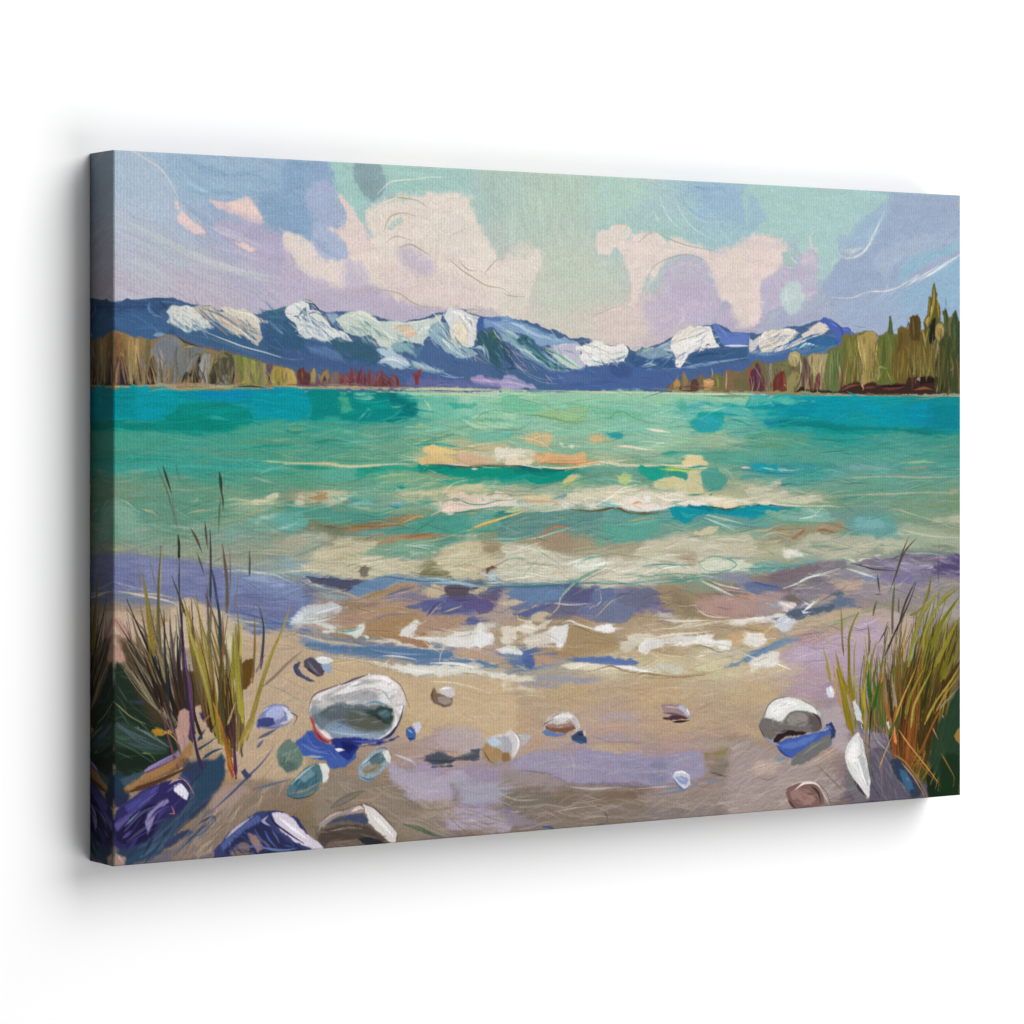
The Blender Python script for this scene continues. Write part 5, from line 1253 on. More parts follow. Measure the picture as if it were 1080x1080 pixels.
('R',[70,2.4,40,2,8,'90C4A8,A4C8A4,B8CCA4,80B8A0,C0CCA8,8CBCA8',.8,86],[493,295,701,296,850,298,850,321,720,320,640,320,493,315]),
('F',['64AC98',.8,4],[7199,3228,7510,3205,8497,3208,8497,3360,7886,3357,7823,3281,7510,3280,7261,3303]),
('F',['ECE4CC',1,1.2],[4928,3159,5160,3171,5364,3196,5364,3317,5306,3353,5102,3340,4928,3315]),
('R',[26,2,22,5,20,'F0E8D0,D8CCAC,C8C4A0,A8B898',.8,87],[493,316,534,320,534,335,493,334]),
('F',['E0BC84',1,1.5],[5394,3221,5629,3222,5866,3228,6104,3260,6314,3286,6526,3299,6284,3323,6104,3358,5866,3369,5629,3343,5423,3330,5364,3281]),
('S',['C89C6C',2.5,.8],[5482,3330,5688,3343,5925,3345,6164,3310]),
('S',['E8D0A0',3,.8],[5511,3258,5806,3247,6104,3277]),
('S',['F0E4C4',2.4,.9],[5306,3365,5629,3387,5925,3394,6164,3366,6405,3348]),
('S',['D8CCA0',3,.8],[6344,3311,6586,3300,6830,3326]),
('S',['3CA08C',3,.9],[7168,3241,7323,3216,7510,3205]),
('F',['DCD8A8',.95,1.2],[7525,3305,7697,3281,7823,3294,7886,3344,7760,3369,7572,3360]),
('S',['E8E0B8',2.4,.9],[7014,3351,7323,3383,7635,3405,7949,3395]),
('S',['B0C098',3,.8],[6586,3349,6891,3351,7199,3353]),
('F',['1C9CA4',.9,2],[8490,2563,8813,2548,9467,2550,9965,2593,10471,2604,11157,2614,11866,2624,11866,2956,11505,2956,10812,2903,10066,2904,9665,2865,9335,2827,8813,2752,8490,2727]),
('F',['68C4B8',.9,2],[8490,2550,8683,2544,9138,2559,9335,2596,9138,2636,8813,2612,8683,2625,8490,2651]),
('R',[30,2,26,-8,12,'98D4C0,30A8A8,109498,70C0B4,0C8890',.9,88],[849,258,947,257,927,290,868,285,849,275]),
('S',['90D0C0',2,.9],[8683,2650,8813,2624,8861,2662]),
('S',['60B8A8',2,.8],[8490,2702,8748,2726,8943,2700]),
('F',['0A9CAC',.9,2],[9500,2596,9665,2556,10066,2567,10116,2644,10032,2800,9932,2852,9732,2852,9566,2775,9467,2699]),
('F',['0894A4',.9,2],[9073,2700,9269,2622,9467,2596,9533,2724,9335,2802,9138,2776]),
('S',['50B0A8',1.2,.8],[9533,2763,9699,2852,9898,2800,10032,2723]),
('S',['50B0A8',1,.7],[9748,2814,9865,2723,9965,2645]),
('F',['0CA0B4',.9,2],[10133,2593,10471,2604,10641,2642,10607,2721,10471,2786,10336,2774,10201,2722]),
('F',['0C9CAC',.9,2],[10607,2747,10710,2629,10950,2641,10984,2798,10950,2903,10675,2916,10539,2877,10505,2812]),
('S',['40A8A4',1.2,.8],[10539,2799,10675,2668,10881,2615]),
('S',['50B0A8',1,.8],[10201,2709,10336,2800,10471,2786]),
('F',['08889C',.8,3],[11019,2641,11866,2637,11866,2929,11505,2929,11157,2903,10984,2798]),
('F',['1098B0',.8,3],[11088,2627,11296,2626,11261,2903,11019,2877,11001,2746]),
('F',['088890',.7,2],[11435,2652,11715,2651,11750,2903,11470,2903]),
('F',['078080',.8,3],[8683,2854,9138,2840,9665,2865,10133,2904,10607,2930,11157,2929,11505,2943,11715,3009,11157,2982,10471,2956,9932,2981,9467,2930,8813,2904]),
('S',['187C70',3,.8],[10950,2956,11365,3009,11645,3075]),
('S',['189890',4,.8],[9467,2955,10133,2981,10812,2982]),
('S',['208C80',3,.8],[9467,3058,9865,3085,10268,3059]),
('F',['68A890',.8,6],[8490,2955,8813,2955,9467,3007,9401,3109,9008,3159,8490,3158]),
('R',[60,2.5,50,0,5,'58A090,70A890,489888,60A890,80AC90,3C9484',.8,89],[849,298,947,308,1061,301,1187,306,1187,328,849,326]),
('S',['8CB498',3,.8],[8490,3082,8813,3057,9138,3083]),
('S',['6C9C78',4,.8],[8683,3146,8878,3134,9073,3160]),
('F',['70B8AC',.9,2],[8490,2753,8587,2778,8651,2879,8555,2955,8490,2955]),
('rag',[2.4],[]),
('sat',[.98,.96],[]),
('F',['2CA088',.95,2],[2954,3455,3090,3398,3254,3387,3419,3372,3751,3379,3807,3426,3585,3448,3254,3469]),
('S',['60B090',3,.8],[3090,3456,3364,3423,3696,3402]),
('F',['7CAC88',.9,3],[3281,3493,3474,3447,3751,3426,4031,3440,3975,3499,3696,3532,3419,3541]),
('S',['B8C898',3,.8],[3199,3492,3474,3447,3696,3449]),
('F',['5CAC98',.8,3],[2495,3440,2764,3384,2926,3397,2872,3513,2549,3533]),
('F',['0A8C7C',1,1.2],[3807,3360,3975,3352,4200,3353,4484,3379,4541,3396,4713,3366,5056,3376,5056,3508,4827,3506,4713,3469,4541,3492,4427,3467,4257,3473,4087,3429,3947,3392]),
('F',['0C6C70',.9,1.5],[3947,3368,4200,3353,4427,3383,4541,3403,4427,3419,4200,3406]),
('S',['D8C8A0',2.4,.9],[4498,3384,4584,3380,4569,3408]),
('F',['40A488',.9,1.5],[4087,3476,4257,3477,4427,3479,4370,3538,4200,3536]),
('F',['2CA090',.9,2],[4827,3410,5056,3412,5056,3544,4914,3543]),
('S',['18A088',2.4,.9],[3446,3623,3585,3566,3640,3602]),
('S',['C8A880',2,.8],[3863,3380,4087,3452,4257,3496,4427,3491]),
('S',['B89C7C',1.4,.8],[3807,3450,4087,3471,4172,3477]),
('F',['D8C8A0',.9,3],[3529,3671,3807,3615,4087,3618,4370,3597,4541,3575,4770,3637,4713,3661,4427,3658,4144,3666,3975,3688,3696,3709]),
('R',[70,2.4,34,-6,10,'C8C8A0,DCD4B0,A8BC94,8CB090,C0B088,E0D8B8',.8,90],[325,352,398,348,471,353,506,360,506,370,398,369,325,370]),
('F',['E2D8C0',1,1.2],[4087,3772,4257,3751,4541,3719,4770,3685,5056,3713,5056,3845,4827,3842,4541,3867,4257,3886,4116,3880]),
('R',[34,2.2,34,-6,8,'F0E8D4,E8DCC4,D0C8AC,E4CCB0,C8C0A8',.85,91],[412,376,506,370,506,383,414,388]),
('S',['B8A08C',1.2,.9],[4101,3785,4257,3751,4541,3719,4827,3674,5056,3689]),
('S',['908060',1.2,.9],[3807,3840,4087,3884,4427,3879,4827,3854,5056,3833]),
('S',['80B4BC',3,.9],[4627,3720,4684,3756]),
('F',['C8C4A4',.9,2],[2202,3702,2282,3657,2442,3624,2764,3616,2981,3665,2818,3721,2683,3778,2495,3764,2282,3738]),
('S',['D8D8BC',4,.8],[2576,3765,2791,3709,2954,3665]),
('F',['A88C64',.95,2],[2335,3692,2415,3659,2576,3649,2602,3695,2522,3729,2415,3728]),
('S',['8C7850',3,.8],[2308,3807,2415,3774,2495,3752]),
('R',[60,2,34,4,10,'58A08C,70B098,409888,90BCA0,589CA8,C0C8A4',.8,92],[260,367,353,371,409,376,409,386,342,387,260,384]),
('S',['48A098',4,.8],[2872,3710,3035,3736,3172,3761]),
('S',['90BCBC',4,.9],[2872,3780,3090,3760,3254,3785]),
('S',['3894A0',3,.9],[3391,3787,3502,3812,3626,3778]),
('S',['80B8C8',2.5,.9],[3419,3764,3529,3765,3612,3813]),
('F',['50988A',.9,3],[2070,3758,2495,3787,2872,3838,3364,3892,3751,3910,3585,3966,3144,4006,2872,4001,2549,3950,2282,3853,2070,3850]),
('F',['4C9C8C',.95,2],[3336,4103,3529,4012,3807,3922,4144,3927,4427,3908,4827,3854,5056,3833,5056,3941,4713,4056,4427,4111,4087,4128,3751,4122]),
('F',['70A898',.9,2],[4541,3910,4827,3861,5001,3892,4943,3964,4713,4008,4541,4029,4484,3980]),
('R',[60,2,40,-12,8,'50988C,68A494,409088,7CAC94,58A08C,489480',.8,93],[336,408,381,392,506,386,506,404,443,411,381,411]),
('F',['A08058',.95,2.5],[2764,4046,3035,4004,3309,3973,3585,3919,3807,3911,3640,3967,3474,4011,3309,4055,3035,4074,2845,4071]),
('S',['947048',4,.8],[2872,4025,3199,3995,3474,3953]),
('S',['B89868',2,.8],[3529,3965,3696,3921,3863,3928]),
('F',['788064',.9,3],[2361,3970,2602,3974,2872,4001,2899,4048,2764,4127,2656,4090,2495,4041]),
('S',['685C48',3,.7],[2495,3995,2710,4022,2872,4036]),
('F',['60B0A8',.95,2],[2070,3850,2202,3833,2308,3876,2335,3969,2255,4037,2149,4081,2070,4080]),
('S',['98CCC4',3,.8],[2070,3988,2175,3967,2255,3899]),
('S',['3C98A0',2,.8],[2070,3884,2175,3863,2282,3899]),
('S',['50A0A0',4,.8],[2899,4095,3144,4088,3309,4067,3585,4013]),
('F',['A88C68',.9,2.5],[3144,4181,3364,4138,3585,4119,3919,4125,4144,4141,3807,4182,3474,4211,3226,4218]),
('S',['A07850',3,.7],[3585,4143,3807,4123,3975,4138]),
('S',['D0B880',2,.9],[4441,4099,4655,4031,4885,3975,5056,3941]),
('S',['C8B480',1.6,.8],[4087,4128,4427,4146,4713,4104]),
('S',['589880',3,.8],[4427,4123,4713,4092,5056,4074]),
('F',['B4B49C',.9,3],[2070,4114,2335,4073,2549,4077,2656,4160,2442,4225,2228,4290,2070,4310]),
('R',[50,2,40,-20,10,'98B0A0,C8C0A8,A0A890,B8B8A0,88A498',.7,94],[207,410,266,409,276,416,234,432,207,433]),
('S',['70948C',3,.8],[2175,4335,2388,4270,2602,4182]),
('F',['CEC6A8',.95,3],[2522,4273,2710,4207,2791,4151,3144,4169,3254,4218,3199,4287,3419,4362,3807,4418,3975,4446,3835,4490,3863,4585,3585,4566,3144,4590,2764,4569,2468,4538,2228,4486,2335,4408]),
('R',[120,2.2,44,-4,9,'DCD4BC,C8BCA0,B8AC88,E4DCC8,C0B494,A4A888',.85,95],[234,448,260,425,282,416,314,419,342,436,398,445,386,458,287,457]),
('S',['A89880',1.2,.7],[2710,4231,3035,4191,3199,4189]),
('S',['98907C',1,.7],[2335,4431,2764,4371,3254,4406]),
('S',['888068',1,.8],[2495,4273,2872,4234,3144,4193]),
('F',['78A48C',.9,3],[3144,4310,3254,4242,3529,4212,3807,4194,4087,4188,4427,4182,4257,4238,4144,4284,3975,4327,3807,4371,3585,4366,3364,4357]),
('R',[50,1.8,34,-8,12,'50988C,90B8A0,C8CCB0,60A490,D8D8C0,A8A888',.85,96],[317,431,353,421,437,418,409,431,370,439]),
('S',['38908C',3,.9],[4087,4247,4200,4213,4370,4181]),
('S',['B8D4C0',1.4,.8],[3585,4272,3807,4241,4031,4258]),
('F',['D0C6A4',.95,3],[4059,4329,4200,4261,4427,4182,4655,4210,4655,4366,4827,4394,5056,4375,5056,4663,4713,4631,4484,4649,4200,4617,4087,4520,3947,4445]),
('F',['9C8C6C',.95,4],[4627,4198,5001,4193,5001,4277,4885,4359,4713,4367,4655,4294]),
('R',[80,2.2,36,-10,12,'DCD4BC,C8BCA0,B8AC88,E4DCC8,C0B494',.85,97],[409,433,443,419,463,429,506,440,506,466,420,462,403,447]),
('S',['988C70',1,.8],[4827,4418,5056,4375]),
('F',['7C7858',.9,4],[3863,4490,3975,4434,4116,4520,4228,4618,3975,4623,3807,4595]),
('S',['A09C78',3,.7],[3919,4563,4031,4518,4144,4592]),
('rag',[0],[]),
('F',['7C7468',1,.9],[3008,4517,3041,4466,3103,4449,3144,4497,3139,4567,3090,4584,3035,4569]),
('S',['5C544C',2,.7],[3035,4482,3090,4460,3131,4508]),
('S',['C8A078',2.4,.9],[3049,4599,3090,4577,3117,4589]),
('F',['B0BCB0',1,.9],[4690,4630,4713,4547,4770,4500,4842,4526,4871,4611,4856,4658,4770,4680]),
('S',['6C3830',2,1],[4698,4618,4727,4535,4784,4503,4842,4514]),
('S',['6C90A4',3,.9],[4784,4656,4827,4610,4871,4659]),
('rag',[2.2],[]),
('F',['88A8BC',.9,2.5],[2070,4333,2228,4382,2335,4477,2228,4497,2070,4482]),
('sat',[.64],[]),
('F',['6C94BC',.95,2],[2228,4497,2495,4550,2818,4605,3090,4612,3419,4597,3807,4631,4257,4643,4541,4722,4257,4702,3975,4671,3751,4653,3640,4697,3254,4733,3090,4822,2926,4747,2602,4669,2335,4546]),
('F',['505070',1,1.5],[2335,4546,2549,4575,2872,4606,3117,4636,3008,4680,2899,4735,2710,4695,2495,4643]),
('F',['6084B4',.95,2],[2899,4747,3008,4668,3199,4627,3419,4621,3585,4649,3419,4703,3199,4755,3035,4786]),
('S',['6CA0B8',3,.9],[3226,4580,3419,4574,3640,4615,3863,4609]),
('S',['88ACC0',3,.9],[3751,4629,4087,4626,4427,4695,4713,4726,5056,4712]),
('S',['A8C4C8',2,.9],[3975,4612,4257,4666,4541,4722]),
('F',['7098B0',.9,2],[4713,4654,4827,4634,4943,4685,4885,4719,4713,4702]),
('F',['8C9C98',1,2],[2070,4516,2228,4555,2442,4618,2710,4672,2926,4747,3035,4821,2818,4814,2602,4785,2442,4711,2282,4637,2070,4585]),
('S',['D8CCC0',2.4,.9],[2308,4557,2495,4666,2683,4729]),
('S',['C8A088',2,.8],[2549,4702,2710,4718,2872,4781,3035,4821]),
('S',['605C60',1.4,.8],[2070,4551,2282,4614,2495,4712,2764,4778]),
('F',['6078AC',.95,2],[2070,4608,2228,4636,2361,4708,2442,4780,2361,4870,2228,4958,2070,4999]),
('S',['8CA4C8',5,.8],[2070,4654,2228,4705,2335,4765]),
('F',['AC9070',.95,2],[3008,4820,3254,4745,3474,4681,3696,4675,3807,4702,3696,4746,3474,4787,3309,4829,3144,4871]),
('F',['6C70A0',.95,1.5],[3281,4851,3474,4798,3640,4744,3779,4724,3807,4772,3585,4837,3419,4855]),
('R',[40,1.8,40,-20,7,'A88C70,C0A078,7C7CA8,9C8488,B89470',.85,98],[298,484,342,472,381,469,386,475,358,486,314,492]),
('F',['C8A878',.95,2],[3807,4749,3975,4683,4144,4699,4200,4784,4087,4828,3975,4848,3863,4798]),
('F',['58485C',1,1.5],[4158,4735,4313,4727,4455,4755,4484,4816,4427,4862,4257,4857,4144,4806]),
('F',['605480',.95,1.5],[4655,4773,4827,4741,4943,4757,4914,4828,4827,4921,4713,4906,4598,4843]),
('F',['D0B884',.95,1.5],[4484,4792,4598,4747,4770,4728,4713,4798,4598,4831]),
('F',['5C5CA0',1,1.5],[3585,4919,3807,4891,4031,4850,4257,4868,4427,4862,4713,4894,4885,4923,4827,4969,4541,5008,4313,5013,4144,4996,3975,5038,3919,5012,3975,4943,3807,4950]),
('R',[50,1.8,36,-22,12,'5058A0,6C6CA8,8078A0,4C5490,A88C88,606CB0',.9,99],[381,494,403,486,454,489,488,492,471,499,414,502,398,501]),
('S',['4C5494',2.4,.9],[3919,5048,3975,4967,4087,4875]),
('S',['C8A088',1.6,.8],[3919,5060,4031,4945,4144,4877]),
('F',['6068A8',.95,1.5],[4413,5111,4541,5092,4598,5118,4541,5175,4455,5161]),
('F',['A08098',.9,3],[3585,4907,3807,4891,3807,4938,3640,4944]),
('F',['B48868',1,2.5],[2656,5088,2872,5002,3090,4916,3309,4876,3585,4884,3807,4938,3919,5036,4087,5041,4427,5052,4427,5124,4257,5189,3975,5203,3696,5264,3529,5258,3309,5274,3090,5243,3063,5125,2764,5138]),
('F',['B4803C',.95,4],[3090,5219,3144,5104,3309,5040,3529,5023,3696,5052,3807,5103,3640,5192,3529,5270,3254,5267]),
('R',[60,2,44,-24,8,'B88C5C,A87C44,C49C70,A88078,B89078,9C7C88',.8,100],[271,511,314,494,381,491,398,508,353,526,312,522]),
('S',['7C6CA0',1.3,.8],[3090,5102,3254,5026,3585,5001,3807,5032]),
('S',['C8A898',1.6,.8],[2872,4839,3254,4850,3585,4813]),
('S',['7078B0',1.2,.8],[2926,4957,3144,4871,3364,4830,3585,4813]),
('F',['C0B4B4',.95,2],[2228,4981,2308,4903,2495,4851,2710,4857,2764,4906,2602,4970,2388,5009,2228,5027]),
('S',['E0DCD8',3,.8],[2282,4994,2442,4919,2629,4878]),
('S',['DCE0DC',3,1],[2149,5071,2282,5064,2495,5048,2710,5008]),
('S',['D8D8D0',2.5,.9],[2228,5027,2495,5013,2764,4952]),
('F',['B89888',.9,2],[2228,5073,2602,5063,2764,5115,2549,5177,2335,5123]),
('F',['DDDCD0',1,1.5],[2468,5070,2602,5086,2764,5138,2926,5167,3063,5101,3090,5149,3063,5218,3144,5268,2981,5239,2818,5209,2602,5190,2495,5163,2629,5133]),
('S',['90C8BC',2.4,.9],[2845,5164,2954,5168,3063,5125]),
('F',['E0D4CC',1,1.5],[3557,5236,3640,5156,3751,5089,3793,5126,3724,5218,3640,5274]),
('S',['F4F0EC',3,.8],[3640,5215,3696,5158,3751,5113]),
('F',['E8E4E4',1,1.5],[3696,5264,3863,5247,4144,5281,4342,5240,4541,5247,4713,5277,4827,5329,4799,5400,4200,5378,4031,5324]),
('F',['D0C4B4',1,2],[4498,5246,4541,5175,4655,5131,4827,5161,4885,5235,4827,5281]),
('R',[30,2.4,30,-30,14,'F4F4F4,D8D0C8,E8DCD0,C0A88C',.9,101],[381,529,426,526,466,516,483,526,477,538,420,535]),
('F',['D8C8B0',1,2],[3117,5267,3364,5276,3585,5296,3863,5329,3975,5369,3529,5348,3254,5319]),
('S',['5070A8',3.5,.9],[2070,5137,2228,5188,2442,5265,2656,5308]),
('S',['7C8CB0',3,.9],[2122,5116,2282,5144,2388,5194]),
('R',[30,2,34,14,8,'A89090,8090B8,C0A088,5878A8',.85,102],[207,509,260,519,304,529,287,533,207,530]),
('F',['B09074',.9,3],[4885,5139,5056,5073,5056,5410,4885,5403]),
('R',[24,2,30,-20,10,'B89868,A88C70,C8A888',.8,103],[460,506,506,493,506,541,486,531]),
('F',['B0968C',.95,3],[4914,4780,5056,4784,5056,5121,4598,5058,4827,4945]),
('F',['0C9484',1,1.5],[4928,3387,5102,3383,5277,3394,5511,3410,5747,3412,5985,3406,5895,3479,5777,3539,5511,3548,5277,3534,5102,3552,4928,3543]),
('S',['086464',3,.9],[4928,3375,5160,3369,5394,3402,5570,3428]),
('S',['0A6868',2.4,.9],[5511,3410,5747,3422,5955,3399]),
('F',['1CA484',.8,3],[5102,3460,5394,3438,5688,3453,5629,3525,5335,3523,5102,3521]),
('F',['B8C898',.95,1.5],[5703,3635,5777,3539,5925,3455,6044,3414,6015,3492,5925,3552,5806,3612]),
('F',['58A488',.9,3],[6015,3406,6344,3384,6769,3387,6861,3449,6891,3536,6708,3584,6344,3593,6164,3567,6044,3492]),
('F',['B0C888',.9,2.5],[6556,3496,6632,3453,6723,3498,6708,3559,6586,3558]),
('F',['28A48C',.95,1.5],[6861,3412,7014,3381,7199,3390,7323,3403,7510,3442,7572,3505,7447,3549,7199,3527,6953,3500]),
('F',['58A890',.9,1.5],[7261,3403,7572,3450,7541,3555,7354,3548]),
('S',['B8D860',2,.9],[7230,3407,7385,3424,7525,3442]),
('F',['CCC898',.95,1.5],[7076,3575,7261,3502,7478,3554,7510,3604,7572,3705,7323,3689,7076,3650]),
('F',['C8C494',.95,1.5],[7572,3455,7760,3419,7791,3507,7729,3606,7823,3682,7635,3718,7572,3630]),
('F',['50A094',.95,1.5],[7791,3431,7949,3412,8107,3484,8139,3560,8076,3635,7886,3671,7760,3607]),
('F',['D8CC98',.95,2],[7510,3280,7760,3286,7854,3357,7635,3375,7510,3354]),
('S',['ECE4C8',2.6,1],[6104,3346,6284,3318,6526,3349,6830,3370,7261,3365]),
('R',[60,2,36,3,10,'70A484,B8BC90,88A888,C8C49C,A8B890,5C9C84',.8,104],[493,356,581,361,616,359,634,362,581,371,493,370]),
('F',['D6CCA8',.95,3],[5806,3709,6164,3640,6344,3617,6830,3622,7076,3650,7572,3717,8497,3766,8497,3867,7760,3845,7323,3839,7076,3873,6708,3892,6526,3865,6224,3788,5925,3808,5688,3781]),
('R',[110,2.2,40,3,9,'E8DCBC,D0C4A0,F0E8D0,C0B490,E0CCA0,B4B08C',.85,105],[581,373,634,363,708,366,850,378,817,385,708,387,659,388,610,380]),
('F',['F0E8DC',1,1.5],[6586,3841,6647,3781,6830,3758,7076,3786,7261,3813,7447,3816,7323,3851,7014,3884,6708,3892]),
('S',['D8A478',2.4,.9],[6769,3832,6953,3809,7076,3836]),
('S',['D89878',1.2,.8],[6830,3845,6891,3826,6983,3847]),
('S',['70B8C0',3,.9],[6224,3775,6405,3814,6586,3841]),
('F',['E4E0D0',1,2],[6044,3798,6344,3814,6586,3854,6284,3874,6104,3859]),
('F',['DCD8C8',.95,2],[4928,3747,5218,3751,5629,3768,5925,3808,5866,3856,5511,3851,5218,3847,4928,3843]),
('S',['D89C74',2.4,.9],[5160,3755,5394,3765,5658,3793,5688,3829]),
('S',['4C9898',3,.9],[5717,3745,5806,3697,5629,3744]),
('S',['60A8A0',4,.9],[5102,3773,5189,3770,5204,3799]),
('R',[30,2,34,2,8,'A8C0A4,D8D0B4,C8C8AC,88B8A0',.85,106],[493,374,563,378,604,381,587,386,493,384]),
('F',['0C9098',1,1.2],[7292,3876,7354,3839,7572,3840,7823,3845,7949,3872,8497,3892,8497,3994,8012,3961,7823,3933,7635,4006,7572,4067,7385,4002,7261,3938,7292,3901]),
('S',['0A6C80',2.4,.9],[7416,3845,7697,3846,7949,3880]),
('F',['2CA4A0',.9,2],[7447,3903,7635,3911,7572,4005,7447,3978]),
('F',['509C94',.9,3],[7635,4006,7823,3933,8497,3994,8497,4146,7886,4060,7635,4106]),
('S',['88C0B0',2,.9],[7854,3996,8044,4075,8497,4133]),
('S',['B8CCB0',2,.8],[7729,3944,7949,3985,8497,4095]),
('F',['4C9088',.95,2],[4928,3963,5218,3896,5629,3877,5866,3876,6104,3889,6344,3875,6284,4181,6104,4190,5895,4125,5747,4061,5570,4095,5277,4162,4928,4204]),
('R',[70,2,40,-10,8,'50948C,6CA490,408C84,7CA88C,589880,A8B088',.8,107],[493,396,563,389,631,389,625,417,592,412,569,405,493,418]),
('F',['50A498',.95,1.5],[6284,3985,6344,3900,6526,3865,6769,3918,7014,3927,7292,3906,7323,3976,7137,3998,6953,4020,6708,4041,6526,4050,6344,4010]),
('F',['5CA08C',.95,2],[6269,4058,6526,4050,7014,4021,7447,4053,7635,4081,7572,4130,7323,4200,7137,4246,6830,4265,6586,4273,6375,4232,6269,4180]),
('S',['38A090',3,.9],[6344,3924,6586,3896,6830,3949,7199,3919]),
('S',['6C5C3C',2,.9],[5866,3868,6104,3889,6314,3882,6526,3855,6647,3897,6830,3931,7137,3936]),
('S',['88BCA8',2,.8],[6314,4144,6405,4208,6708,4238]),
('R',[44,2,40,-4,8,'58A08C,4C988C,6CA88C,80A888',.7,108],[631,406,757,407,732,420,671,425,631,421]),
('S',['D8D0A8',1.4,.8],[6344,4059,6708,4053,7076,3997]),
('S',['B88C5C',2,.9],[5364,4140,5599,4083,5747,4061,5866,4100,5895,4161]),
('S',['B89464',1.6,.9],[5102,4219,5335,4212,5511,4179,5688,4145]),
('F',['A49068',.95,4],[5248,4246,5511,4191,5717,4146,5895,4161,6164,4203,6224,4302,5985,4346,5688,4316,5452,4286]),
('F',['A08C70',.9,5],[6405,4257,6647,4298,6891,4279,7076,4270,7014,4343,6769,4363,6526,4333]),
('F',['C6BC98',.95,4],[6830,4314,7076,4245,7447,4177,7697,4207,7949,4224,8497,4196,8497,4526,7760,4534,7635,4381,7385,4400,7014,4442,6769,4486]),
('F',['D2CCAE',.95,4],[4928,4276,5102,4243,5335,4284,5570,4362,5806,4464,6044,4421,6224,4400,6465,4430,6830,4463,7323,4524,7697,4557,7760,4659,7323,4698,6830,4735,6344,4734,5985,4712,5629,4715,5277,4706,4928,4660]),
('R',[190,2.2,44,-3,10,'DCD8C0,C8BCA0,B8AC88,E6E0CC,C4BC9C,A8A888,BCB090',.85,109],[493,428,557,436,683,444,770,423,814,426,814,449,764,466,683,472,551,470,493,466]),
('S',['68A890',1.8,.9],[5895,4515,6044,4445,6194,4424,6390,4416]),
('S',['58987C',2.4,.9],[6390,4428,6375,4502,6224,4584,6044,4665,5895,4734,5747,4852]),
('S',['8C9070',1.4,.8],[5747,4852,5658,4922,5570,4968]),
('S',['78A890',1.4,.8],[5335,4284,5511,4385,5688,4486,5806,4574]),
('S',['78A890',1.4,.8],[4928,4444,5102,4412,5248,4451,5335,4538]),
('S',['8CA890',1.2,.8],[4986,4481,5102,4544,5306,4549]),
('F',['DCE0CC',.95,2],[5925,4516,6104,4459,6344,4432,6375,4477,6224,4523,6044,4567]),
('S',['58A4A0',1.8,.9],[6891,4551,7137,4532,7447,4551,7697,4562]),
('S',['78B0A0',1.6,.9],[7729,4546,7886,4474,8076,4466,8497,4500]),
('F',['D0D4B8',.95,2],[7729,4558,7886,4487,8139,4492,8497,4513,8497,4640,7949,4651,7791,4635]),
('S',['5C9894',1.6,.8],[7760,4659,7949,4669,8497,4647]),
('F',['B89870',.9,3],[7447,4452,7635,4406,7697,4432,7666,4532,7510,4503]),
('S',['C8A070',3,.9],[5599,4605,5717,4584,5806,4647]),
('S',['78A890',2.4,.9],[6586,4630,6891,4662,7137,4693]),
('S',['50A088',1.8,.9],[6830,4685,7199,4657,7447,4651,7697,4670]),
('S',['48A494',2.4,.9],[7261,4696,7416,4695,7478,4702]),
('S',['44908C',2,.9],[5985,4724,6344,4722,6708,4744,7137,4718,7510,4715,7760,4697]),
('S',['5C9898',2.4,.9],[4928,4708,5277,4713,5688,4716,5925,4730]),
('F',['D8C8A0',1,1.5],[5955,4760,6015,4725,6134,4716,6224,4755,6164,4786]),
('F',['D8D0A8',.9,2],[7447,4751,7572,4717,7635,4731,7510,4803,7447,4813]),
('F',['6070A8',1,2],[5102,4785,5394,4757,5806,4768,6224,4792,6586,4814,7014,4851,7137,4867,7122,4966,7014,5012,6830,5081,6647,5149,6465,5192,6224,5172,5925,5076,5688,5045,5452,5061,5277,5104,5102,5050,4986,4902]),
('F',['4C5480',.95,2],[5806,4768,6224,4787,6194,4865,6044,4958,5866,4928]),
('F',['5C80B4',.9,2],[5160,4811,5394,4769,5688,4777,5747,4852,5570,4920,5306,4912]),
('F',['4C5088',.9,2],[5452,4964,5688,4947,5925,4967,5806,5048,5629,5043]),
('F',['58608C',.9,2],[6708,4855,7122,4891,7122,4966,6953,5023,6769,4980]),
('F',['6078A8',.9,2],[6224,4817,6526,4837,6708,4929,6708,5077,6526,5145,6284,5112,6344,4967]),
('R',[120,2,34,-30,16,'5068A8,7078A8,505888,8C84A8,6C80B0,9C8C88,484C80',.85,110],[510,478,581,478,711,489,683,508,646,518,592,508,528,508]),
('S',['C8B8A0',1.4,.8],[6194,4865,6284,4843,6224,4964,6134,5034]),
('S',['B8A894',1.4,.8],[6104,5156,6405,5018,6586,4901]),
('S',['B8ACA0',1.2,.8],[5629,4946,5925,4974,6164,4962]),
('S',['C0A880',1.6,.9],[5102,5074,5160,5028,5335,4985,5511,4894]),
('S',['C8B080',1.4,.8],[5452,5110,5629,5043,5688,4972]),
('F',['D4C09C',.95,2],[4928,4900,5102,4894,5204,4909,5102,4942,4928,4948]),
('F',['CCB890',.95,2],[5306,5105,5452,5037,5599,5054,5511,5112,5394,5156]),
('F',['C8A480',.8,2],[4928,4780,5044,4771,5044,4832,4928,4840]),
('F',['A08458',1,2.5],[7137,4792,7478,4814,7635,4856,7697,5008,7760,5160,7572,5179,7323,5096,7168,4992]),
('F',['8C7450',.8,4],[7323,4872,7510,4853,7635,5006,7697,5158,7510,5127]),
('F',['8C8C70',.9,3],[7478,4802,7572,4754,7729,4809,7823,4861,7635,4906,7478,4877]),
('F',['B08C7C',.95,3],[7697,4983,7949,4940,8497,4956,8497,5184,7949,5166,7760,5110]),
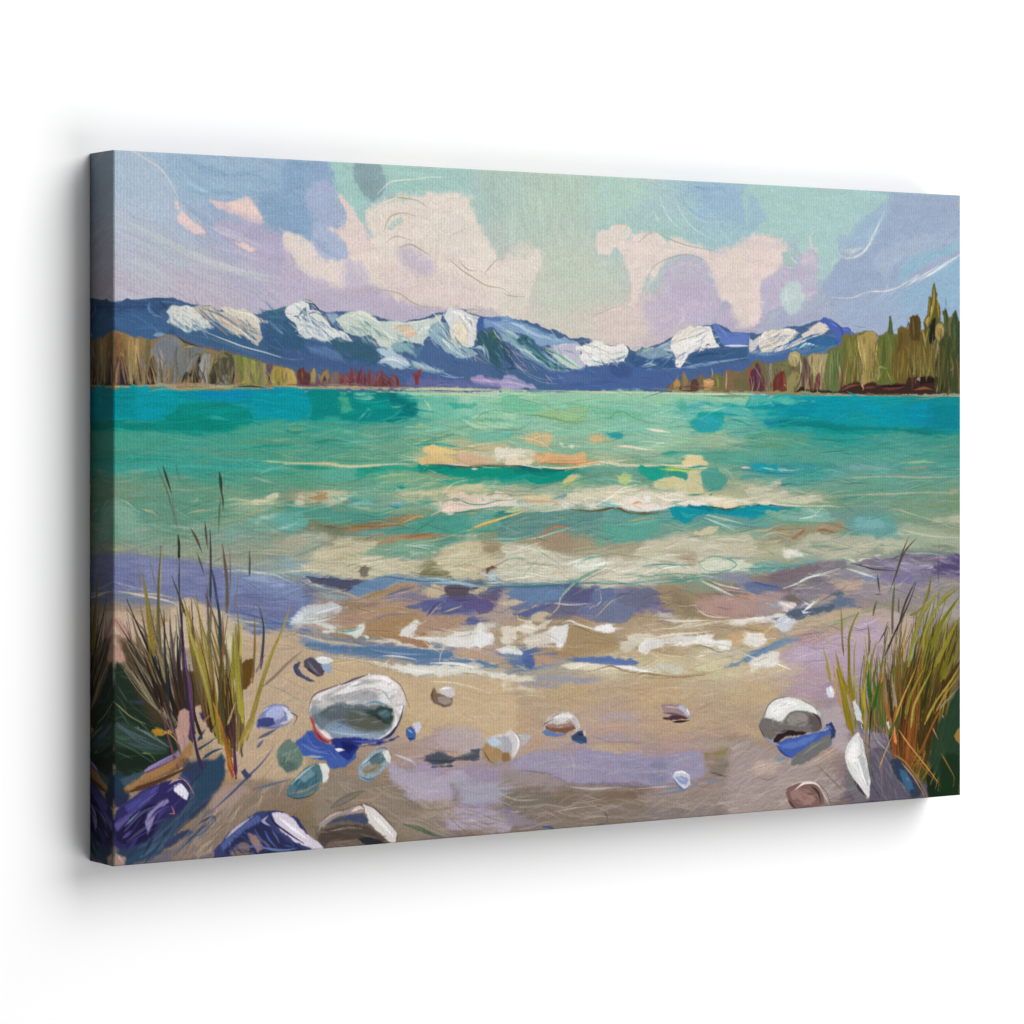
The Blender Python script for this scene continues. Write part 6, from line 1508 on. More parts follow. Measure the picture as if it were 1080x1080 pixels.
('S',['C8908C',3,.7],[7886,5014,8497,5007]),
('F',['CFC4AC',.9,2],[7137,5090,7323,5159,7635,5194,7760,5185,7697,5258,7447,5262,7199,5217]),
('S',['6CA0A8',2,.9],[7729,4733,7886,4813,8076,4894,8497,4944]),
('S',['C8A094',2,.9],[7791,4735,7981,4828,8497,4906]),
('S',['D8D8C8',1.8,.9],[7886,4738,8076,4805,8497,4880]),
('F',['8088A8',.9,3],[7823,4686,8497,4678,8497,4830,8012,4766]),
('F',['B4946C',1,4],[4928,5165,5218,5150,5511,5184,5806,5170,6104,5180,6526,5194,7014,5087,7199,5192,7635,5256,8497,5184,8497,5539,4928,5405]),
('F',['C2A478',.8,4],[6586,5369,6769,5252,7137,5215,7137,5314,6830,5402]),
('R',[120,2.4,44,-6,9,'B8986C,A88858,C4A880,B09064,C8B088,A48C64,D0BC98',.75,111],[493,516,581,518,659,522,714,516,850,524,850,554,493,540]),
('F',['DCD0B8',1,2],[4928,5189,5102,5219,5102,5315,5015,5384,4928,5381]),
('F',['E4E0D8',1,1.5],[5146,5220,5248,5188,5452,5182,5511,5221,5364,5264,5218,5266]),
('F',['E8E8E8',1,1.5],[5335,5420,5452,5328,5570,5259,5688,5227,5821,5195,5836,5293,5806,5365,5747,5431]),
('F',['D8CCB8',1,2],[5218,5343,5452,5303,5570,5356,5452,5425,5248,5417]),
('S',['907848',1.6,.9],[5364,5264,5570,5186,5777,5193,5851,5147,5985,5200,6164,5280,6344,5306]),
('F',['A88850',.95,2],[5806,5389,5836,5195,5895,5178,6104,5229,6224,5307,6405,5337,6526,5391,6526,5465,5806,5438]),
('F',['F0ECE8',1,1.5],[6224,5270,6344,5232,6495,5255,6495,5296,6405,5308,6254,5288]),
('F',['D8CCAC',.95,2.5],[6586,5442,6708,5373,7137,5364,7510,5377,7760,5436,7949,5468,8497,5488,8497,5539,6586,5467]),
('F',['F4F4F0',1,1.2],[7713,5484,7760,5386,7854,5402,7870,5465,7823,5501]),
('S',['E0D8C0',3,.9],[6953,5407,7323,5370,7697,5359,7949,5342]),
('S',['D8CCA8',2.4,.9],[7199,5291,7635,5281,7949,5242,8497,5210]),
('F',['1C98A4',.95,1.5],[8490,3373,8683,3367,9008,3384,9335,3371,9533,3380,9467,3443,9269,3473,8878,3465,8619,3450,8490,3424]),
('S',['88CCC4',3,.9],[8619,3387,8878,3419,9138,3441,9335,3417]),
('S',['0C7888',1.8,.9],[8522,3424,8748,3464,9138,3479]),
('F',['48A49C',.95,2],[9599,3586,9732,3497,9865,3395,10066,3383,9999,3473,9865,3537,9665,3594]),
('S',['309088',3,.9],[9566,3418,9798,3374,9838,3407,9699,3497]),
('F',['60A8A4',.8,4],[10066,3383,10607,3399,10675,3439,10268,3462,10066,3448]),
('F',['D0C8A0',.95,2.5],[8490,3639,8748,3616,9008,3593,8975,3669,9138,3722,9599,3753,9467,3816,9138,3850,8748,3832,8490,3842]),
('F',['C8B494',.95,3],[8780,3617,8975,3580,9008,3657,8845,3668]),
('F',['E4D8BC',1,1.5],[8490,3804,8683,3793,8910,3834,9204,3864,8878,3859,8490,3847]),
('R',[80,2,44,-3,7,'D0C8A0,B8B890,A0AC88,E0D4B0,90A888',.8,112],[849,364,901,364,980,373,986,381,914,385,849,383]),
('R',[110,2.4,54,0,5,'5CA090,709C80,84A084,60A494,8CA888,789878,50988C',.7,113],[947,352,1187,343,1187,394,993,389,986,373]),
('S',['B8B088',2,.8],[9865,3550,10607,3530,11365,3549,11866,3527]),
('S',['B8B890',2,.8],[9798,3755,10471,3750,11365,3734,11866,3753]),
('S',['A8C878',3,.7],[10881,3362,11226,3351,11505,3366]),
('S',['A08C68',3,.8],[10950,3441,11226,3417,11365,3404]),
('S',['B8A47C',5,.6],[11645,3750,11866,3700]),
('S',['3C8480',3,.8],[9865,3821,10066,3784,10336,3775]),
('S',['E4DCC4',1.8,.9],[9533,3881,9699,3878,9832,3890]),
('S',['C8BC90',1.6,.9],[9832,3898,10201,3885,10675,3909,11088,4007,11435,4091,11866,4164]),
('F',['1090A0',1,1.2],[8490,3880,8683,3857,8943,3860,9204,3889,9008,3925,8748,3934,8619,3970,8619,4021,8490,4044]),
('S',['0C6C80',2,.9],[8522,3867,8748,3860,9008,3874]),
('F',['4CA49C',.9,2],[8490,4044,8683,4022,8878,4127,8813,4151,8490,4146]),
('F',['70B4A0',.95,2],[8943,4000,9138,3940,9401,3892,9599,3908,9732,3961,9865,4066,9599,4062,9335,4032,9138,4042]),
('S',['B0D8C0',2.5,.9],[9269,4031,9467,4008,9599,3908,9665,3934]),
('S',['A8D0B8',2,.9],[9335,3955,9467,3931,9533,4009]),
('S',['80B89C',3,.8],[9138,4055,9467,4047,9798,4078]),
('F',['60988A',.95,3],[9732,3961,10066,3914,10539,3907,10812,3977,10744,4028,10471,4011,10201,3994,9999,4068,9865,4066]),
('F',['50A098',1,1.5],[9999,4146,10066,4043,10201,3994,10403,4002,10607,4052,10812,4147,11019,4263,10607,4292,10336,4269,10066,4225,9932,4222]),
('F',['68B4B8',.8,2.5],[10100,4044,10336,4009,10539,4077,10607,4182,10336,4178,10133,4122]),
('S',['58A4A8',5,.7],[10539,4286,10812,4278]),
('F',['A48C60',.95,3],[9008,4308,9138,4208,9302,4134,9434,4131,9335,4212,9204,4286,9073,4360]),
('F',['A88860',.95,2.5],[9467,4163,9665,4089,9965,4094,9999,4159,9865,4221,9665,4166,9533,4215]),
('S',['985C30',3.5,.9],[9073,4309,9204,4248,9368,4148]),
('S',['985C30',3,.9],[9500,4215,9599,4165,9765,4194,9838,4226]),
('S',['A07448',3,.8],[9665,4094,9865,4105,9965,4132]),
('F',['B4B090',.95,3],[9467,4188,9865,4247,9999,4224,10471,4297,10812,4317,10744,4368,10471,4415,10133,4511,9798,4517,9467,4471,9008,4461,9073,4386,9335,4288]),
('F',['789C78',.9,3],[9401,4354,9599,4319,9865,4376,9932,4403,9732,4425,9500,4394]),
('R',[130,2.2,44,-4,10,'A8B090,98A888,C0BC98,88A488,B8AC88,789C80,C8C8A8',.8,114],[849,417,947,419,1000,422,1081,432,1187,423,1187,450,1047,442,1007,454,849,460]),
('F',['E4DCC8',1,2],[8975,4460,9106,4399,9236,4427,9368,4469,9204,4491]),
('F',['E0D8BC',1,2],[9999,4560,10133,4537,10336,4516,10539,4494,10336,4568,10133,4594]),
('F',['C0BC98',.8,3],[10471,4388,10744,4342,11088,4322,11157,4402,10812,4422,10607,4470]),
('F',['98AC88',.9,3],[10812,4160,11157,4139,11505,4198,11866,4284,11866,4470,11365,4459,11019,4373,10881,4266]),
('S',['C8C4A0',3,.8],[10812,4173,11157,4245,11505,4291,11866,4311]),
('F',['B0B490',.9,3],[11365,4090,11645,4042,11866,4032,11866,4151,11645,4121]),
('S',['7C8464',4,.7],[11365,4407,11645,4412,11866,4457]),
('F',['68A49C',.9,2],[8490,4601,8683,4543,8943,4549,9269,4543,9533,4562,9335,4622,9008,4652,8683,4682,8490,4703]),
('S',['88B8A8',2,.9],[9106,4514,9269,4497,9434,4521]),
('S',['4C9898',2.4,.9],[9798,4568,9965,4546,10100,4575]),
('F',['7C7080',1,2],[8813,4711,9073,4654,9401,4598,9732,4580,10066,4593,10268,4670,10066,4678,9798,4684,9533,4704,9269,4774,9008,4844,8748,4811,8683,4758]),
('F',['7C6C80',1,1.5],[10066,4593,10336,4542,10607,4522,11019,4518,11435,4535,11866,4536,11866,4722,11645,4717,11365,4697,11019,4688,10744,4708,10471,4688,10268,4644]),
('F',['50407C',1,2],[11365,4697,11575,4596,11715,4552,11866,4544,11866,4682,11715,4719]),
('F',['8C80A4',.9,2],[10539,4572,11019,4583,11365,4644,11435,4712,11019,4701,10744,4682]),
('S',['C8D0E0',2.4,.9],[10812,4592,11088,4637,11400,4658,11226,4707]),
('S',['9C98C8',2,.9],[10539,4598,10812,4657,11157,4692]),
('S',['70A0A0',2,.9],[10539,4525,10812,4500,11226,4488,11505,4515,11866,4518]),
('S',['A8B898',2,.8],[11019,4491,11365,4486]),
('S',['B84C60',1,.7],[11435,4545,11575,4596]),
('R',[80,2,44,8,8,'8078A0,605890,9C90B8,706080,A89CB8,504480,B0A8B8',.8,115],[1007,461,1061,454,1187,455,1187,472,1034,468]),
('R',[50,2,44,-14,6,'786C78,8C8084,6C6070,9C8C84,5C6898',.8,116],[875,476,940,461,1007,460,980,468,901,483]),
('F',['7088B0',.95,2],[10133,4745,10201,4694,10471,4727,10539,4807,10336,4789]),
('S',['D8D8D8',2.4,.9],[9999,4651,10201,4707,10471,4779]),
('F',['5468A0',1,1.5],[8490,4741,8683,4771,8878,4827,9073,4858,8878,4878,8683,4847,8490,4829]),
('S',['8CA8C0',2,.9],[8490,4753,8683,4822,8878,4865]),
('S',['D0D0C8',1.8,.9],[9008,4869,9236,4811,9434,4740,9665,4694,9898,4648]),
('R',[90,2,44,-8,12,'A8948C,B89C88,8C8090,C0A890,9890A0,A8988C,7C849C',.8,117],[907,486,993,469,1081,474,1187,474,1187,498,1081,505,993,497,914,495]),
('F',['AC8C88',.95,3],[8490,4880,8813,4915,9073,4922,8943,5020,9073,5126,8748,5192,8490,5209]),
('F',['C8A080',.9,3],[9732,4812,9932,4791,10268,4826,10201,4902,9932,4920,9798,4865]),
('F',['A89480',.95,3],[9467,5036,9599,4988,9865,4944,10066,4950,9865,5048,9665,5119]),
('F',['6C6860',1,2],[9008,4997,9138,4962,9335,5006,9269,5056,9106,5051]),
('F',['D8C0B8',1,1.2],[8926,5020,9073,5029,9204,5066,9138,5128,9008,5137]),
('S',['F0E4DC',2,.9],[8943,5025,9073,5088,9171,5083]),
('F',['4C5C70',1,1.5],[9765,4954,9865,4906,9949,4934,9932,4967,9832,4969]),
('F',['5C7090',1,1.5],[9040,5215,9106,5140,9269,5107,9533,5089,9798,5020,9898,4997,10032,5027,10268,5138,9999,5129,9665,5171,9467,5203,9269,5248,9106,5242]),
('S',['E4E4E0',2.2,1],[9286,5184,9401,5111,9566,5013]),
('S',['D8DCE0',1.6,.9],[9467,5139,9368,5059,9269,5107]),
('F',['B8BCC4',1,2],[8878,5273,9008,5226,9204,5245,9171,5334,9073,5394,8943,5339]),
('S',['E8E4DC',3,.9],[8490,5273,8748,5230,8975,5200,9138,5218]),
('F',['BC9860',.95,3],[8490,5311,8878,5286,8943,5377,8813,5449,8490,5437]),
('F',['C4A478',.9,4],[9269,5260,9533,5205,9999,5155,10268,5164,10607,5174,10471,5274,10066,5261,9665,5325,9269,5440,9073,5433]),
('R',[60,2,44,-12,8,'C4A47C,B0905C,D0B48C,A88C70,C8B498',.8,118],[849,528,914,528,1013,516,1061,517,1007,531,927,544,849,546]),
('S',['708C5C',1.6,.9],[9665,5377,9932,5282,10268,5203,10675,5124]),
('F',['DCD0B8',1,3],[8490,5463,8619,5442,8748,5523,8683,5546,8490,5539]),
('F',['C0A098',.9,4],[10066,5313,10471,5196,11019,5266,11019,5633,9732,5585,9798,5459]),
('F',['B898B8',.9,5],[10201,5343,10471,5300,10607,5435,10471,5613,9798,5588,9865,5487]),
('F',['7888A8',.9,2],[2070,5401,2549,5295,2070,5256]),
('rag',[1.8],[]),
('sat',[.8],[]),
('F',['2CA494',.8,5],[12,3287,548,3290,1158,3316,1833,3320,2043,3367,1728,3388,1056,3383,298,3389,12,3409]),
('S',['50B4A4',3,.8],[25,3409,298,3378,599,3369]),
('S',['3CB0A4',3,.8],[750,3336,1158,3350,1520,3368]),
('S',['70B8A4',3,.8],[1728,3434,1938,3367,2255,3369]),
('S',['4C7C6C',1.3,.9],[1676,3415,1780,3468,1938,3516,2043,3528]),
('S',['88BCA4',3,.8],[1676,3456,1833,3503,1990,3539]),
('F',['6C9878',.8,6],[12,3465,548,3514,1158,3520,1468,3591,1056,3632,548,3626,12,3642]),
('R',[60,2.6,50,0,5,'5C9880,6CA088,7C9C80,80A088,58987C,609484',.8,121],[1,340,106,343,183,350,231,360,231,369,106,381,1,375]),
('F',['D0CCA4',1,1.2],[1611,3706,1780,3674,1990,3647,1885,3744,1728,3735]),
('S',['C8C8A0',2,.8],[1313,3691,1572,3711,1833,3744]),
('F',['C8C4A4',.95,2],[2175,3713,2306,3634,2306,3784]),
('F',['A0B89C',.9,2],[928,3709,992,3688,1043,3711,979,3733]),
('S',['BCB888',3,.8],[348,3792,423,3808,511,3861]),
('S',['7C9060',1.4,.8],[398,3792,473,3838,523,3850]),
('S',['B0B07C',2.4,.8],[877,3844,1005,3816,1158,3810]),
('S',['B0A878',1.8,.8],[1261,3952,1468,3910,1676,3844,1833,3812]),
('S',['9C9468',1.6,.8],[1364,3908,1572,3888,1780,3827,1990,3803]),
('S',['A8986C',1.6,.8],[1833,3789,2096,3770,2306,3773]),
('S',['7C8C60',1.6,.8],[448,3894,649,3897,852,3855]),
('F',['78A890',.9,4],[0,3687,149,3733,298,3891,398,4005,298,4115,149,4067,0,3953]),
('S',['B0B88C',1.6,.8],[12,3665,149,3711,298,3824]),
('F',['70A898',.9,4],[1313,4066,1468,3978,1676,3890,1833,3869,1990,3918,1833,4007,1572,4071,1364,4135]),
('F',['98C4AC',.95,2],[1728,3914,1885,3870,2096,3839,1990,3895,1833,3961,1728,3982]),
('F',['58A89C',.95,3],[1780,3983,1938,3894,2096,3839,2255,3853,2306,3923,2306,4061,2149,4081,1938,4054]),
('S',['A8CCC0',2,.9],[1885,4031,2096,4011,2255,3945]),
('S',['5098A0',2,.8],[1313,4134,1520,4070,1728,4005]),
('R',[90,2.2,40,-6,9,'70A08C,84A48C,98A890,68A090,A8B094,7C9C84',.8,122],[1,395,116,397,183,387,210,406,183,419,106,420,1,420]),
('F',['A8A48C',.9,5],[1938,4215,2096,4149,2306,4119,2306,4315,2096,4264]),
('R',[90,2,50,2,6,'98A88C,A8A88C,88A090,B0AC90,8CA08C,A0A48C',.8,123],[1,411,80,412,173,410,231,415,231,448,131,445,55,428,1,424]),
('F',['7078A8',.95,5],[0,4276,298,4271,649,4312,1056,4378,1313,4429,1468,4479,1416,4818,1210,4857,954,4759,548,4680,298,4651,0,4553]),
('F',['8088B4',.8,6],[298,4338,649,4346,801,4485,649,4571,398,4519]),
('F',['88A0A4',.9,4],[1416,4454,1728,4474,1938,4490,2096,4517,1938,4536,1624,4528,1416,4523]),
('F',['7488B8',.95,3],[1416,4523,1728,4519,1938,4547,2149,4610,2306,4707,2306,4891,2202,5003,1990,5042,1728,4965,1468,4865,1313,4770]),
('F',['98B0D0',.8,3],[1572,4538,1780,4532,1990,4583,2096,4655,1833,4648]),
('F',['6870A0',.9,3],[1468,4729,1728,4713,2096,4793,2255,4890,2202,4980,1990,5019,1676,4940,1416,4864]),
('S',['D0D4CC',2,.9],[1313,4470,1520,4468,1728,4496,1938,4525,2202,4635]),
('S',['8CA098',1.6,.8],[1833,4499,2096,4540,2306,4638]),
('S',['B8A8A8',1.8,.8],[0,4553,198,4603,548,4680]),
('S',['6068A0',3,.8],[49,4532,198,4559,298,4651]),
('R',[100,2,50,6,6,'6C70A8,7C84B4,6068A0,8488B0,747CA0,8C90B0',.75,124],[1,431,131,445,220,464,226,489,183,494,106,476,1,455]),
('S',['D0C4A8',2.4,.9],[0,4642,298,4695,649,4773,801,4845]),
('S',['C8B898',2,.8],[298,4673,548,4702,750,4753]),
('F',['C8AC94',.95,3],[49,4866,198,4871,398,5011,548,5196,649,5244,0,5220,12,4909]),
('F',['C8B094',.95,3],[801,4755,1056,4807,1313,4906,1572,5028,1728,5171,1990,5203,2306,5283,2306,5307,649,5244]),
('S',['4860A0',2.4,.9],[1416,4909,1676,4963,1938,5040,2122,5070]),
('S',['4C68A0',2.4,.9],[1546,5096,1780,5127,2043,5182,2306,5237]),
('S',['C8C4A8',2.2,.9],[1390,4977,1624,5030,1833,5060]),
('S',['A85C50',1,.7],[1572,5051,1833,5129,1990,5157]),
('R',[40,2,40,10,8,'5C74A8,7488B0,C8B49C,4C68A0,A8A0A0',.8,125],[136,491,183,501,231,510,231,526,173,517,147,505]),
('F',['D8DCE0',.9,3],[2202,4980,2306,4914,2306,5053,2122,5070]),
('S',['E0E4E0',2,.9],[2122,5070,2306,5076]),
('sat',[.84],[]),
('F',['C8AC84',.95,5],[2070,5390,2357,5351,2823,5444,3236,5536,3534,5650,3835,5714,4446,5741,5059,5819,5059,6653,4631,6526,4139,6267,3714,6169,3534,5905,3176,5635,2473,5806,2357,6101,2070,6136]),
('F',['5878A4',.95,2],[2070,5166,2299,5199,2589,5284,2881,5346,3236,5346,3594,5385,3956,5425,4231,5474,4200,5524,3956,5553,3714,5530,3355,5478,2999,5413,2647,5362,2357,5301,2070,5240]),
('S',['7C98BC',3,.9],[2127,5143,2415,5253,2764,5329]),
('S',['C8B498',2.4,.9],[2070,5141,2357,5213,2706,5301,3058,5340,3355,5338]),
('R',[60,1.8,44,8,6,'5078A8,6C8CB0,486C9C,8098B8,A89C98',.85,126],[207,514,288,533,396,541,476,557,476,565,396,557,294,542,207,526]),
('F',['5880AC',.95,2],[4323,5555,4569,5539,4818,5601,4911,5617,4818,5666,4569,5616]),
('F',['B89878',.9,3],[4231,5448,4631,5489,5059,5610,5059,5689,4880,5629,4507,5536]),
('S',['D8C8B0',2.4,.9],[3534,5345,3835,5394,4200,5421]),
('S',['E0D8C8',2.4,.9],[2764,5429,3058,5491,3355,5541]),
('F',['D8D4C4',1,1.5],[3236,5549,3534,5561,3835,5574,4139,5573,4446,5598,4693,5673,4880,5720,5059,5754,5059,5788,4818,5769,4446,5702,4139,5676,3835,5702,3654,5681,3414,5620]),
('S',['ECE8E0',3,.9],[3474,5597,3714,5658,3956,5681]),
('S',['B09C7C',1.2,.8],[2793,5468,3058,5517,3355,5592,3534,5625]),
('S',['B09C7C',1.4,.8],[4139,5676,4446,5702,4755,5767,5059,5832]),
('S',['E0D0B0',2,.8],[3956,5771,4323,5813,4755,5936]),
('S',['B0946C',1.2,.7],[4231,5809,4446,5896,4755,5961,5059,5949]),
('R',[80,2.4,40,4,12,'CCB08C,C4A884,D0B898,C0A07C,C8AC90,D4BC98',.6,127],[213,549,294,547,384,576,500,587,500,639,384,612,207,609]),
('F',['D8D0B8',.95,2],[4928,5729,5160,5763,5394,5809,5218,5826,4928,5789]),
('F',['5470B0',1,1.2],[5175,5595,5277,5503,5321,5504,5364,5675,5248,5678]),
('S',['5878B0',2.4,.9],[5102,5700,5394,5676,5688,5652]),
('F',['5878B0',.95,1.5],[5777,5595,6104,5596,6465,5598,6769,5647,6830,5711,6526,5686,6164,5659,5895,5624]),
('F',['C09470',.9,3],[5335,5541,5688,5579,5806,5608,5629,5650,5394,5640]),
('F',['DCD0B4',1,1.5],[5717,5665,5985,5652,6284,5689,6465,5704,6830,5736,7137,5761,7323,5806,7014,5786,6708,5755,6405,5743,6104,5742,5866,5708]),
('S',['F0ECE4',2.4,.9],[6465,5704,6708,5723,6953,5766]),
('S',['7C5C3C',1.4,.8],[6405,5701,6708,5755,7014,5818,7447,5874,7823,5865]),
('S',['A88458',1.6,.7],[6647,5815,7014,5867,7447,5874,7949,5845]),
('F',['C8C0A4',.95,2],[6830,5748,7137,5711,7385,5709,7510,5751,7447,5811,7199,5801]),
('F',['A89C98',.95,2.5],[5570,5805,5925,5808,6284,5848,6224,5882,5925,5869,5629,5844]),
('F',['98949C',.9,2],[5189,5849,5452,5848,5688,5907,5394,5911]),
('F',['D8CCB0',.9,2],[4928,5861,5218,5886,5511,5936,5160,5932,4928,5909]),
('S',['D8C090',1.8,.8],[5073,6012,5277,5986,5511,6008]),
('S',['A08460',1.2,.8],[4928,5957,5277,5973,5570,6011]),
('S',['B0906C',1.2,.8],[6104,5987,6465,5954,6830,5995,7199,5987]),
('S',['B0906C',1.1,.8],[6224,6164,6344,6023,6708,5965]),
('S',['D0B48C',1.4,.8],[6830,6020,7323,5993,7949,6046]),
('S',['B4946C',1.2,.7],[7635,5932,7949,5945,8200,6057]),
('F',['F0ECE0',1,1.5],[6830,5538,6861,5477,7014,5434,7261,5418,7510,5414,7760,5398,7949,5443,8076,5510,8200,5515,8200,5591,8012,5558,7823,5501,7635,5481,7385,5485,7137,5488,7014,5533,6953,5580]),
('R',[30,2.4,26,-8,12,'F4F4F0,D8D4C0,E8E4D4,C8BC9C',.9,128],[686,553,726,542,776,540,820,553,820,558,751,548,701,553]),
('F',['E4E0D8',1,1.5],[4928,5417,5102,5460,5218,5488,5102,5508,4928,5477]),
('F',['D8D4C8',.95,2],[5218,5368,5394,5326,5570,5308,5806,5267,5806,5414,5688,5458,5452,5425]),
('F',['E8ECF0',1,1],[5555,5356,5629,5310,5806,5255,5806,5389,5762,5448,5629,5431]),
('R',[90,2.4,50,2,8,'C8AC88,C0A480,CCB490,BC9C78,C4A88C,D0B898',.55,129],[493,591,610,586,820,593,820,661,701,665,581,648,493,629]),
('F',['D4CCBC',1,1.5],[8462,5754,8584,5676,8829,5631,8952,5691,8934,5773,8689,5818,8514,5838]),
('S',['F0ECE0',3,.9],[8514,5742,8724,5696,8864,5687]),
('F',['E0D8D0',1,1.2],[8376,5490,8410,5409,8549,5392,8724,5434,8741,5503,8619,5540,8480,5543]),
('S',['F4F0EC',2.4,.9],[8445,5465,8584,5456,8724,5475]),
('F',['6C8CAC',.95,2],[8203,5757,8410,5697,8619,5609,8829,5520,9005,5486,9253,5481,9040,5542,8829,5617,8619,5691,8410,5752]),
('S',['506C90',1.6,.9],[8203,5770,8480,5686,8759,5573,9111,5489]),
('F',['D8CCB8',1,1.5],[8203,5238,8410,5217,8619,5197,8899,5261,8689,5268,8410,5299,8203,5292]),
('S',['E8E4DC',2.4,.9],[8272,5254,8619,5210,8829,5245]),
('F',['C8D0D4',1,2],[8899,5261,9040,5210,9182,5256,9111,5323,8970,5374]),
('F',['C4A070',.95,3],[8203,5402,8410,5354,8376,5517,8203,5566]),
('F',['B49CB0',.9,6],[8970,5650,9324,5580,9754,5541,10189,5388,10409,5339,10482,5709,10189,5866,9898,5966,9538,5839,9040,5791]),
('F',['B8A4BC',.8,4],[9182,5603,9610,5563,9682,5761,9253,5744]),
('S',['8C9478',1.4,.9],[9538,5380,9826,5292,10189,5220,10482,5144]),
('S',['98A080',1.4,.8],[9467,5419,9826,5348,10189,5332,10482,5257]),
('R',[80,2.4,34,-10,14,'B09CA8,C0A8B0,A894A0,C8AC94,B8A094,A090A8',.6,130],[897,557,1034,539,1048,582,1041,633,975,624,911,588]),
('rag',[2],[]),
('sat',[.66],[]),
('F',['B8A0A0',.9,5],[4139,6319,4446,6296,4631,6396,4631,6578,4200,6554,4017,6441]),
('F',['AC9CB4',1,3],[3429,6638,3594,6724,3835,6789,4139,6807,4384,6822,4446,6929,4323,7025,4200,7120,3956,7143,3714,7101,3534,7000,3414,6891]),
('S',['C8BCC8',3,.8],[3474,6564,3714,6654,3775,6734]),
('S',['B8A4BC',6,.7],[3594,6877,3835,6994,4139,7013]),
('S',['8C809C',1.4,.8],[3414,6917,3594,7055,3835,7135,4078,7125,4261,7072]),
('F',['A09CB0',.95,4],[4323,6870,4631,6966,5059,6992,5059,7201,4631,7199,4323,7128,4261,6969]),
('F',['8C7C84',.8,5],[4231,6941,4353,6975,4353,7104,4261,7072]),
('F',['A898B4',.95,2.5],[4139,7219,4446,7226,4755,7259,5005,7354,5059,7488,4943,7545,4631,7484,4200,7441]),
('S',['8880B0',1.4,.9],[4139,7219,4446,7213,4755,7246,5005,7354]),
('S',['B8A8BC',3,.8],[4200,7403,4507,7372,4880,7476]),
('F',['907C68',.9,6],[2502,6760,2940,6736,3355,6862,3534,7077,3835,7199,4139,7373,4139,7476,3534,7459,3504,7330,3176,7054,2940,6988,2502,7261]),
('F',['80705C',.9,4],[3355,6786,3714,7114,3956,7207,3714,7165,3474,7022]),
('F',['B09480',.8,5],[3835,7147,4139,7116,4323,7205,4139,7322,3956,7258]),
('R',[150,2.6,50,14,14,'A88C74,98806C,84705C,B49C84,8C7868,A09080,947C60,B0988C',.75,131],[250,674,336,676,402,713,506,725,506,762,353,754,318,716,265,707]),
('S',['586848',5,.95],[3594,7348,3775,7399,3956,7476,4139,7540]),
('S',['4C5C44',3,.9],[3835,7429,4017,7506]),
('S',['6C6454',9,.95],[2647,7108,2793,7042,2999,6967,3102,6943]),
('S',['7C7464',5,.8],[2676,7097,2881,7010,3073,6951]),
('F',['485060',1,1.5],[3871,6586,3956,6566,4139,6602,4261,6647,4446,6632,4600,6589,4600,6692,4446,6696,4261,6712,4139,6725,3956,6694,3880,6664]),
('S',['343C50',3,.9],[3896,6652,4139,6679,4323,6676]),
('S',['94847C',2,.8],[3896,6524,4139,6563,4323,6586]),
('S',['6C6870',2,.8],[4261,6647,4446,6619,4600,6615]),
('F',['9C90B0',1,3],[4986,6778,5160,6691,5335,6629,5570,6642,5747,6700,5866,6805,5895,6928,5866,7024,5688,6916,5511,6869,5277,6843,5102,6833]),
('F',['988CB0',1,3],[5925,6662,6344,6685,6708,6730,7076,6788,7447,6772,7729,6750,7823,6893,7823,7044,7635,7132,7323,7138,6830,7120,6405,7069,5925,7040]),
('F',['8C84AC',.8,5],[6586,6846,7076,6875,7137,7052,6708,7026]),
('F',['7C7CA0',.8,5],[7014,6846,7261,6886,7199,7106,7014,7070]),
('S',['B4A090',3,.9],[5866,6683,5910,6832,5895,6977]),
('S',['6C6478',1.4,.9],[4986,6826,5277,6855,5570,6909,5747,6992,5836,7034]),
('S',['7C7498',2,.8],[5925,7040,6405,7069,6830,7120,7199,7131]),
('R',[60,2.6,44,2,6,'A094B4,9488AC,A89CB4,8C84A8,B0A0B0',.7,132],[510,674,592,669,764,678,776,704,701,709,581,697,534,682]),
('F',['9C8880',.9,5],[4928,6822,5218,6864,5511,6905,5806,7045,6405,7106,6830,7207,6708,7125,6104,7112,5511,7002,4928,6967]),
('F',['7C6C5C',1,4],[4928,7087,5160,7053,5452,7095,5747,7163,5806,7215,5511,7342,5218,7346,4928,7255]),
('F',['84705C',.95,4],[5806,7312,6104,7308,6344,7348,6708,7248,6861,7357,6861,7555,6344,7544,5806,7556,5511,7487,5629,7398]),
('F',['9C8478',.9,5],[6830,7231,7199,7205,7635,7182,7949,7227,8200,7167,8200,7545,7510,7424,7014,7342]),
('F',['847470',.9,5],[6891,7433,7323,7387,7635,7433,7949,7428,8200,7520,8200,7571,7510,7574,6830,7553]),
('R',[180,2.2,56,-2,12,'8C7868,A08C7C,7C6C5C,AC9888,94847C,B8A494,887464,A09088',.75,133],[493,697,581,707,683,723,820,712,820,757,640,755,493,752]),
('S',['C8B8A8',2,.8],[5806,7057,6164,7116,6586,7117]),
('S',['C4B4A4',1.6,.8],[5629,7349,5925,7320,6224,7315]),
('S',['C8B8B0',1.6,.8],[4986,7283,5102,7314,5218,7298]),
('S',['C8A898',1.8,.8],[6830,7157,7199,7155,7572,7166,7949,7127]),
('S',['7478A0',3,.8],[7014,7243,7261,7234,7572,7203,7385,7167]),
('F',['7480A0',.95,2],[7261,7184,7510,7150,7823,7131,8107,7136,7823,7169,7510,7187]),
('F',['907C90',.9,3],[4928,7255,5218,7370,5511,7487,5218,7491,4928,7351]),
('F',['345C8C',1,1],[5452,7483,5570,7491,5673,7559,5599,7561]),
('S',['7468A0',2,.8],[4928,7243,5044,7286,4986,7307]),
('S',['5C4C48',2,.8],[6344,7397,6390,7449,6390,7510]),
('S',['4C4440',1.2,.8],[6239,7532,6344,7532,6405,7511]),
('F',['A89098',.9,4],[6194,6505,6465,6495,6708,6533,7014,6648,6708,6607,6405,6578]),
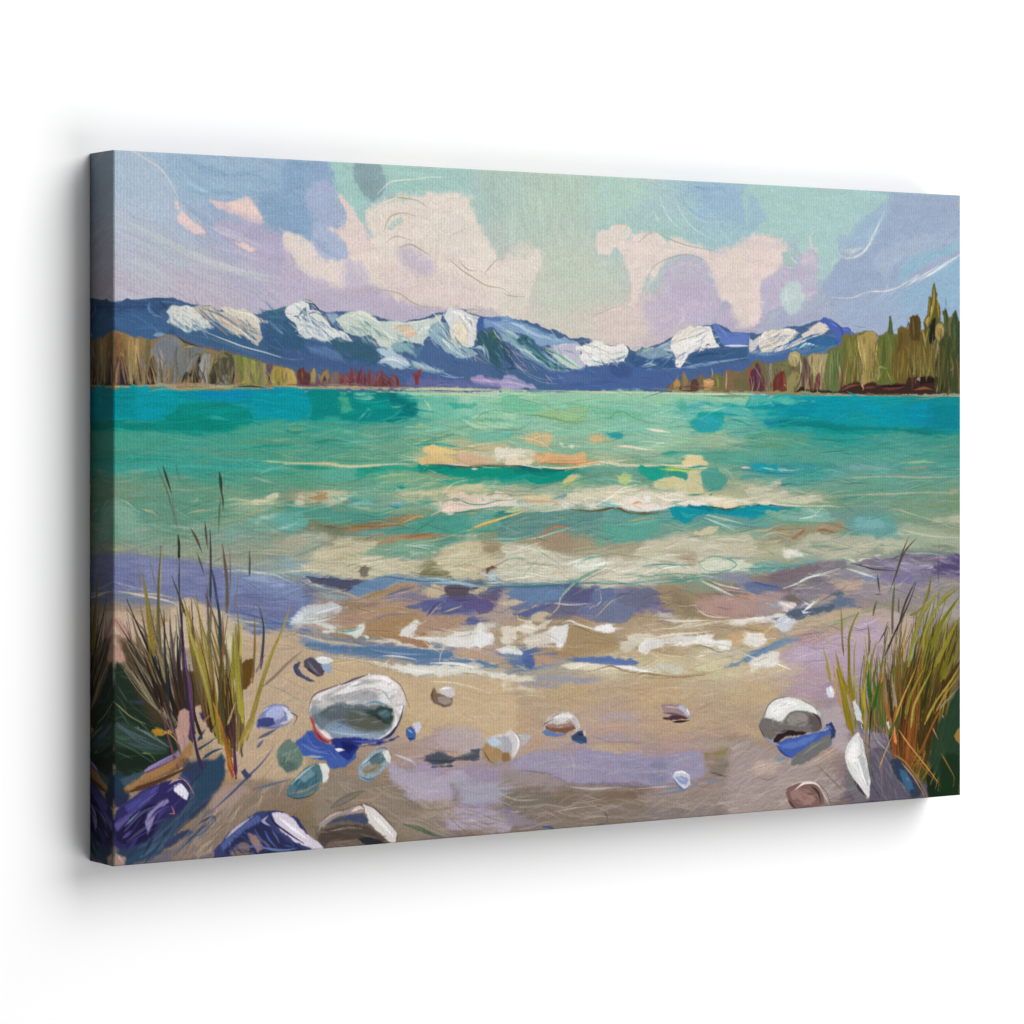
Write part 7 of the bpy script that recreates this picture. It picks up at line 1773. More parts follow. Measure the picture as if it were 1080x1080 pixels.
('S',['947C7C',2,.8],[6194,6505,6405,6578,6708,6602,7014,6648]),
('F',['B098A0',.8,5],[6284,6289,6586,6231,6830,6292,6830,6391,6526,6351]),
('F',['A4987C',.9,4],[7697,6648,8200,6675,8200,6738,7823,6717]),
('F',['907C3C',.95,3],[7807,6792,7949,6775,8200,6751,8200,6814,7949,6863,7823,6868]),
('F',['847464',.95,3],[7902,6948,8200,6864,8200,7117,8012,7080,7902,7023]),
('S',['54503C',3,.9],[7902,7023,8076,7071,8200,7091]),
('F',['A8908C',.9,7],[8203,6713,8619,6736,9111,6929,9610,7013,9898,7198,9971,7370,9682,7520,9538,7538,8899,7524,8203,7560]),
('F',['B09CA0',.9,6],[9395,6445,9898,6302,10044,6702,9971,6922,9754,6798,9395,6667]),
('R',[170,2.2,50,-14,14,'B09888,A08C80,BCA498,94806C,C0A898,A4948C,8C7C74,C8B0A0',.75,134],[820,669,865,674,918,699,975,685,997,670,1001,737,975,752,820,756]),
('F',['C0A090',.9,4],[8514,7005,8689,6932,8899,6972,8899,7082,8689,7125]),
('S',['7C6C58',1.4,.8],[8899,7138,8759,7170,8619,7121]),
('S',['D0B8A8',2,.8],[8410,7053,8689,6987,8970,6976]),
('F',['6C8CA8',.9,3],[8899,6917,9076,6913,8970,6976]),
('F',['70686C',.95,3],[9971,7146,10189,7215,10409,7398,10335,7534,10116,7520]),
('F',['5C5468',1,3],[10335,6942,10630,6846,10927,6976,11301,7339,11377,7544,10482,7543,10335,7280]),
('R',[80,2.2,40,60,14,'4C4860,706878,3C4460,847C84,5C506C,8C8078,4C6080',.85,135],[1026,660,1070,674,1130,740,1138,754,1048,754,1030,711]),
('F',['2C3C50',1,2],[10704,7076,10852,7057,11076,7269,11226,7449,11076,7525,10852,7312]),
('S',['3C6C90',5,.9],[10852,7113,11001,7264,11076,7411]),
('S',['7C6474',4,.8],[10482,6951,10556,7181,10556,7407]),
('S',['9C9490',3,.8],[10372,6635,10519,6812,10704,6963]),
('S',['6C5C40',1.6,.8],[9538,7037,9826,7277,10044,7459]),
('sat',[.74],[]),
('F',['C4A480',.95,5],[953,5579,1614,5235,2308,5260,2308,6821,1614,6778,1312,6548,1192,6329,1013,6109]),
('R',[60,2.6,40,-30,16,'CCAC88,C0A080,D4B898,B89C80,C8A890',.7,152],[119,585,174,540,231,534,231,644,174,673,143,666]),
('F',['8C7460',.95,6],[657,7469,1013,7057,1433,6767,1858,6740,2308,6821,2308,7036,1797,7056,1433,7271,1192,7492,716,7523]),
('R',[90,2.4,44,-42,10,'A88C78,94806C,BCA48C,7C6C60,C0A898,88786C',.75,153],[72,748,119,702,168,676,210,681,168,705,119,749]),
('A',[9000,.42,.03,.3,262,560,.12,21],[]),
('A',[6000,.5,.03,.26,262,756,.12,22],[]),
('W',[300,60,0,5,.16,.7,211],[-2,250,1187,253,1187,328,-2,322]),
('W',[420,54,-1,9,.2,.75,212],[148,312,952,315,1187,351,1187,447,721,460,148,446]),
('W',[160,60,2,8,.14,.6,213],[-2,312,207,313,243,469,-2,442]),
('W',[200,46,0,14,.22,.75,214],[207,447,721,460,952,465,1104,492,952,569,721,583,454,571,207,530]),
('W',[70,60,4,14,.1,.6,215],[207,550,952,581,982,733,721,750,207,757]),
('W',[160,40,-45,14,.16,.6,216],[0,742,113,628,243,573,207,737]),
('W',[140,50,-20,16,.14,.6,217],[721,750,952,650,1012,770]),
('sat',[1.1,.9],[]),
('S',['0A5458',2,.95],[4928,3368,5160,3364,5394,3397,5570,3420,5806,3407,5985,3396]),
('S',['E8E4D0',2,.95],[4928,3348,5160,3345,5394,3380,5599,3406]),
('S',['ECE4C8',2.4,1],[6104,3346,6284,3318,6526,3349,6830,3370,7261,3365]),
('S',['0C6878',2.4,.95],[7292,3871,7416,3843,7697,3844,7949,3875,8497,3895]),
('S',['0E8C94',4,.8],[7323,3906,7572,3880,7823,3883,8139,3925]),
('S',['F0E8D8',2.4,.95],[6586,3841,6830,3899,7076,3885,7323,3851,7510,3824,7760,3827]),
('S',['5C5438',1.8,.9],[5866,3868,6104,3889,6314,3882,6526,3855,6647,3897,6830,3931,7137,3936]),
('S',['3C9C98',1.8,.9],[6224,3837,6405,3851,6586,3896,6830,3914,7137,3903]),
('S',['0A5C60',2,.95],[3807,3356,3975,3347,4200,3349,4484,3377,4713,3361,5056,3371]),
('S',['F0E8D0',2,.9],[4087,3329,4370,3345,4541,3365]),
('S',['E0DCB8',2,1],[2070,3321,2335,3318,2602,3325,2791,3354,2981,3360,3254,3343,3529,3330,3751,3336]),
('S',['988C70',1.3,.9],[4101,3785,4257,3751,4541,3719,4827,3674,5056,3689]),
('S',['9C8460',1.3,.9],[3807,3840,4087,3884,4427,3879,4827,3854,5056,3833]),
('S',['C89C58',2,.9],[4441,4099,4655,4031,4885,3975,5056,3941]),
('S',['3C4468',2,.9],[2335,4551,2549,4586,2872,4618,3144,4637]),
('S',['F4F4F0',2.4,.9],[3585,5296,3863,5289,4144,5309,4427,5343]),
('S',['C8D0D0',2,.9],[2122,5070,2282,5064,2495,5055]),
('S',['0C6878',2.4,.95],[8490,3875,8683,3852,8943,3858,9171,3884]),
('S',['E8E0C8',2.2,.95],[8490,3832,8683,3819,8910,3852,9269,3877,9566,3876]),
('S',['3C3454',1.8,.9],[10066,4593,10268,4631,10471,4675,10812,4699]),
('S',['E0E4E8',2,.95],[10066,4665,10268,4717,10437,4773]),
('S',['D8D8D0',1.8,.9],[9008,4869,9236,4811,9434,4740,9665,4694,9898,4648]),
('S',['F0F0EC',2.4,1],[9286,5184,9401,5111,9566,5013]),
('rag',[1.1],[]),
('sat',[1,.97],[]),
('F',['08907C',.95,1],[3761,3334,3994,3341,4134,3350,4323,3387,4417,3377,4560,3388,4799,3370,5039,3382,5184,3373,5330,3414,5477,3395,5673,3416,5821,3417,5945,3402,5895,3458,5772,3518,5575,3557,5379,3545,5233,3524,5039,3552,4847,3500,4655,3469,4512,3487,4370,3466,4181,3465,4041,3405,3900,3374]),
('F',['0C7C70',.8,1.5],[5039,3382,5233,3393,5330,3424,5477,3415,5673,3436,5526,3476,5282,3474,5088,3432]),
('S',['1C9C8C',4,.8],[4847,3510,5039,3522,5282,3474,5575,3517]),
('F',['086C70',.9,1],[5136,3372,5282,3383,5428,3414,5330,3424,5184,3403]),
('F',['086C68',.8,1],[5477,3395,5624,3392,5772,3417,5920,3402,5722,3427]),
('F',['E6C98C',.97,1],[3842,3137,3994,3124,4181,3158,4406,3189,4323,3218,4087,3231,3854,3216]),
('F',['DDBE86',.97,1],[3784,3275,3900,3226,4181,3237,4299,3252,4276,3327,4087,3316,3924,3329,3807,3320]),
('F',['D8B496',.9,1.5],[4299,3228,4560,3219,4751,3270,4847,3310,4751,3346,4560,3333,4346,3347]),
('F',['E4DCC8',.97,1],[4811,3180,4895,3151,5039,3167,5184,3155,5330,3172,5233,3212,5160,3252,4991,3281,4847,3260]),
('F',['E8D8BC',.95,1],[4847,3300,5039,3287,5282,3283,5330,3333,5184,3356,4991,3351]),
('F',['DDB080',.97,1],[5355,3283,5428,3233,5624,3224,5821,3235,6117,3226,6117,3342,5821,3340,5575,3325,5428,3338]),
('S',['B87C54',1.4,.8],[5428,3314,5624,3331,5821,3340,6117,3328]),
('S',['F0E0B8',2,.95],[5428,3364,5575,3385,5772,3393,6117,3358]),
('S',['7C5C3C',1.4,.9],[3877,3340,4087,3346,4323,3363,4417,3377,4560,3352,4847,3354,5184,3364]),
('S',['E8D8C0',2.4,.9],[4500,3392,4584,3392]),
('F',['D0C488',.95,1],[5698,3629,5772,3539,5895,3458,6007,3449,5945,3520,5846,3590,5747,3630]),
('S',['78A468',1.4,.8],[5722,3629,5871,3580,5970,3500,6007,3459]),
('F',['E8D0C4',.97,1],[4087,3800,4134,3761,4323,3754,4465,3785,4441,3855,4276,3872,4134,3880]),
('F',['E6D4C4',.95,1],[4465,3785,4703,3778,4943,3751,5184,3754,5088,3793,4847,3810,4560,3846]),
('F',['E0CCB8',.95,1],[4087,3682,4276,3664,4512,3667,4703,3689,4607,3747,4417,3745,4228,3713]),
('S',['4C8C88',1.4,.9],[4111,3761,4299,3728,4465,3785,4655,3798,4847,3760,5088,3749]),
('S',['3C8C84',1.6,.9],[4134,3890,4323,3883,4560,3856,4847,3830,5088,3829]),
('S',['4CA090',3,.8],[3830,3777,3947,3759,4064,3750]),
('F',['D8C8A0',.9,2],[5088,3723,5282,3695,5526,3698,5624,3729,5477,3758,5184,3744]),
('S',['D09C78',2,.9],[5184,3764,5428,3774,5624,3776,5698,3801]),
('S',['C8A878',3,.8],[5599,3830,5673,3801,5747,3822]),
('F',['C4CCA8',.8,2],[5233,3795,5428,3788,5575,3820,5428,3848,5257,3832]),
('F',['3C8C84',.9,2],[4799,3929,4943,3872,5039,3903,4991,3972,4871,3991]),
('S',['2C7078',3,.8],[4847,3890,4991,3892,5063,3913]),
('S',['E0C070',2.4,1],[4441,4093,4655,4017,4895,3961,5136,3904,5269,3866]),
('S',['C8D080',3,.8],[4943,3892,5136,3864,5233,3856]),
('S',['C89C60',2,.9],[3529,4008,3668,3952,3784,3918,3900,3916]),
('S',['A8704C',2.4,.8],[3529,4136,3668,4148,3854,4136,4181,4118]),
('S',['B8785C',3,.8],[5428,4161,5624,4084,5722,4061,5871,4108]),
('S',['D8DCC8',1.6,.8],[5257,4198,5428,4181,5673,4125,5871,4078]),
('S',['88C4B8',2,.8],[4703,4207,4847,4190,5088,4195,5330,4159]),
('F',['A08C74',.8,3],[5379,4220,5575,4164,5821,4128,5920,4231,5871,4344,5575,4305]),
('F',['78C4B8',.8,2],[4631,2990,4799,2970,5039,2981,4943,3031,4751,3030]),
('F',['D0B88C',.85,2],[5233,3051,5330,2991,5550,2991,5599,3031,5575,3132,5428,3142]),
('F',['DCE4CC',.9,1],[5685,3113,5722,3082,5772,3113,5759,3153]),
('F',['DCE4CC',.9,1],[5834,3143,5871,3103,5920,3113,5970,3144,5895,3174]),
('S',['C0E0C0',4,.8],[4370,2831,4560,2911,4751,2930,4943,2940]),
('S',['5C9080',1.2,.9],[4703,2930,4991,2946,5184,2942,5330,2830]),
('S',['5C9880',1.2,.9],[3784,3029,3994,3025,4158,3025,4276,2980]),
('S',['3C8870',3,.7],[3830,3088,3994,3069,4158,3059]),
('S',['1C9478',3,.9],[4111,3514,4228,3535,4323,3526]),
('S',['1C8878',3,.9],[3529,3597,3622,3594]),
('F',['0C90A0',.97,1],[7274,3873,7364,3844,7546,3846,7702,3844,7860,3850,8018,3890,8176,3896,8336,3882,8442,3858,8603,3849,8764,3862,8924,3886,8924,3928,8764,3926,8630,3987,8442,4006,8229,3981,8018,3968,7860,3955,7650,3993,7546,4054,7442,4011,7338,3937]),
('F',['0A7884',.9,1],[7546,3850,7755,3849,7912,3876,8070,3899,8282,3887,8176,3917,7912,3914,7650,3889]),
('S',['34A8A8',4,.8],[7442,3907,7546,3971,7702,3952]),
('F',['E8D8BC',.97,1],[7886,3851,8018,3800,8176,3791,8336,3814,8496,3795,8657,3818,8924,3854,8710,3840,8442,3841,8282,3873,8070,3884]),
('S',['5C3C24',1.4,.9],[7886,3851,8018,3890,8176,3896,8336,3873,8442,3854]),
('S',['6C5838',1.6,.95],[6119,3888,6269,3880,6395,3861,6521,3863,6647,3906,6774,3928,6978,3921,7287,3915]),
('F',['ECE0D4',.95,1],[6370,3810,6571,3772,6774,3753,6978,3797,7235,3821,7546,3804,7807,3803,8018,3789,7860,3840,7546,3836,7287,3863,7029,3880,6723,3887,6571,3843]),
('S',['F4ECE0',2.4,.95],[7081,3716,7235,3769,7442,3782,7650,3810]),
('F',['70C0C0',.9,1.5],[6319,3809,6445,3801,6571,3833,6521,3853]),
('S',['D89C5C',3,.8],[6749,3815,6850,3796,6902,3817]),
('F',['E0CC98',.97,1],[7481,3325,7598,3284,7755,3281,7886,3353,7755,3358,7546,3363]),
('S',['ECDCB8',2.4,.95],[7158,3354,7338,3370,7546,3378,7702,3399,7912,3411]),
('F',['1C9C88',.95,1],[6850,3394,7029,3380,7235,3396,7235,3469,7132,3540,6978,3518,6876,3466]),
('F',['309484',.95,1],[7235,3448,7442,3429,7546,3450,7559,3513,7494,3554,7390,3512,7287,3490]),
('S',['B8D44C',2,1],[7235,3407,7364,3412,7494,3429]),
('F',['D0C898',.97,1],[7068,3602,7132,3551,7313,3501,7494,3554,7546,3596,7390,3636,7235,3635]),
('F',['CCC498',.95,1.5],[7572,3430,7755,3442,7781,3598,7807,3703,7546,3721,7546,3638,7598,3555]),
('F',['509C8C',.95,1.5],[7755,3473,7860,3411,8018,3412,8176,3560,8018,3664,7860,3641,7781,3578]),
('F',['B8C880',.85,2],[6546,3515,6622,3460,6711,3506,6673,3567,6597,3567]),
('F',['2C98A0',.97,1],[6395,2992,6495,2975,6609,3002,6546,3043,6432,3049]),
('F',['D8B888',.9,2],[6144,3053,6269,3012,6420,3043,6319,3104,6169,3104]),
('S',['E8E4CC',3,.95],[6953,2940,7132,2961,7300,2982]),
('S',['ECDCC8',3,.95],[6508,3135,6698,3146,6876,3173,7081,3182]),
('F',['2CA0A8',.95,1],[7598,2847,7755,2815,8018,2804,8097,2846,8018,2930,7860,2968,7702,2930]),
('S',['20989C',2,.9],[8176,2804,8336,2846,8549,2909]),
('F',['1890A4',.95,1],[8657,2845,8737,2824,8924,2834,8924,2909,8737,2898]),
('S',['2CA088',3,.9],[7171,3236,7313,3210,7442,3211]),
('S',['309488',2.4,.9],[7546,3398,7702,3389,7886,3380]),
('F',['1898A4',.95,1],[8536,3394,8630,3370,8924,3365,8924,3461,8737,3449,8603,3433]),
('S',['E0C0C0',3,.9],[8362,3404,8509,3405]),
('S',['9CD4CC',2,.9],[8657,3400,8924,3440]),
('S',['8CC4B4',2,.9],[8070,3412,8176,3455,8256,3561]),
('S',['A8D4C4',2,.9],[7807,3996,8018,4062,8256,4150]),
('F',['D0C4A4',.9,1.5],[7650,4191,7860,4112,8018,4104,7912,4186,7755,4225]),
('S',['C8A860',1.4,.9],[6698,4020,6876,3992,7055,3988]),
('F',['5CA494',.85,2],[6294,4034,6521,4037,7029,4025,7184,4048,6978,4210,6673,4266,6370,4219]),
('S',['2C8C70',2,.9],[7572,3721,7755,3719,7807,3703]),
('S',['2C8C70',2,.9],[7886,3735,7938,3705]),
('sat',[.72,.98],[]),
('F',['7C7060',.97,.8],[3015,4517,3038,4469,3094,4454,3144,4481,3140,4539,3094,4587,3049,4576]),
('S',['C8A070',2,.9],[3060,4596,3094,4587]),
('F',['4C5070',.85,1],[2330,4558,2486,4581,2755,4597,2981,4617,3072,4631,2958,4671,2868,4736,2710,4693,2531,4649,2397,4598]),
('F',['5C88B4',.85,1],[2868,4746,2958,4671,3072,4635,3300,4621,3483,4646,3345,4681,3163,4725,3003,4789]),
('S',['6C98B0',3,.95],[3163,4618,3345,4580,3575,4605,3761,4624,3994,4630,4181,4654]),
('S',['90B4C0',2.4,.9],[3761,4624,4041,4661,4370,4689,4607,4706]),
('S',['3C6888',1.6,.9],[3208,4609,3391,4585,3575,4609,3900,4647,4276,4647]),
('S',['708890',4,.9],[2353,4654,2531,4698,2710,4741,2936,4796]),
('S',['C89080',2,.9],[2710,4732,2845,4745,2981,4807,3094,4815]),
('F',['B08454',.8,1.5],[3094,4811,3300,4729,3483,4685,3668,4680,3761,4712,3575,4766,3345,4818,3208,4872]),
('S',['5C64A0',4,.95],[3300,4817,3483,4773,3622,4728,3737,4702]),
('S',['A89088',2,.8],[2981,4866,3254,4815,3529,4784,3761,4732]),
('F',['D0B488',.8,1.5],[3854,4744,3994,4689,4134,4713,4134,4782,4041,4828,3900,4815]),
('F',['5C5060',.85,1.5],[4146,4733,4276,4706,4465,4741,4465,4781,4323,4817,4181,4813]),
('F',['D8C080',.8,1],[4477,4782,4584,4735,4751,4729,4631,4776]),
('F',['5C5090',.8,1],[4134,4861,4370,4828,4607,4855,4796,4900,4796,5020,4607,5034,4512,4972,4323,4946]),
('F',['505C9C',.8,1],[3575,4923,3761,4909,3947,4865,4087,4869,4276,4905,4370,4947,4323,5015,4134,5029,4041,5006,4087,4919,3947,4934,3877,5001,3819,4989,3877,4922,3761,4938]),
('S',['444C90',2.4,.9],[3900,5041,3994,4936,4087,4879]),
('S',['C8B070',1.4,.9],[4134,4999,4276,4964,4370,4937]),
('F',['505C9C',.85,1],[4406,5107,4512,5081,4607,5098,4584,5153,4512,5190,4465,5169,4512,5131]),
('F',['AC8454',.8,1.5],[3094,5141,3208,5048,3391,5005,3668,5004,3854,5030,3668,5102,3529,5196,3391,5269,3163,5241]),
('S',['B48C5C',6,.7],[3208,4950,3483,4940,3761,4987]),
('S',['7C6C98',1.4,.9],[3163,5105,3300,5031,3437,5007,3761,5007]),
('F',['E0DAD4',.85,1],[3541,5245,3645,5141,3761,5096,3772,5145,3691,5231,3599,5267]),
('F',['E4DCD4',.85,1],[3691,5260,3900,5288,4134,5256,4370,5235,4512,5270,4584,5332,4536,5400,4370,5394,4134,5355,3947,5344,3807,5314]),
('F',['E0DCD4',.85,1],[4536,5171,4631,5125,4751,5258,4796,5280,4796,5400,4607,5403,4512,5330]),
('F',['DCE4DC',.85,1],[2497,5169,2620,5154,2755,5149,2890,5183,3049,5111,3083,5141,3060,5199,3140,5250,2981,5235,2800,5209,2620,5183]),
('S',['50B8A8',2.4,.9],[2800,5180,2936,5165,3049,5140]),
('S',['D0D4D0',4,.9],[2419,5060,2576,5085,2710,5128]),
('F',['C0C8CC',.9,2],[2308,4980,2442,4907,2665,4875,2868,4901,2755,4956,2531,5006,2308,5037]),
('S',['E0E0DC',2.4,.9],[2353,5001,2531,4948,2755,4897]),
('F',['A8744C',.9,1.5],[3437,5271,3575,5266,3807,5304,3947,5348,3900,5382,3668,5328]),
('F',['4C78A8',.85,1.2],[2308,5268,2531,5315,2800,5335,3072,5345,3300,5354,3575,5393,3900,5425,4228,5448,4252,5498,4087,5522,3761,5499,3437,5457,3163,5426,2890,5387,2620,5357,2308,5316]),
('S',['7C9CC4',2.4,.9],[3163,5378,3391,5425,3668,5456,3900,5465]),
('S',['C8B08C',2.4,.9],[2531,5257,2800,5296,3049,5334]),
('S',['D8D0C0',2,.95],[3323,5458,3529,5474,3761,5518]),
('F',['4C7CAC',.8,1.2],[3877,5553,4041,5530,4370,5539,4607,5562,4796,5610,4796,5650,4560,5590,4276,5598,4041,5589]),
('F',['E0DCD0',.8,1.5],[3345,5541,3575,5570,3900,5613,4134,5642,4370,5682,4181,5703,3900,5701,3714,5674,3529,5607]),
('S',['ECE8E0',4,.95],[3575,5609,3807,5658,3994,5666]),
('S',['E8E4D8',3,.95],[3947,5565,4134,5573,4370,5598,4560,5650,4796,5740]),
('S',['9C8460',1.3,.8],[2823,5442,3072,5491,3300,5520,3483,5566]),
('S',['2C7884',2.4,.9],[4541,4694,4732,4729,5020,4737,5262,4743,5555,4741,5900,4730,6099,4725,6349,4742,6652,4750]),
('F',['6C4038',.9,1],[4696,4628,4720,4529,4780,4496,4847,4522,4827,4542,4756,4540]),
('F',['B0C8D0',.8,1],[4732,4639,4744,4559,4815,4551,4851,4622,4827,4672,4756,4670]),
('F',['5C84B4',.8,1.5],[4924,4804,5165,4771,5457,4769,5752,4777,5900,4801,5801,4870,5555,4923,5262,4914,5068,4868]),
('F',['58588C',.8,1.5],[5752,4929,5801,4829,5900,4781,6149,4788,6224,4810,6099,4939,5900,4954]),
('F',['6C6888',.9,2],[5506,5023,5678,4967,6049,4979,5950,5057,5703,5090,5555,5065]),
('F',['6070A0',.8,1.5],[6249,4801,6500,4828,6500,4910,6400,4928,6249,5005,6149,4961]),
('F',['6C6C8C',.8,1.5],[6500,4869,6754,4836,7112,4846,7112,4970,6907,5025,6703,5040,6551,4973]),
('F',['6C7498',.8,1.5],[6199,5024,6500,4992,6754,5021,6728,5164,6551,5199,6349,5182,6199,5157]),
('S',['D0C498',1.6,.95],[5555,5105,5703,4988,5727,4888,5950,4711]),
('S',['6CA890',2.4,.95],[5703,4887,5900,4730,6099,4624,6349,4548,6387,4457]),
('S',['6CA890',1.8,.9],[5962,4518,6099,4450,6349,4419]),
('S',['C8B8A8',1.6,.9],[5653,4946,5851,4969,6099,4964]),
('S',['D8C4A0',1.4,.9],[6224,5127,6450,4950,6602,4903]),
('S',['D0C0A8',1.4,.9],[6199,5004,6299,4945,6287,4822]),
('F',['C8B088',.8,1.5],[4924,4924,5068,4889,5214,4913,5117,4940,4972,4946]),
('F',['505C98',.8,1],[5068,5049,5238,5024,5506,4992,5408,5040,5262,5075,5141,5081]),
('S',['D8C890',2,.9],[5117,5051,5141,5112,5262,5136,5335,5128]),
('F',['C8B08C',.8,1.5],[5335,5078,5457,5041,5580,5065,5506,5114,5360,5129]),
('F',['DCD0B8',.85,1.2],[5117,5211,5262,5186,5457,5172,5604,5137,5506,5204,5408,5262,5214,5271]),
('S',['ECE4D4',2.4,.9],[5165,5193,5335,5219,5408,5252]),
('F',['AC8C5C',.55,4],[5851,5155,6000,5201,6199,5269,6249,5332,6500,5341,6551,5507,6249,5577,5900,5563,5752,5476,5826,5317]),
('F',['E0DCD8',.85,1],[5567,5308,5678,5231,5801,5194,5851,5176,5826,5276,5801,5377,5703,5424,5580,5409]),
('F',['D8CCB8',.9,1.5],[5238,5396,5408,5302,5580,5288,5580,5409,5408,5433]),
('S',['E8E0D0',2.4,.95],[5752,5182,5851,5151,5975,5200,6099,5235,6249,5281]),
('F',['F0ECE8',.85,1],[6224,5249,6349,5223,6500,5249,6500,5290,6400,5313,6274,5292]),
('F',['4860A8',.85,1],[5226,5517,5286,5495,5347,5542,5364,5643,5311,5691,5238,5658,5262,5619,5165,5599,5262,5558]),
('F',['5470B4',.8,1],[5826,5611,6000,5598,6249,5597,6500,5611,6856,5683,6652,5685,6400,5665,6099,5642]),
('S',['8C90B0',3,.9],[5360,5673,5604,5653,5801,5641]),
('F',['E8DCC8',.8,1],[5703,5667,5851,5653,6049,5655,6099,5693,5900,5701]),
('S',['F4F0E8',3,.95],[6500,5700,6652,5737,6907,5778,7163,5810]),
('S',['8C6C48',1.3,.9],[6099,5754,6299,5722,6450,5698,6602,5755,6856,5807,7163,5841]),
('F',['9898A8',.85,1.5],[5360,5804,5604,5798,6000,5822,6299,5841,6099,5867,5604,5845]),
('F',['E0DCD0',.8,1.2],[4541,5629,4684,5675,4875,5723,5117,5763,5020,5785,4780,5743,4541,5679]),
('F',['E8E4E0',.85,1],[6805,5475,6907,5438,7060,5423,7212,5397,7212,5470,7035,5525,6907,5572]),
('F',['D0C8AC',.9,2],[6576,5508,6703,5389,6907,5397,6805,5516,6652,5541]),
('F',['E8E4DC',.8,1],[4827,5441,5020,5428,5165,5474,5189,5511,5044,5510,4900,5480]),
('F',['ECECEC',.8,1],[4541,5251,4636,5215,4780,5299,4756,5378,4636,5414,4541,5370]),
('S',['50A494',1.8,.9],[7739,4529,7870,4459,8028,4462,8187,4498,8293,4563,8187,4624,7975,4639,7818,4615,7739,4550]),
('S',['4C9890',1.6,.9],[6937,4542,7194,4533,7452,4547,7687,4549]),
('S',['3C9C8C',2,.9],[7091,4762,7349,4748,7713,4706,7975,4660]),
('S',['3C9C94',2.4,.9],[8346,4617,8667,4614,8883,4619,9155,4605,9483,4570]),
('S',['D8DCD0',1.8,.95],[9019,4867,9209,4819,9373,4749,9594,4722,9812,4685]),
('F',['5C70A0',.8,1.5],[8400,4797,8560,4759,8721,4806,8937,4854,8775,4892,8614,4919,8453,4873]),
('S',['3C5C9C',2.4,.9],[8506,4769,8721,4817,8964,4859]),
('F',['7C6870',.9,2],[8775,4723,9046,4645,9483,4602,9594,4636,9319,4715,9046,4793,8829,4788]),
('S',['C8D0A8',3,.95],[7739,4738,7923,4806,8081,4873,8266,4945]),
('S',['8C5C74',1.4,.9],[7791,4718,8028,4819,8240,4909]),
('F',['B88C80',.9,3],[7687,5008,7923,4973,8240,4961,8560,5034,8614,5120,8346,5175,8028,5175,7818,5116]),
('S',['D4C4B0',2,.9],[7661,5028,7791,5136,7975,5184,8187,5191]),
('S',['D08C6C',3,.8],[8293,4931,8506,4959,8775,4998]),
('F',['E0CCC4',.85,1],[8924,5024,9046,5028,9209,5075,9155,5116,9046,5134,8991,5100]),
('S',['F4ECE4',2,.95],[8964,5042,9100,5089,9182,5106]),
('F',['7C645C',.8,1],[9019,4967,9209,4968,9319,5004,9209,5032,9073,5018]),
('F',['4C5C74',.85,1],[9073,5177,9155,5127,9373,5112,9594,5108,9812,5072,9812,5147,9538,5192,9319,5217,9209,5246,9087,5231]),
('S',['ECECE8',2.4,1],[9305,5163,9401,5102,9483,5041]),
('S',['DCE4E8',2,.95],[9291,5142,9319,5174,9428,5167]),
('S',['8C9CAC',3,.9],[8775,5083,8937,5084,9019,5112]),
('F',['C8CCD4',.8,1.2],[8883,5277,9046,5251,9182,5287,9127,5349,8991,5387,8937,5332]),
('F',['E8E0D0',.85,1],[8266,5246,8400,5219,8614,5215,8883,5182,9046,5176,8829,5223,8560,5256,8360,5302]),
('F',['ECE8E0',.85,1],[7700,5446,7818,5388,7975,5389,7923,5434,8081,5481,8187,5485,8227,5539,8081,5590,8015,5573,8028,5532,7870,5526,7739,5489]),
('F',['E8E0D4',.85,1],[8400,5493,8506,5412,8667,5414,8762,5485,8721,5537,8560,5558,8440,5547]),
('F',['D8D4CC',.9,1.5],[6937,5480,7091,5424,7349,5413,7608,5391,7765,5386,7661,5445,7401,5456,7142,5488,6937,5563]),
('S',['8C6C48',1.3,.9],[7713,5509,7870,5540,8054,5602,8240,5571]),
('F',['6C8CB0',.8,1.2],[8107,5787,8346,5723,8614,5649,8829,5530,8991,5504,8883,5564,8721,5653,8400,5746]),
('F',['E4DCD0',.8,1.2],[8466,5759,8614,5670,8829,5625,8937,5662,8937,5768,8775,5793,8614,5776]),
('S',['E8D8B8',2,.9],[7142,5178,7349,5205,7608,5214,7975,5215]),
('S',['D8CCB0',3,.9],[7323,5298,7504,5262,7765,5240]),
('F',['CCC4AC',.9,2],[7091,5734,7297,5712,7504,5751,7556,5816,7349,5828]),
('S',['AC8C5C',1.3,.8],[6937,5852,7245,5844,7556,5857,7923,5831,8240,5782]),
('A',[5000,.34,.035,.32,258,610,.14,23],[]),
('W',[300,40,-1,10,.22,.8,241],[353,281,952,280,952,465,353,451]),
('W',[260,34,0,16,.22,.8,242],[231,448,952,465,952,581,231,551]),
('rag',[.15],[]),
('sat',[.84],[]),
('F',['3C5CB0',1,1.5],[2184,6392,2299,6298,2415,6242,2531,6335,2706,6470,2999,6461,2969,6561,2852,6655,2647,6668,2589,6589,2357,6526,2242,6495]),
('F',['3050A8',.9,2],[2357,6251,2531,6360,2735,6447,2706,6546,2473,6457]),
('F',['20308C',1,1.5],[2647,6342,2823,6351,3028,6438,3355,6405,3534,6364,3355,6430,3028,6463,2940,6534,2881,6594,2764,6524,2706,6445]),
('S',['5878C8',3,.9],[2242,6345,2415,6454,2647,6517]),
('S',['E8E8E8',3,.95],[2720,6471,2823,6490]),
('S',['A8B8A8',3,.8],[2328,6524,2444,6531,2560,6538]),
('F',['D4CCC8',1,1.2],[2375,6006,2398,5913,2461,5841,2656,5783,2845,5737,3004,5703,3131,5654,3291,5668,3435,5715,3532,5788,3596,5886,3621,6011,3580,6133,3499,6266,3403,6357,3259,6390,3067,6393,2861,6369,2672,6345,2562,6285,2468,6213,2406,6115]),
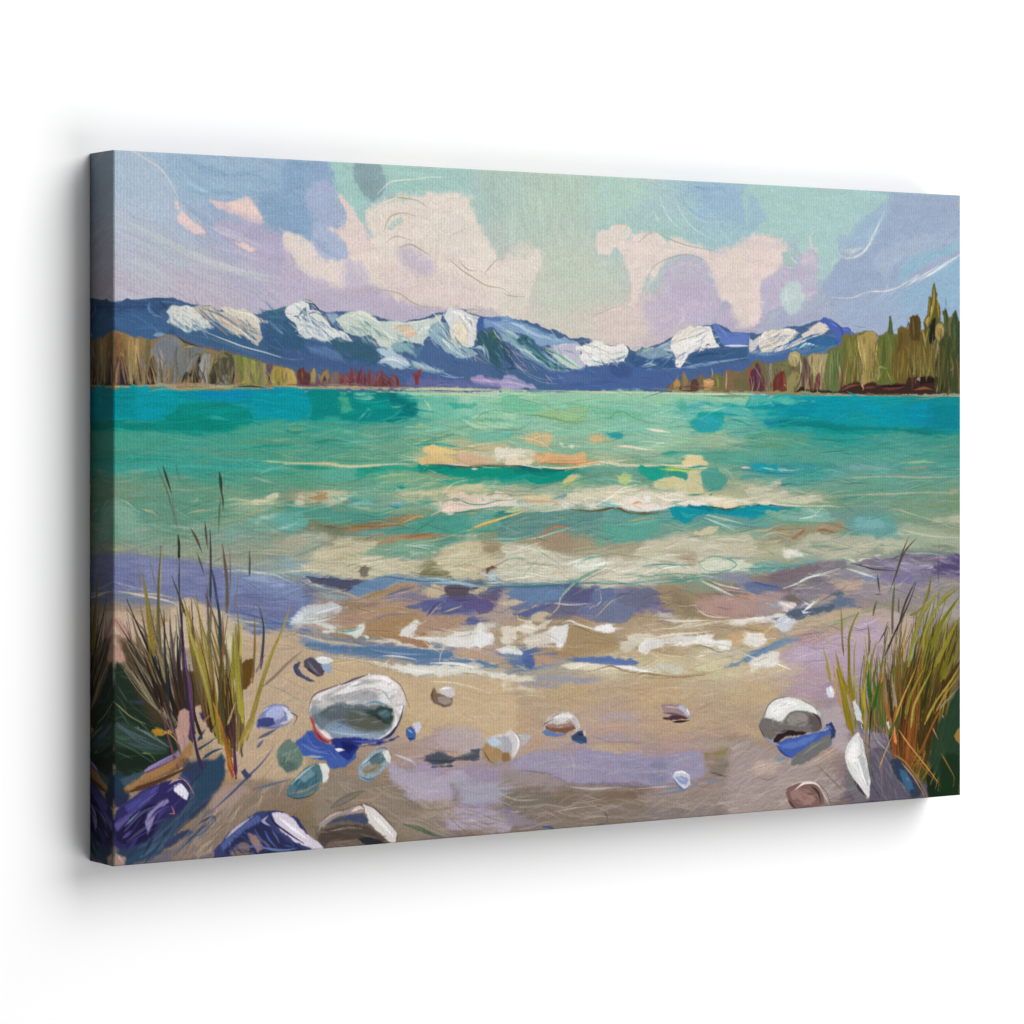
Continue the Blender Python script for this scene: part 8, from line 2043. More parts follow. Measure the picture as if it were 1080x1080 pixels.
('F',['E8E4E2',1,1.5],[2437,5941,2484,5849,2688,5798,2877,5752,3067,5712,3195,5670,3355,5691,3483,5765,3548,5871,3580,6009,3532,6144,3483,6224,3475,6100,3451,6003,3355,5903,3291,5832,3195,5807,3067,5821,2908,5855,2735,5881,2562,5907]),
('F',['8C949C',1,2],[2378,6046,2422,5954,2562,5947,2656,5992,2593,6124,2656,6236,2814,6312,3067,6346,3291,6351,3195,6387,2940,6380,2703,6347,2562,6271,2461,6185,2406,6088]),
('F',['C8C4C4',.9,3],[2437,5955,2562,5907,2751,5882,2924,5856,3067,5835,3195,5841,3291,5913,3259,5994,3035,5977,2814,5959,2656,5979,2562,6028,2484,6011]),
('F',['A4A4A8',.95,3],[2562,5893,2814,5878,2972,5844,3131,5824,3227,5856,3275,5940,3131,5961,2940,5938,2782,5951,2625,5930]),
('F',['DCDCE0',.9,4],[3275,5844,3355,5848,3451,5935,3483,6032,3387,6014,3291,5954]),
('S',['F4F2F0',5,.9],[2500,5863,2719,5812,2940,5761,3163,5703]),
('S',['F4F0EE',4,.9],[3195,5691,3355,5711,3483,5813,3548,5925]),
('S',['F0E8E6',5,.9],[3580,6009,3548,6145,3451,6277,3355,6341]),
('S',['8C8C90',1.6,.8],[3211,5828,3323,5847,3387,5918,3451,6003]),
('S',['7C7C80',1.2,.8],[2735,5874,2940,5850,3099,5816,3227,5815]),
('F',['6C7880',1,3],[2403,6088,2500,6039,2656,5992,2814,5973,2972,5994,3131,5988,3291,5995,3459,6045,3467,6168,3435,6263,3355,6327,3195,6346,2972,6334,2751,6322,2609,6274,2500,6201]),
('F',['58646C',.95,3],[2500,6066,2656,5992,2845,5981,3067,6012,3195,6045,3131,6124,3004,6199,2814,6190,2625,6126]),
('F',['54584C',.95,4],[2877,6057,3067,6053,3259,6131,3419,6221,3387,6274,3259,6294,3035,6269,2877,6193]),
('F',['30443C',1,2],[3067,6053,3195,6045,3291,6023,3459,6045,3459,6182,3403,6234,3291,6173,3163,6126]),
('F',['48707C',.9,2],[3259,6090,3355,6053,3435,6085,3419,6152,3339,6148]),
('S',['5C8CA4',3,.8],[3099,5986,3227,5965,3387,6014]),
('S',['2C3434',3,.9],[3195,6086,3291,6159,3387,6212]),
('S',['9CB0B8',2.4,.8],[2877,5976,3004,5961,3131,5974]),
('F',['88A0BC',.9,3],[2578,6232,2641,6194,2719,6171,2814,6203,2908,6249,3067,6298,3291,6303,3403,6288,3339,6347,3195,6359,2940,6346,2751,6329,2641,6289]),
('S',['6C8CB4',3,.8],[2593,6219,2719,6185,2814,6230,2924,6277]),
('S',['A8BCD0',2,.8],[2656,6263,2814,6298,3004,6322,3195,6318]),
('S',['5C7084',2.4,.8],[2453,6063,2484,6159,2562,6231]),
('S',['4C545C',2,.8],[2656,5992,2609,6031,2531,6054]),
('S',['90A0AC',2.4,.8],[2422,5981,2468,6010,2515,6053]),
('R',[26,2.2,26,-6,16,'7C8C94,5C6C74,8C989C,646C68',.6,141],[250,607,281,599,320,603,345,607,342,628,307,632,266,626]),
('R',[22,2.4,30,-20,14,'F4F0EC,D0CCC8,E8E0D8,C4C0C0',.7,142],[245,592,281,577,320,568,348,578,355,598,342,595,316,580,266,590]),
('F',['B04448',1,1.2],[2390,6087,2437,6130,2468,6226,2531,6297,2609,6355,2672,6372,2593,6395,2515,6350,2437,6251]),
('S',['7C2834',2.4,.9],[2453,6252,2531,6337,2625,6390]),
('F',['F0DCDC',.95,2],[2492,6241,2562,6251,2641,6303,2656,6344,2578,6326]),
('S',['C08088',1.6,.9],[2468,6213,2531,6283,2609,6342]),
('R',[40,4,34,-14,16,'B4B0AE,C4BEBA,A09C9A,D4CECA,8C8A8C',.7,194],[242,595,269,579,316,568,342,577,355,592,348,610,329,590,297,587,266,594]),
('R',[24,3.4,30,80,12,'C8C0BC,D8D0CC,B0A8A6',.7,195],[342,576,358,589,360,604,352,623,345,617,347,600,340,586]),
('S',['5C5068',1.6,.95],[2375,6006,2398,5913,2461,5841,2656,5779,2845,5733]),
('S',['4C4868',2.4,.9],[2782,5761,2940,5707,3131,5658]),
('S',['6C5C54',1.2,.8],[3435,5708,3548,5788,3612,5901,3677,6055]),
('S',['484C60',2.6,.9],[3596,6024,3564,6146,3499,6266,3387,6356]),
('S',['28305C',4,.95],[3516,6239,3419,6344,3291,6385]),
('F',['243088',1,1.2],[2672,6352,2845,6334,3067,6366,3323,6394,3403,6384,3291,6405,3131,6424,2972,6443,3004,6472,2908,6548,2877,6587,2814,6542,2735,6470,2688,6413]),
('F',['141C60',.95,2],[2782,6378,2940,6414,2988,6457,2893,6506,2814,6475]),
('S',['4C58B0',3,.9],[2940,6386,3131,6404,3355,6395]),
('S',['E8E8F0',3.4,1],[2711,6462,2766,6472,2829,6478]),
('S',['C89878',1,.7],[3004,5601,3195,5595,3387,5631,3516,5705]),
('R',[20,2,24,20,20,'3C54A8,5C74C4,2C3C90,4C64B4',.7,159],[222,633,234,627,256,639,286,661,266,667,253,653]),
('F',['50485C',1,1],[2314,5474,2386,5427,2444,5442,2589,5585,2560,5647,2502,5662,2386,5602,2314,5537]),
('S',['7C7078',3,.9],[2357,5476,2444,5579,2516,5633]),
('S',['342C3C',2,.9],[2343,5550,2473,5643]),
('S',['9C948C',1.4,.9],[2328,5462,2415,5428,2502,5507]),
('F',['D8DCE0',1,1.2],[2444,5454,2531,5433,2647,5450,2691,5489,2618,5524,2502,5507]),
('F',['90A8C8',1,1.5],[2531,5533,2647,5513,2676,5589,2618,5637]),
('S',['F0F0EC',3,.9],[2502,5457,2618,5461]),
('F',['484C68',1,1],[2178,5543,2242,5484,2265,5492,2236,5558,2328,5637,2444,5705,2386,5702,2271,5647]),
('F',['7C6450',1,1],[3947,5924,4002,5837,4047,5903,4261,5939,4231,6040,4139,6067,4017,6030,3956,5976]),
('F',['D0C8C8',1,1],[4032,5864,4139,5835,4261,5849,4286,5940,4231,5976,4108,5932]),
('S',['F0ECE8',2.4,.9],[4078,5866,4231,5855]),
('F',['9C8C80',1,1],[4047,5955,4139,5946,4215,5962,4231,6015,4139,6036,4047,6019]),
('S',['5C4434',2,.9],[3987,5849,3971,5925,4002,6004]),
('S',['5C5058',1.4,.8],[4032,6005,4139,6062,4231,6053]),
('S',['8C7060',2,.8],[4078,5930,4169,5947]),
('F',['3C60A8',1,1],[3624,6292,3684,6244,3759,6299,3759,6414,3684,6423,3624,6356]),
('F',['C8C8DC',1,1.2],[3699,6232,3805,6212,3835,6277,3775,6351,3744,6311]),
('S',['88A8DC',2,.9],[3654,6294,3714,6335]),
('S',['243C7C',2.4,.9],[3654,6396,3744,6400]),
('F',['A88458',1,1.5],[4637,6578,4693,6503,4818,6536,4943,6595,5037,6626,5021,6703,4880,6721,4755,6740,4662,6683]),
('F',['B0ACB0',1,1.2],[4678,6476,4755,6429,4943,6426,5317,6459,5059,6653,4943,6608,4818,6549]),
('F',['B8C8D8',1,1.5],[4709,6465,4818,6445,4911,6515,4818,6549]),
('S',['D8CCC8',3,.9],[4724,6440,4943,6426,5194,6447]),
('S',['6C5040',2,.8],[4662,6579,4755,6714,4849,6746]),
('F',['9C8C84',.8,4],[4631,6733,4943,6725,5059,6758,4880,6799]),
('F',['8CA4B0',1,1.2],[2999,6689,3087,6593,3236,6500,3355,6494,3429,6562,3414,6662,3295,6757,3147,6837,3028,6804]),
('F',['506C78',1,1.5],[3161,6622,3236,6551,3355,6557,3399,6611,3295,6655,3206,6676]),
('F',['D8D8CC',1,1],[3325,6518,3399,6509,3438,6587,3414,6662,3369,6634]),
('F',['8C7C60',1,2],[3058,6705,3176,6661,3295,6681,3236,6753,3087,6757]),
('S',['405C6C',2.4,.9],[3087,6643,3206,6574,3325,6518]),
('S',['4878A0',2.4,.9],[3028,6779,3147,6824,3265,6781]),
('S',['C8D4D8',2,.9],[3058,6642,3176,6573]),
('S',['5C6470',1.2,.9],[3236,6500,3355,6481,3438,6562]),
('R',[16,1.6,18,-30,20,'587888,90A8B0,6C6C58,A8BCC0',.85,143],[303,669,324,652,338,656,332,671,315,681]),
('F',['647C70',1,1.5],[1970,6442,2055,6347,2127,6319,2242,6420,2305,6548,2242,6657,2127,6687,2012,6618]),
('F',['4C6460',.9,2],[2012,6482,2127,6563,2242,6594,2213,6655,2098,6673,2027,6607]),
('R',[20,2,26,-30,15,'708878,587068,88988C',.8,158],[201,646,213,636,227,652,221,664,207,663]),
('F',['4C7480',1,1.2],[2092,6885,2184,6766,2328,6649,2473,6608,2560,6638,2545,6788,2473,6883,2357,6939,2213,6972,2112,6948]),
('F',['DCDCD4',1,1.2],[2502,6609,2589,6602,2641,6693,2618,6792,2560,6814,2531,6711]),
('F',['346478',.95,2],[2184,6816,2357,6676,2487,6709,2473,6833,2299,6873]),
('F',['6C94A0',.9,2],[2242,6744,2386,6653,2473,6708,2328,6799]),
('S',['A8BCB8',2,.9],[2156,6814,2299,6698,2444,6619]),
('S',['9C8C70',2.4,.9],[2127,6912,2299,6898,2444,6844,2531,6812]),
('S',['2C4454',1.6,.9],[2092,6922,2213,6972,2386,6953,2502,6873]),
('R',[16,1.6,20,-35,15,'5C8490,3C6474,7C9CA4,2C5468',.85,144],[213,689,236,668,252,671,247,683,224,694]),
('F',['6C5C50',1,1.2],[2458,7459,2487,7310,2589,7192,2764,7128,2969,7091,3087,7086,3236,7159,3355,7294,3504,7431,3504,7559,3295,7556,2940,7556,2502,7557]),
('F',['D8D0CC',1,1.2],[3073,7098,3147,7115,3325,7241,3504,7431,3504,7546,3444,7554,3295,7442,3176,7333,3117,7227]),
('S',['F0ECE8',4,.9],[3176,7206,3325,7343,3459,7479]),
('F',['9C8C88',1,1.5],[2502,7286,2647,7171,2823,7132,2999,7093,3087,7175,2940,7190,2706,7225,2560,7315]),
('F',['3C4868',1,1.5],[2589,7292,2706,7225,2881,7199,3058,7198,3132,7266,3087,7314,2940,7266,2764,7254]),
('F',['4C4038',.95,2],[2531,7363,2764,7304,3058,7324,3236,7413,3355,7523,2940,7468,2647,7472,2502,7512]),
('F',['282830',1,1],[2999,7472,3147,7457,3325,7533,3414,7552,3236,7560,3058,7527]),
('S',['E0D0C4',4,.9],[2911,7163,3028,7120,3087,7149]),
('S',['C8A898',2,.9],[2531,7263,2647,7196,2793,7155]),
('S',['9C9088',2.4,.8],[2487,7360,2531,7288,2560,7265]),
('S',['8C8070',2.4,.8],[2647,7359,2881,7338,3058,7362]),
('S',['A04C44',1.2,.8],[3058,7097,3087,7149,3073,7224]),
('S',['4C4440',1.2,.9],[3087,7086,3236,7159,3384,7296,3510,7432]),
('R',[20,2,34,5,10,'5C4C44,7C6C5C,44342C,8C7868',.8,145],[253,736,276,728,309,733,332,750,294,754,253,754]),
('F',['2C3468',1,1.2],[1700,7533,1785,7386,1898,7270,2070,7182,2184,7165,2299,7272,2386,7403,2473,7535,2242,7555,2070,7555]),
('F',['343C70',1,1.2],[1192,7545,1282,7393,1372,7293,1554,7173,1736,7092,1889,7084,2043,7105,2166,7215,2308,7359,2414,7474,2570,7539,2539,7605,1920,7572]),
('F',['D4C8D8',1,1.2],[1920,7118,2012,7111,2166,7188,2308,7332,2508,7481,2570,7553,2477,7560,2308,7494,2135,7401,1981,7256]),
('F',['262C58',1,2],[1312,7448,1433,7298,1614,7204,1797,7190,1920,7305,2104,7425,2308,7534,1920,7559,1614,7550,1372,7545]),
('F',['4C5C98',1,2],[1282,7419,1433,7271,1614,7177,1736,7132,1797,7190,1614,7257,1433,7377,1312,7475]),
('S',['C8B4C8',3,.9],[1342,7344,1463,7247,1675,7128]),
('F',['7C6458',1,2],[1372,7545,1463,7433,1584,7401,1645,7552]),
('F',['A07C70',.9,2],[1614,7310,1706,7343,1797,7483,1736,7532,1675,7421]),
('S',['1C2044',2.4,.9],[1874,7088,1920,7198,2073,7316,2308,7467]),
('S',['A8A4CC',3,.9],[1858,7140,1797,7190,1889,7249]),
('S',['F0ECF4',4,.9],[2012,7178,2166,7295,2352,7429]),
('R',[34,2,40,40,14,'3C4C88,20244C,5C6CA8,2C3460,6C70A0',.85,146],[128,745,161,718,186,717,223,749,192,756,137,753]),
('S',['6C84B8',3,.8],[1797,7483,2043,7528,2228,7515]),
('F',['C4BCB8',1,1],[5482,6371,5540,6277,5629,6220,5747,6197,5866,6208,5955,6297,6009,6398,5955,6444,5866,6403,5688,6381,5540,6410]),
('F',['7C5440',1,1.2],[5511,6348,5629,6373,5806,6375,5925,6357,5940,6406,5806,6448,5629,6427,5526,6397]),
('F',['9C7464',.9,1.5],[5511,6324,5658,6343,5866,6317,5925,6369,5747,6384,5570,6375]),
('F',['E8E4E0',1,1],[5629,6257,5717,6208,5836,6218,5895,6270,5806,6290,5688,6308]),
('F',['5C78B0',1,1],[5467,6418,5526,6392,5658,6440,5806,6465,5717,6480,5540,6471]),
('S',['B0A8AC',2,.9],[5806,6266,5925,6345,5985,6421]),
('S',['9C8C88',1.6,.9],[5570,6278,5658,6234,5806,6205]),
('S',['5C4C44',1.2,.9],[5482,6371,5511,6324,5629,6281]),
('S',['D0C8C8',2.4,.9],[5895,6246,5970,6323,6000,6397]),
('F',['34486C',1,1],[5881,6489,5955,6444,6059,6413,6089,6500,6098,6574,5955,6566,5881,6525]),
('F',['D8C0B0',1,1],[6029,6418,6080,6426,6092,6500,6062,6498]),
('S',['2C5CA0',2.4,.9],[5895,6538,6044,6571,6089,6578]),
('S',['202838',2.4,.9],[5970,6469,6044,6485]),
('R',[16,1.6,18,-10,20,'F0ECE8,B8B0B0,D8D0C8,A89C98',.85,147],[557,630,572,621,590,623,596,632,575,634]),
('F',['D0C8C8',1,1],[4928,6438,5044,6372,5102,6399,5172,6547,5131,6642,5059,6710,5044,6637,5059,6541,4928,6630]),
('F',['A8A8B0',1,1.5],[4928,6438,5015,6443,5056,6541,5044,6637,4928,6630]),
('F',['8C6840',1,1.5],[4928,6618,5015,6635,5030,6708,4928,6738]),
('S',['F0ECE8',2.4,.9],[5073,6398,5146,6510,5102,6640]),
('S',['8C8480',1.2,.8],[5059,6373,5160,6474,5172,6571]),
('F',['9C8084',1,1],[7168,6190,7323,6180,7478,6212,7572,6279,7603,6355,7478,6349,7199,6285]),
('F',['B8B8D0',1,1],[7385,6232,7510,6221,7588,6292,7588,6355,7510,6301]),
('S',['E8F0F4',2,.9],[7541,6240,7584,6317]),
('F',['4C3038',1,1],[7199,6348,7292,6327,7447,6323,7556,6366,7416,6371,7261,6376]),
('S',['2C1C20',3,.95],[7338,6397,7478,6399,7588,6392]),
('S',['6C5058',2.4,.9],[7199,6285,7385,6307,7541,6352]),
('S',['C8A8A8',2,.8],[7230,6212,7416,6234]),
('S',['7C74B0',1.4,.9],[7572,6329,7597,6368]),
('F',['C8C8D8',1,1],[7348,7040,7385,6987,7510,7000,7603,7080,7609,7156,7510,7205,7416,7131]),
('F',['8C9CC4',1,1],[7385,7055,7478,7035,7588,7092,7541,7152,7447,7133]),
('S',['F4F0F0',2.4,.95],[7369,7004,7478,6993,7588,7042]),
('S',['5C6C9C',1.8,.9],[7354,7065,7416,7144,7510,7205,7603,7168]),
('S',['A8B8DC',2,.9],[7416,7057,7510,7100]),
('sat',[.84],[]),
('F',['3C5CB0',1,1],[8899,6751,9040,6690,9253,6673,9538,6633,9754,6616,9772,6687,9467,6782,9253,6882,9146,6925,9005,6868]),
('F',['5474C4',.95,1.5],[8970,6755,9253,6715,9538,6661,9360,6776,9111,6818]),
('S',['2C4494',3,.9],[8917,6780,9040,6883,9146,6920]),
('F',['6C6C6C',1,1.5],[9129,6999,9217,6880,9395,6792,9610,6706,9754,6672,9761,6798,9610,6874,9395,6973,9253,7020]),
('S',['848480',3,.8],[9288,6911,9467,6810,9682,6738]),
('F',['2C3868',1,1],[9682,6557,9754,6533,9826,6634,9808,6717,9754,6728,9754,6630]),
('S',['5C78C0',3,.9],[9628,6610,9718,6573,9772,6617]),
('F',['9C948C',1,1],[8636,6489,8689,6382,8759,6275,8899,6199,9076,6185,9324,6219,9503,6311,9610,6456,9628,6596,9538,6641,9324,6622,9111,6624,8934,6726,8829,6720,8724,6632]),
('F',['E0E0DC',1,1.2],[8724,6411,8776,6276,8899,6205,9076,6191,9288,6231,9467,6323,9556,6425,9395,6375,9217,6358,9076,6387,9005,6467,8934,6477,8864,6446,8794,6429]),
('F',['F0ECE8',1,1.2],[8794,6360,8899,6254,9076,6221,9217,6270,9076,6318,8970,6396,8864,6418]),
('F',['706864',1,1.2],[8636,6503,8689,6423,8829,6444,8987,6485,9111,6375,9253,6360,9431,6391,9574,6454,9610,6567,9538,6633,9360,6624,9217,6644,9111,6597,8970,6603,8864,6680,8794,6704,8706,6631]),
('F',['8C8480',1,1.5],[9111,6403,9288,6384,9395,6445,9395,6528,9217,6547,9040,6482]),
('F',['5C5050',.95,1.5],[9395,6417,9574,6482,9610,6595,9467,6615,9413,6501]),
('F',['281C20',1,1],[8847,6721,8882,6640,9005,6591,9146,6599,9360,6632,9217,6658,9040,6662,8934,6726]),
('S',['443434',3,.9],[9467,6393,9574,6482,9610,6595]),
('S',['4C4440',1.6,.9],[8636,6517,8706,6631,8829,6725]),
('S',['8C98AC',3,.9],[8724,6645,8829,6720,8970,6769]),
('S',['B8C4C8',3,.8],[9538,6368,9592,6455]),
('S',['54504C',1.2,.9],[8706,6410,8776,6276,8899,6199,9076,6180]),
('S',['C8B49C',1.2,.8],[9111,6195,9324,6219,9520,6312]),
('R',[26,1.8,24,-20,20,'F4F4F4,CCD0D0,E0DCD8,D0C8BC',.85,148],[876,638,890,623,922,623,943,631,908,635,893,645]),
('R',[24,1.8,24,10,20,'847C78,5C5654,98908C,6C605C',.85,149],[869,646,904,648,925,638,954,648,950,659,911,657,879,664]),
('F',['D4D4DC',1,1],[9675,6166,9682,6096,9754,6086,9808,6158,9790,6227,9682,6222]),
('S',['6C84C0',2.4,.9],[9682,6180,9700,6223]),
('S',['F4F4F0',2.4,.9],[9736,6099,9772,6170]),
('F',['9C8C90',.9,3],[9718,6238,9826,6271,9790,6325,9682,6292]),
('F',['7C5C54',1,1.2],[9040,7340,9111,7261,9288,7230,9467,7250,9610,7348,9664,7519,9610,7537,9395,7546,9217,7559,9111,7483]),
('F',['9C746C',.95,1.5],[9111,7344,9253,7298,9395,7334,9503,7452,9360,7499,9182,7459]),
('S',['E8E0D8',3,.95],[9182,7321,9324,7247,9503,7257,9610,7348]),
('S',['D0C8C0',1.6,.9],[9574,7318,9664,7435,9718,7528]),
('S',['3C2C2C',3,.9],[9431,7281,9556,7372,9592,7514]),
('S',['5C3434',3,.9],[9076,7425,9164,7514,9217,7556]),
('S',['D8C8B8',1.4,.8],[9040,7284,9253,7228,9395,7229]),
('S',['6C6458',1.4,.8],[9538,7232,9682,7380,9754,7524]),
('R',[16,2,24,20,15,'6C4844,A88078,84605C,5C403C',.85,150],[911,734,936,730,957,740,954,752,922,753]),
('F',['D8D8D4',1,1.2],[9971,6978,10007,6812,10080,6732,10189,6681,10262,6770,10299,6940,10335,7111,10379,7283,10372,7452,10335,7492,10226,7386,10116,7239,10007,7092]),
('F',['B8B8B8',.95,1.5],[10226,6936,10299,6997,10354,7225,10335,7393,10262,7220,10207,7076]),
('F',['F0ECE8',1,1.5],[10025,6925,10080,6816,10189,6766,10189,6934,10116,7042,10044,7066]),
('S',['3C2C3C',4,.9],[10116,7253,10226,7386,10335,7483]),
('S',['8C8C88',1.4,.9],[9971,6950,10007,7092,10116,7253]),
('S',['F4F4F0',2.4,.9],[10189,7047,10262,7220,10335,7365]),
('S',['989890',1.4,.8],[10134,6987,10226,6964,10262,6882]),
('R',[20,2,34,70,12,'F0F0F0,C0C0BC,DCD8D0,A8A8A8',.85,151],[1001,692,1019,671,1030,694,1035,734,1023,733,1004,707]),
('F',['D8D4D8',1,1.2],[10098,6283,10153,6280,10226,6430,10262,6544,10281,6686,10226,6599,10134,6454]),
('S',['5C6CA8',3,.9],[10134,6454,10207,6598,10299,6715]),
('S',['E8E8F0',2.4,.9],[10648,6578,10685,6651]),
('S',['A4B0C8',3,.8],[10335,6604,10372,6719]),
('sat',[.86],[]),
('F',['1C2C20',1,3],[2,5461,190,5495,364,5658,540,5901,716,6146,775,6359,540,6503,306,6594,132,6635,2,6601]),
('F',['2C4438',.9,3],[16,6058,248,6070,481,6186,657,6326,540,6398,248,6330,16,6265]),
('F',['142418',.9,4],[16,6317,306,6359,423,6496,132,6557,2,6472]),
('S',['4C6870',3,.8],[16,6058,190,6145,423,6235]),
('S',['6C7C80',3,.8],[248,6096,423,6183,657,6326]),
('S',['385060',3,.8],[132,6245,364,6310,628,6351]),
('R',[40,1.6,50,30,20,'2C5038,38583C,4C6C50,24403C,50685C',.8,154],[2,554,31,566,72,615,72,636,31,659,2,658]),
('F',['C8A890',.95,3],[2,5176,132,5258,248,5393,190,5495,103,5413,2,5357]),
('F',['A07C68',.9,3],[2,5098,248,5185,364,5345,306,5473,132,5310]),
('F',['242C4C',1,2],[2,6575,74,6632,190,6821,103,6919,2,6938]),
('F',['1C3448',1,2],[2,6549,103,6581,190,6717,132,6817,2,6705]),
('F',['385060',.95,2],[74,6632,248,6590,364,6571,248,6694,132,6713]),
('F',['6C4838',1,2],[117,6738,306,6672,540,6555,716,6474,835,6415,894,6471,775,6569,540,6634,306,6698,161,6793]),
('F',['8C6038',1,1.5],[248,6694,481,6604,716,6513,864,6443,835,6520,599,6611,364,6701]),
('S',['A87048',3,.9],[306,6698,540,6594,805,6479]),
('S',['4C2C24',3,.9],[161,6780,423,6718,716,6592]),
('F',['7C6CA0',1,1.5],[364,6571,481,6499,657,6431,775,6385,775,6438,540,6529,394,6599]),
('S',['A89CC8',2,.9],[394,6547,599,6454,746,6397]),
('F',['C09084',1,1.5],[775,5965,835,5929,894,5971,894,6182,835,6362,805,6256,775,6097]),
('S',['C0948C',5,.9],[746,6174,805,6308,820,6388]),
('S',['B47C28',6,.9],[452,6132,511,6161,569,6191]),
('S',['C88C3C',3,.9],[569,6191,657,6156,746,6200]),
('F',['4C3820',1,2],[657,5593,716,5543,894,5577,1072,5690,1132,5824,1013,5898,835,5916,716,5831]),
('F',['6C4C20',1,1.5],[1282,5726,1372,5677,1433,5812,1312,5859]),
('F',['6C5028',1,1.5],[1508,5550,1584,5447,1675,5424,1681,5557,1614,5661,1554,5738,1508,5709]),
('F',['C07028',1,1.5],[1013,5924,1132,5877,1147,5957,1072,5980]),
('S',['D0CCC0',4,.9],[983,5844,1102,5836]),
('F',['3C3050',1,2],[1013,5977,1162,5958,1132,6062,1072,6085]),
('F',['D0C09C',.95,2],[657,5200,805,5205,775,5519,716,5543,657,5514]),
('F',['D8CCA8',.9,3],[1282,5170,1433,5175,1433,5547,1312,5595]),
('F',['2C3C58',1,3],[835,6520,1013,6478,1312,6548,1312,6707,1192,6911,1013,7057,835,7151,716,7247,540,7444,132,7557,16,7432,132,7258,423,7070,716,6775]),
('F',['38506C',.9,3],[953,6738,1192,6647,1252,6756,1013,6952,835,7046]),
('F',['284860',.9,3],[132,7518,423,7305,716,7221,657,7348,481,7466]),
('R',[60,3.4,50,-42,10,'2C3858,38506C,1C2848,44607C,4C5068,243C5C',.85,155],[7,751,42,723,95,668,131,657,119,691,84,715,54,744]),
('F',['2C2860',1,2],[2,7016,190,6847,423,6731,599,6690,775,6674,864,6758,894,6892,775,7042,599,7082,423,7279,190,7367,16,7354]),
('F',['1C1840',.95,2],[16,7173,306,6958,540,6947,423,7279,132,7336]),
('F',['40408C',.95,2],[132,6921,364,6780,540,6738,481,6839,248,6980]),
('F',['5C5498',.9,2],[16,7095,132,7025,248,6980,132,7103,31,7174]),
('F',['E4E0EC',1,1],[708,6736,775,6713,835,6743,888,6826,864,6890,805,6860,716,6789]),
('F',['8C80B4',1,1.5],[379,7041,481,6944,628,6875,657,6903,511,7024,423,7201,394,7251]),
('S',['3C3470',3,.9],[423,7070,540,6974,716,6959]),
('R',[22,3,44,-35,10,'3C3880,28245C,504C98,1C1C48,6058A0,7470A8',.85,156],[2,725,19,690,54,671,84,678,84,699,42,725,13,734]),
('S',['D87C60',1.6,.9],[687,6957,716,7038,657,7034]),
('S',['C87C70',1.6,.9],[775,6648,864,6706,953,6843]),
('S',['C89C98',2,.9],[657,6719,716,6684,805,6676]),
('S',['3C489C',3,.9],[775,6622,864,6679,924,6762]),
('S',['7C94B8',2,.8],[132,7129,248,7032,306,6984]),
('F',['A08478',1,1.5],[16,7406,132,7466,117,7556,11,7556]),
('S',['C8A090',2.4,.9],[45,7434,103,7516]),
('S',['B08C7C',1.8,.9],[569,7381,775,7278,953,7211]),
('F',['343C60',1,1.5],[569,7381,716,7274,894,7207,953,7251,775,7330,628,7412]),
('S',['3C486C',3,.9],[716,7484,953,7290,1222,7098]),
('S',['3C4460',3,.9],[1013,7163,1192,7096,1222,7177]),
('R',[30,2,46,-40,8,'3C5070,586880,4C4C60,746C74,B89C90',.85,157],[66,750,101,711,143,682,131,708,89,747]),
('F',['A88C80',.9,4],[1192,6858,1433,6767,1645,6833,1433,6979,1222,7045,1132,6960]),
('S',['44507C',3,.9],[1147,7053,1372,6896,1614,6698,1797,6549,1950,6371]),
('F',['3C4068',1,1],[1523,6640,1584,6603,1599,6658,1651,6687,1599,6724,1584,6710]),
('S',['586878',3,.9],[1675,6835,1920,6797,2135,6757]),
('S',['8C7C64',3,.8],[1645,6887,1797,6896,1920,6877]),
('S',['9C8068',1.4,.8],[1675,6862,1858,6660,1950,6531]),
('S',['889088',1.4,.7],[1858,5725,2043,5786,2308,5933]),
('F',['7C84B4',1,1.2],[1715,6131,1751,6040,1828,5964,1950,5929,2104,5964,2166,6034,2135,6139,2012,6173,1858,6192,1736,6173]),
('F',['A8B0DC',1,1.5],[1828,6017,1920,5955,2043,5961,2073,6056,1950,6117,1828,6097]),
('F',['3C4480',1,1],[1736,6093,1828,6070,1935,6076,1950,6143,1828,6177,1736,6159]),
('F',['D8DCE4',.95,1],[2043,5961,2135,6005,2181,6088,2104,6138,2089,6043]),
('S',['4C4C74',1.4,.9],[2135,6032,2228,6077,2181,6169]),
('S',['6C7498',2,.9],[1736,6159,1920,6187,2104,6165]),
('S',['B8C0E4',2,.9],[1797,6002,1889,5953]),
('S',['4C5878',4,.9],[1736,6292,1858,6246,1981,6199]),
('S',['5C6484',4,.9],[1721,6398,1767,6347,1812,6310]),
('S',['C8C4C8',3,.8],[2012,6147,2135,6126]),
('S',['3C4468',4,1],[2181,5538,2243,5500]),
('S',['3C4468',4,1],[2181,5538,2228,5607,2308,5664]),
('S',['7C7064',3,.8],[1812,5723,1981,5596,2135,5469,2308,5355]),
('S',['A89878',2.4,.8],[2012,5571,2166,5470,2274,5394]),
('sat',[.9,.9],[]),
('F',['4C3C28',.95,8],[101,5172,267,5215,476,5522,664,5829,770,6059,476,6044,267,5699,101,5432]),
('F',['5C4824',1,2],[643,5529,728,5523,960,5542,1110,5737,1152,5852,982,5882,770,5834,664,5679]),
('F',['6C4C18',1,1.5],[1529,5471,1670,5429,1683,5534,1648,5685,1539,5756]),
('F',['6C4820',1,1.5],[1259,5706,1388,5655,1410,5788,1281,5877]),
('F',['D8CCA4',.9,2],[643,5079,770,5009,812,5235,791,5535,664,5511]),
('F',['E0D4B0',.8,3],[1324,5179,1410,5106,1431,5486,1345,5558]),
('F',['D0A090',1,1.5],[-22,4908,101,4949,164,5063,205,5176,101,5135,19,5021]),
('F',['C89888',1,1.5],[-22,5204,101,5283,143,5396,60,5393,-22,5315]),
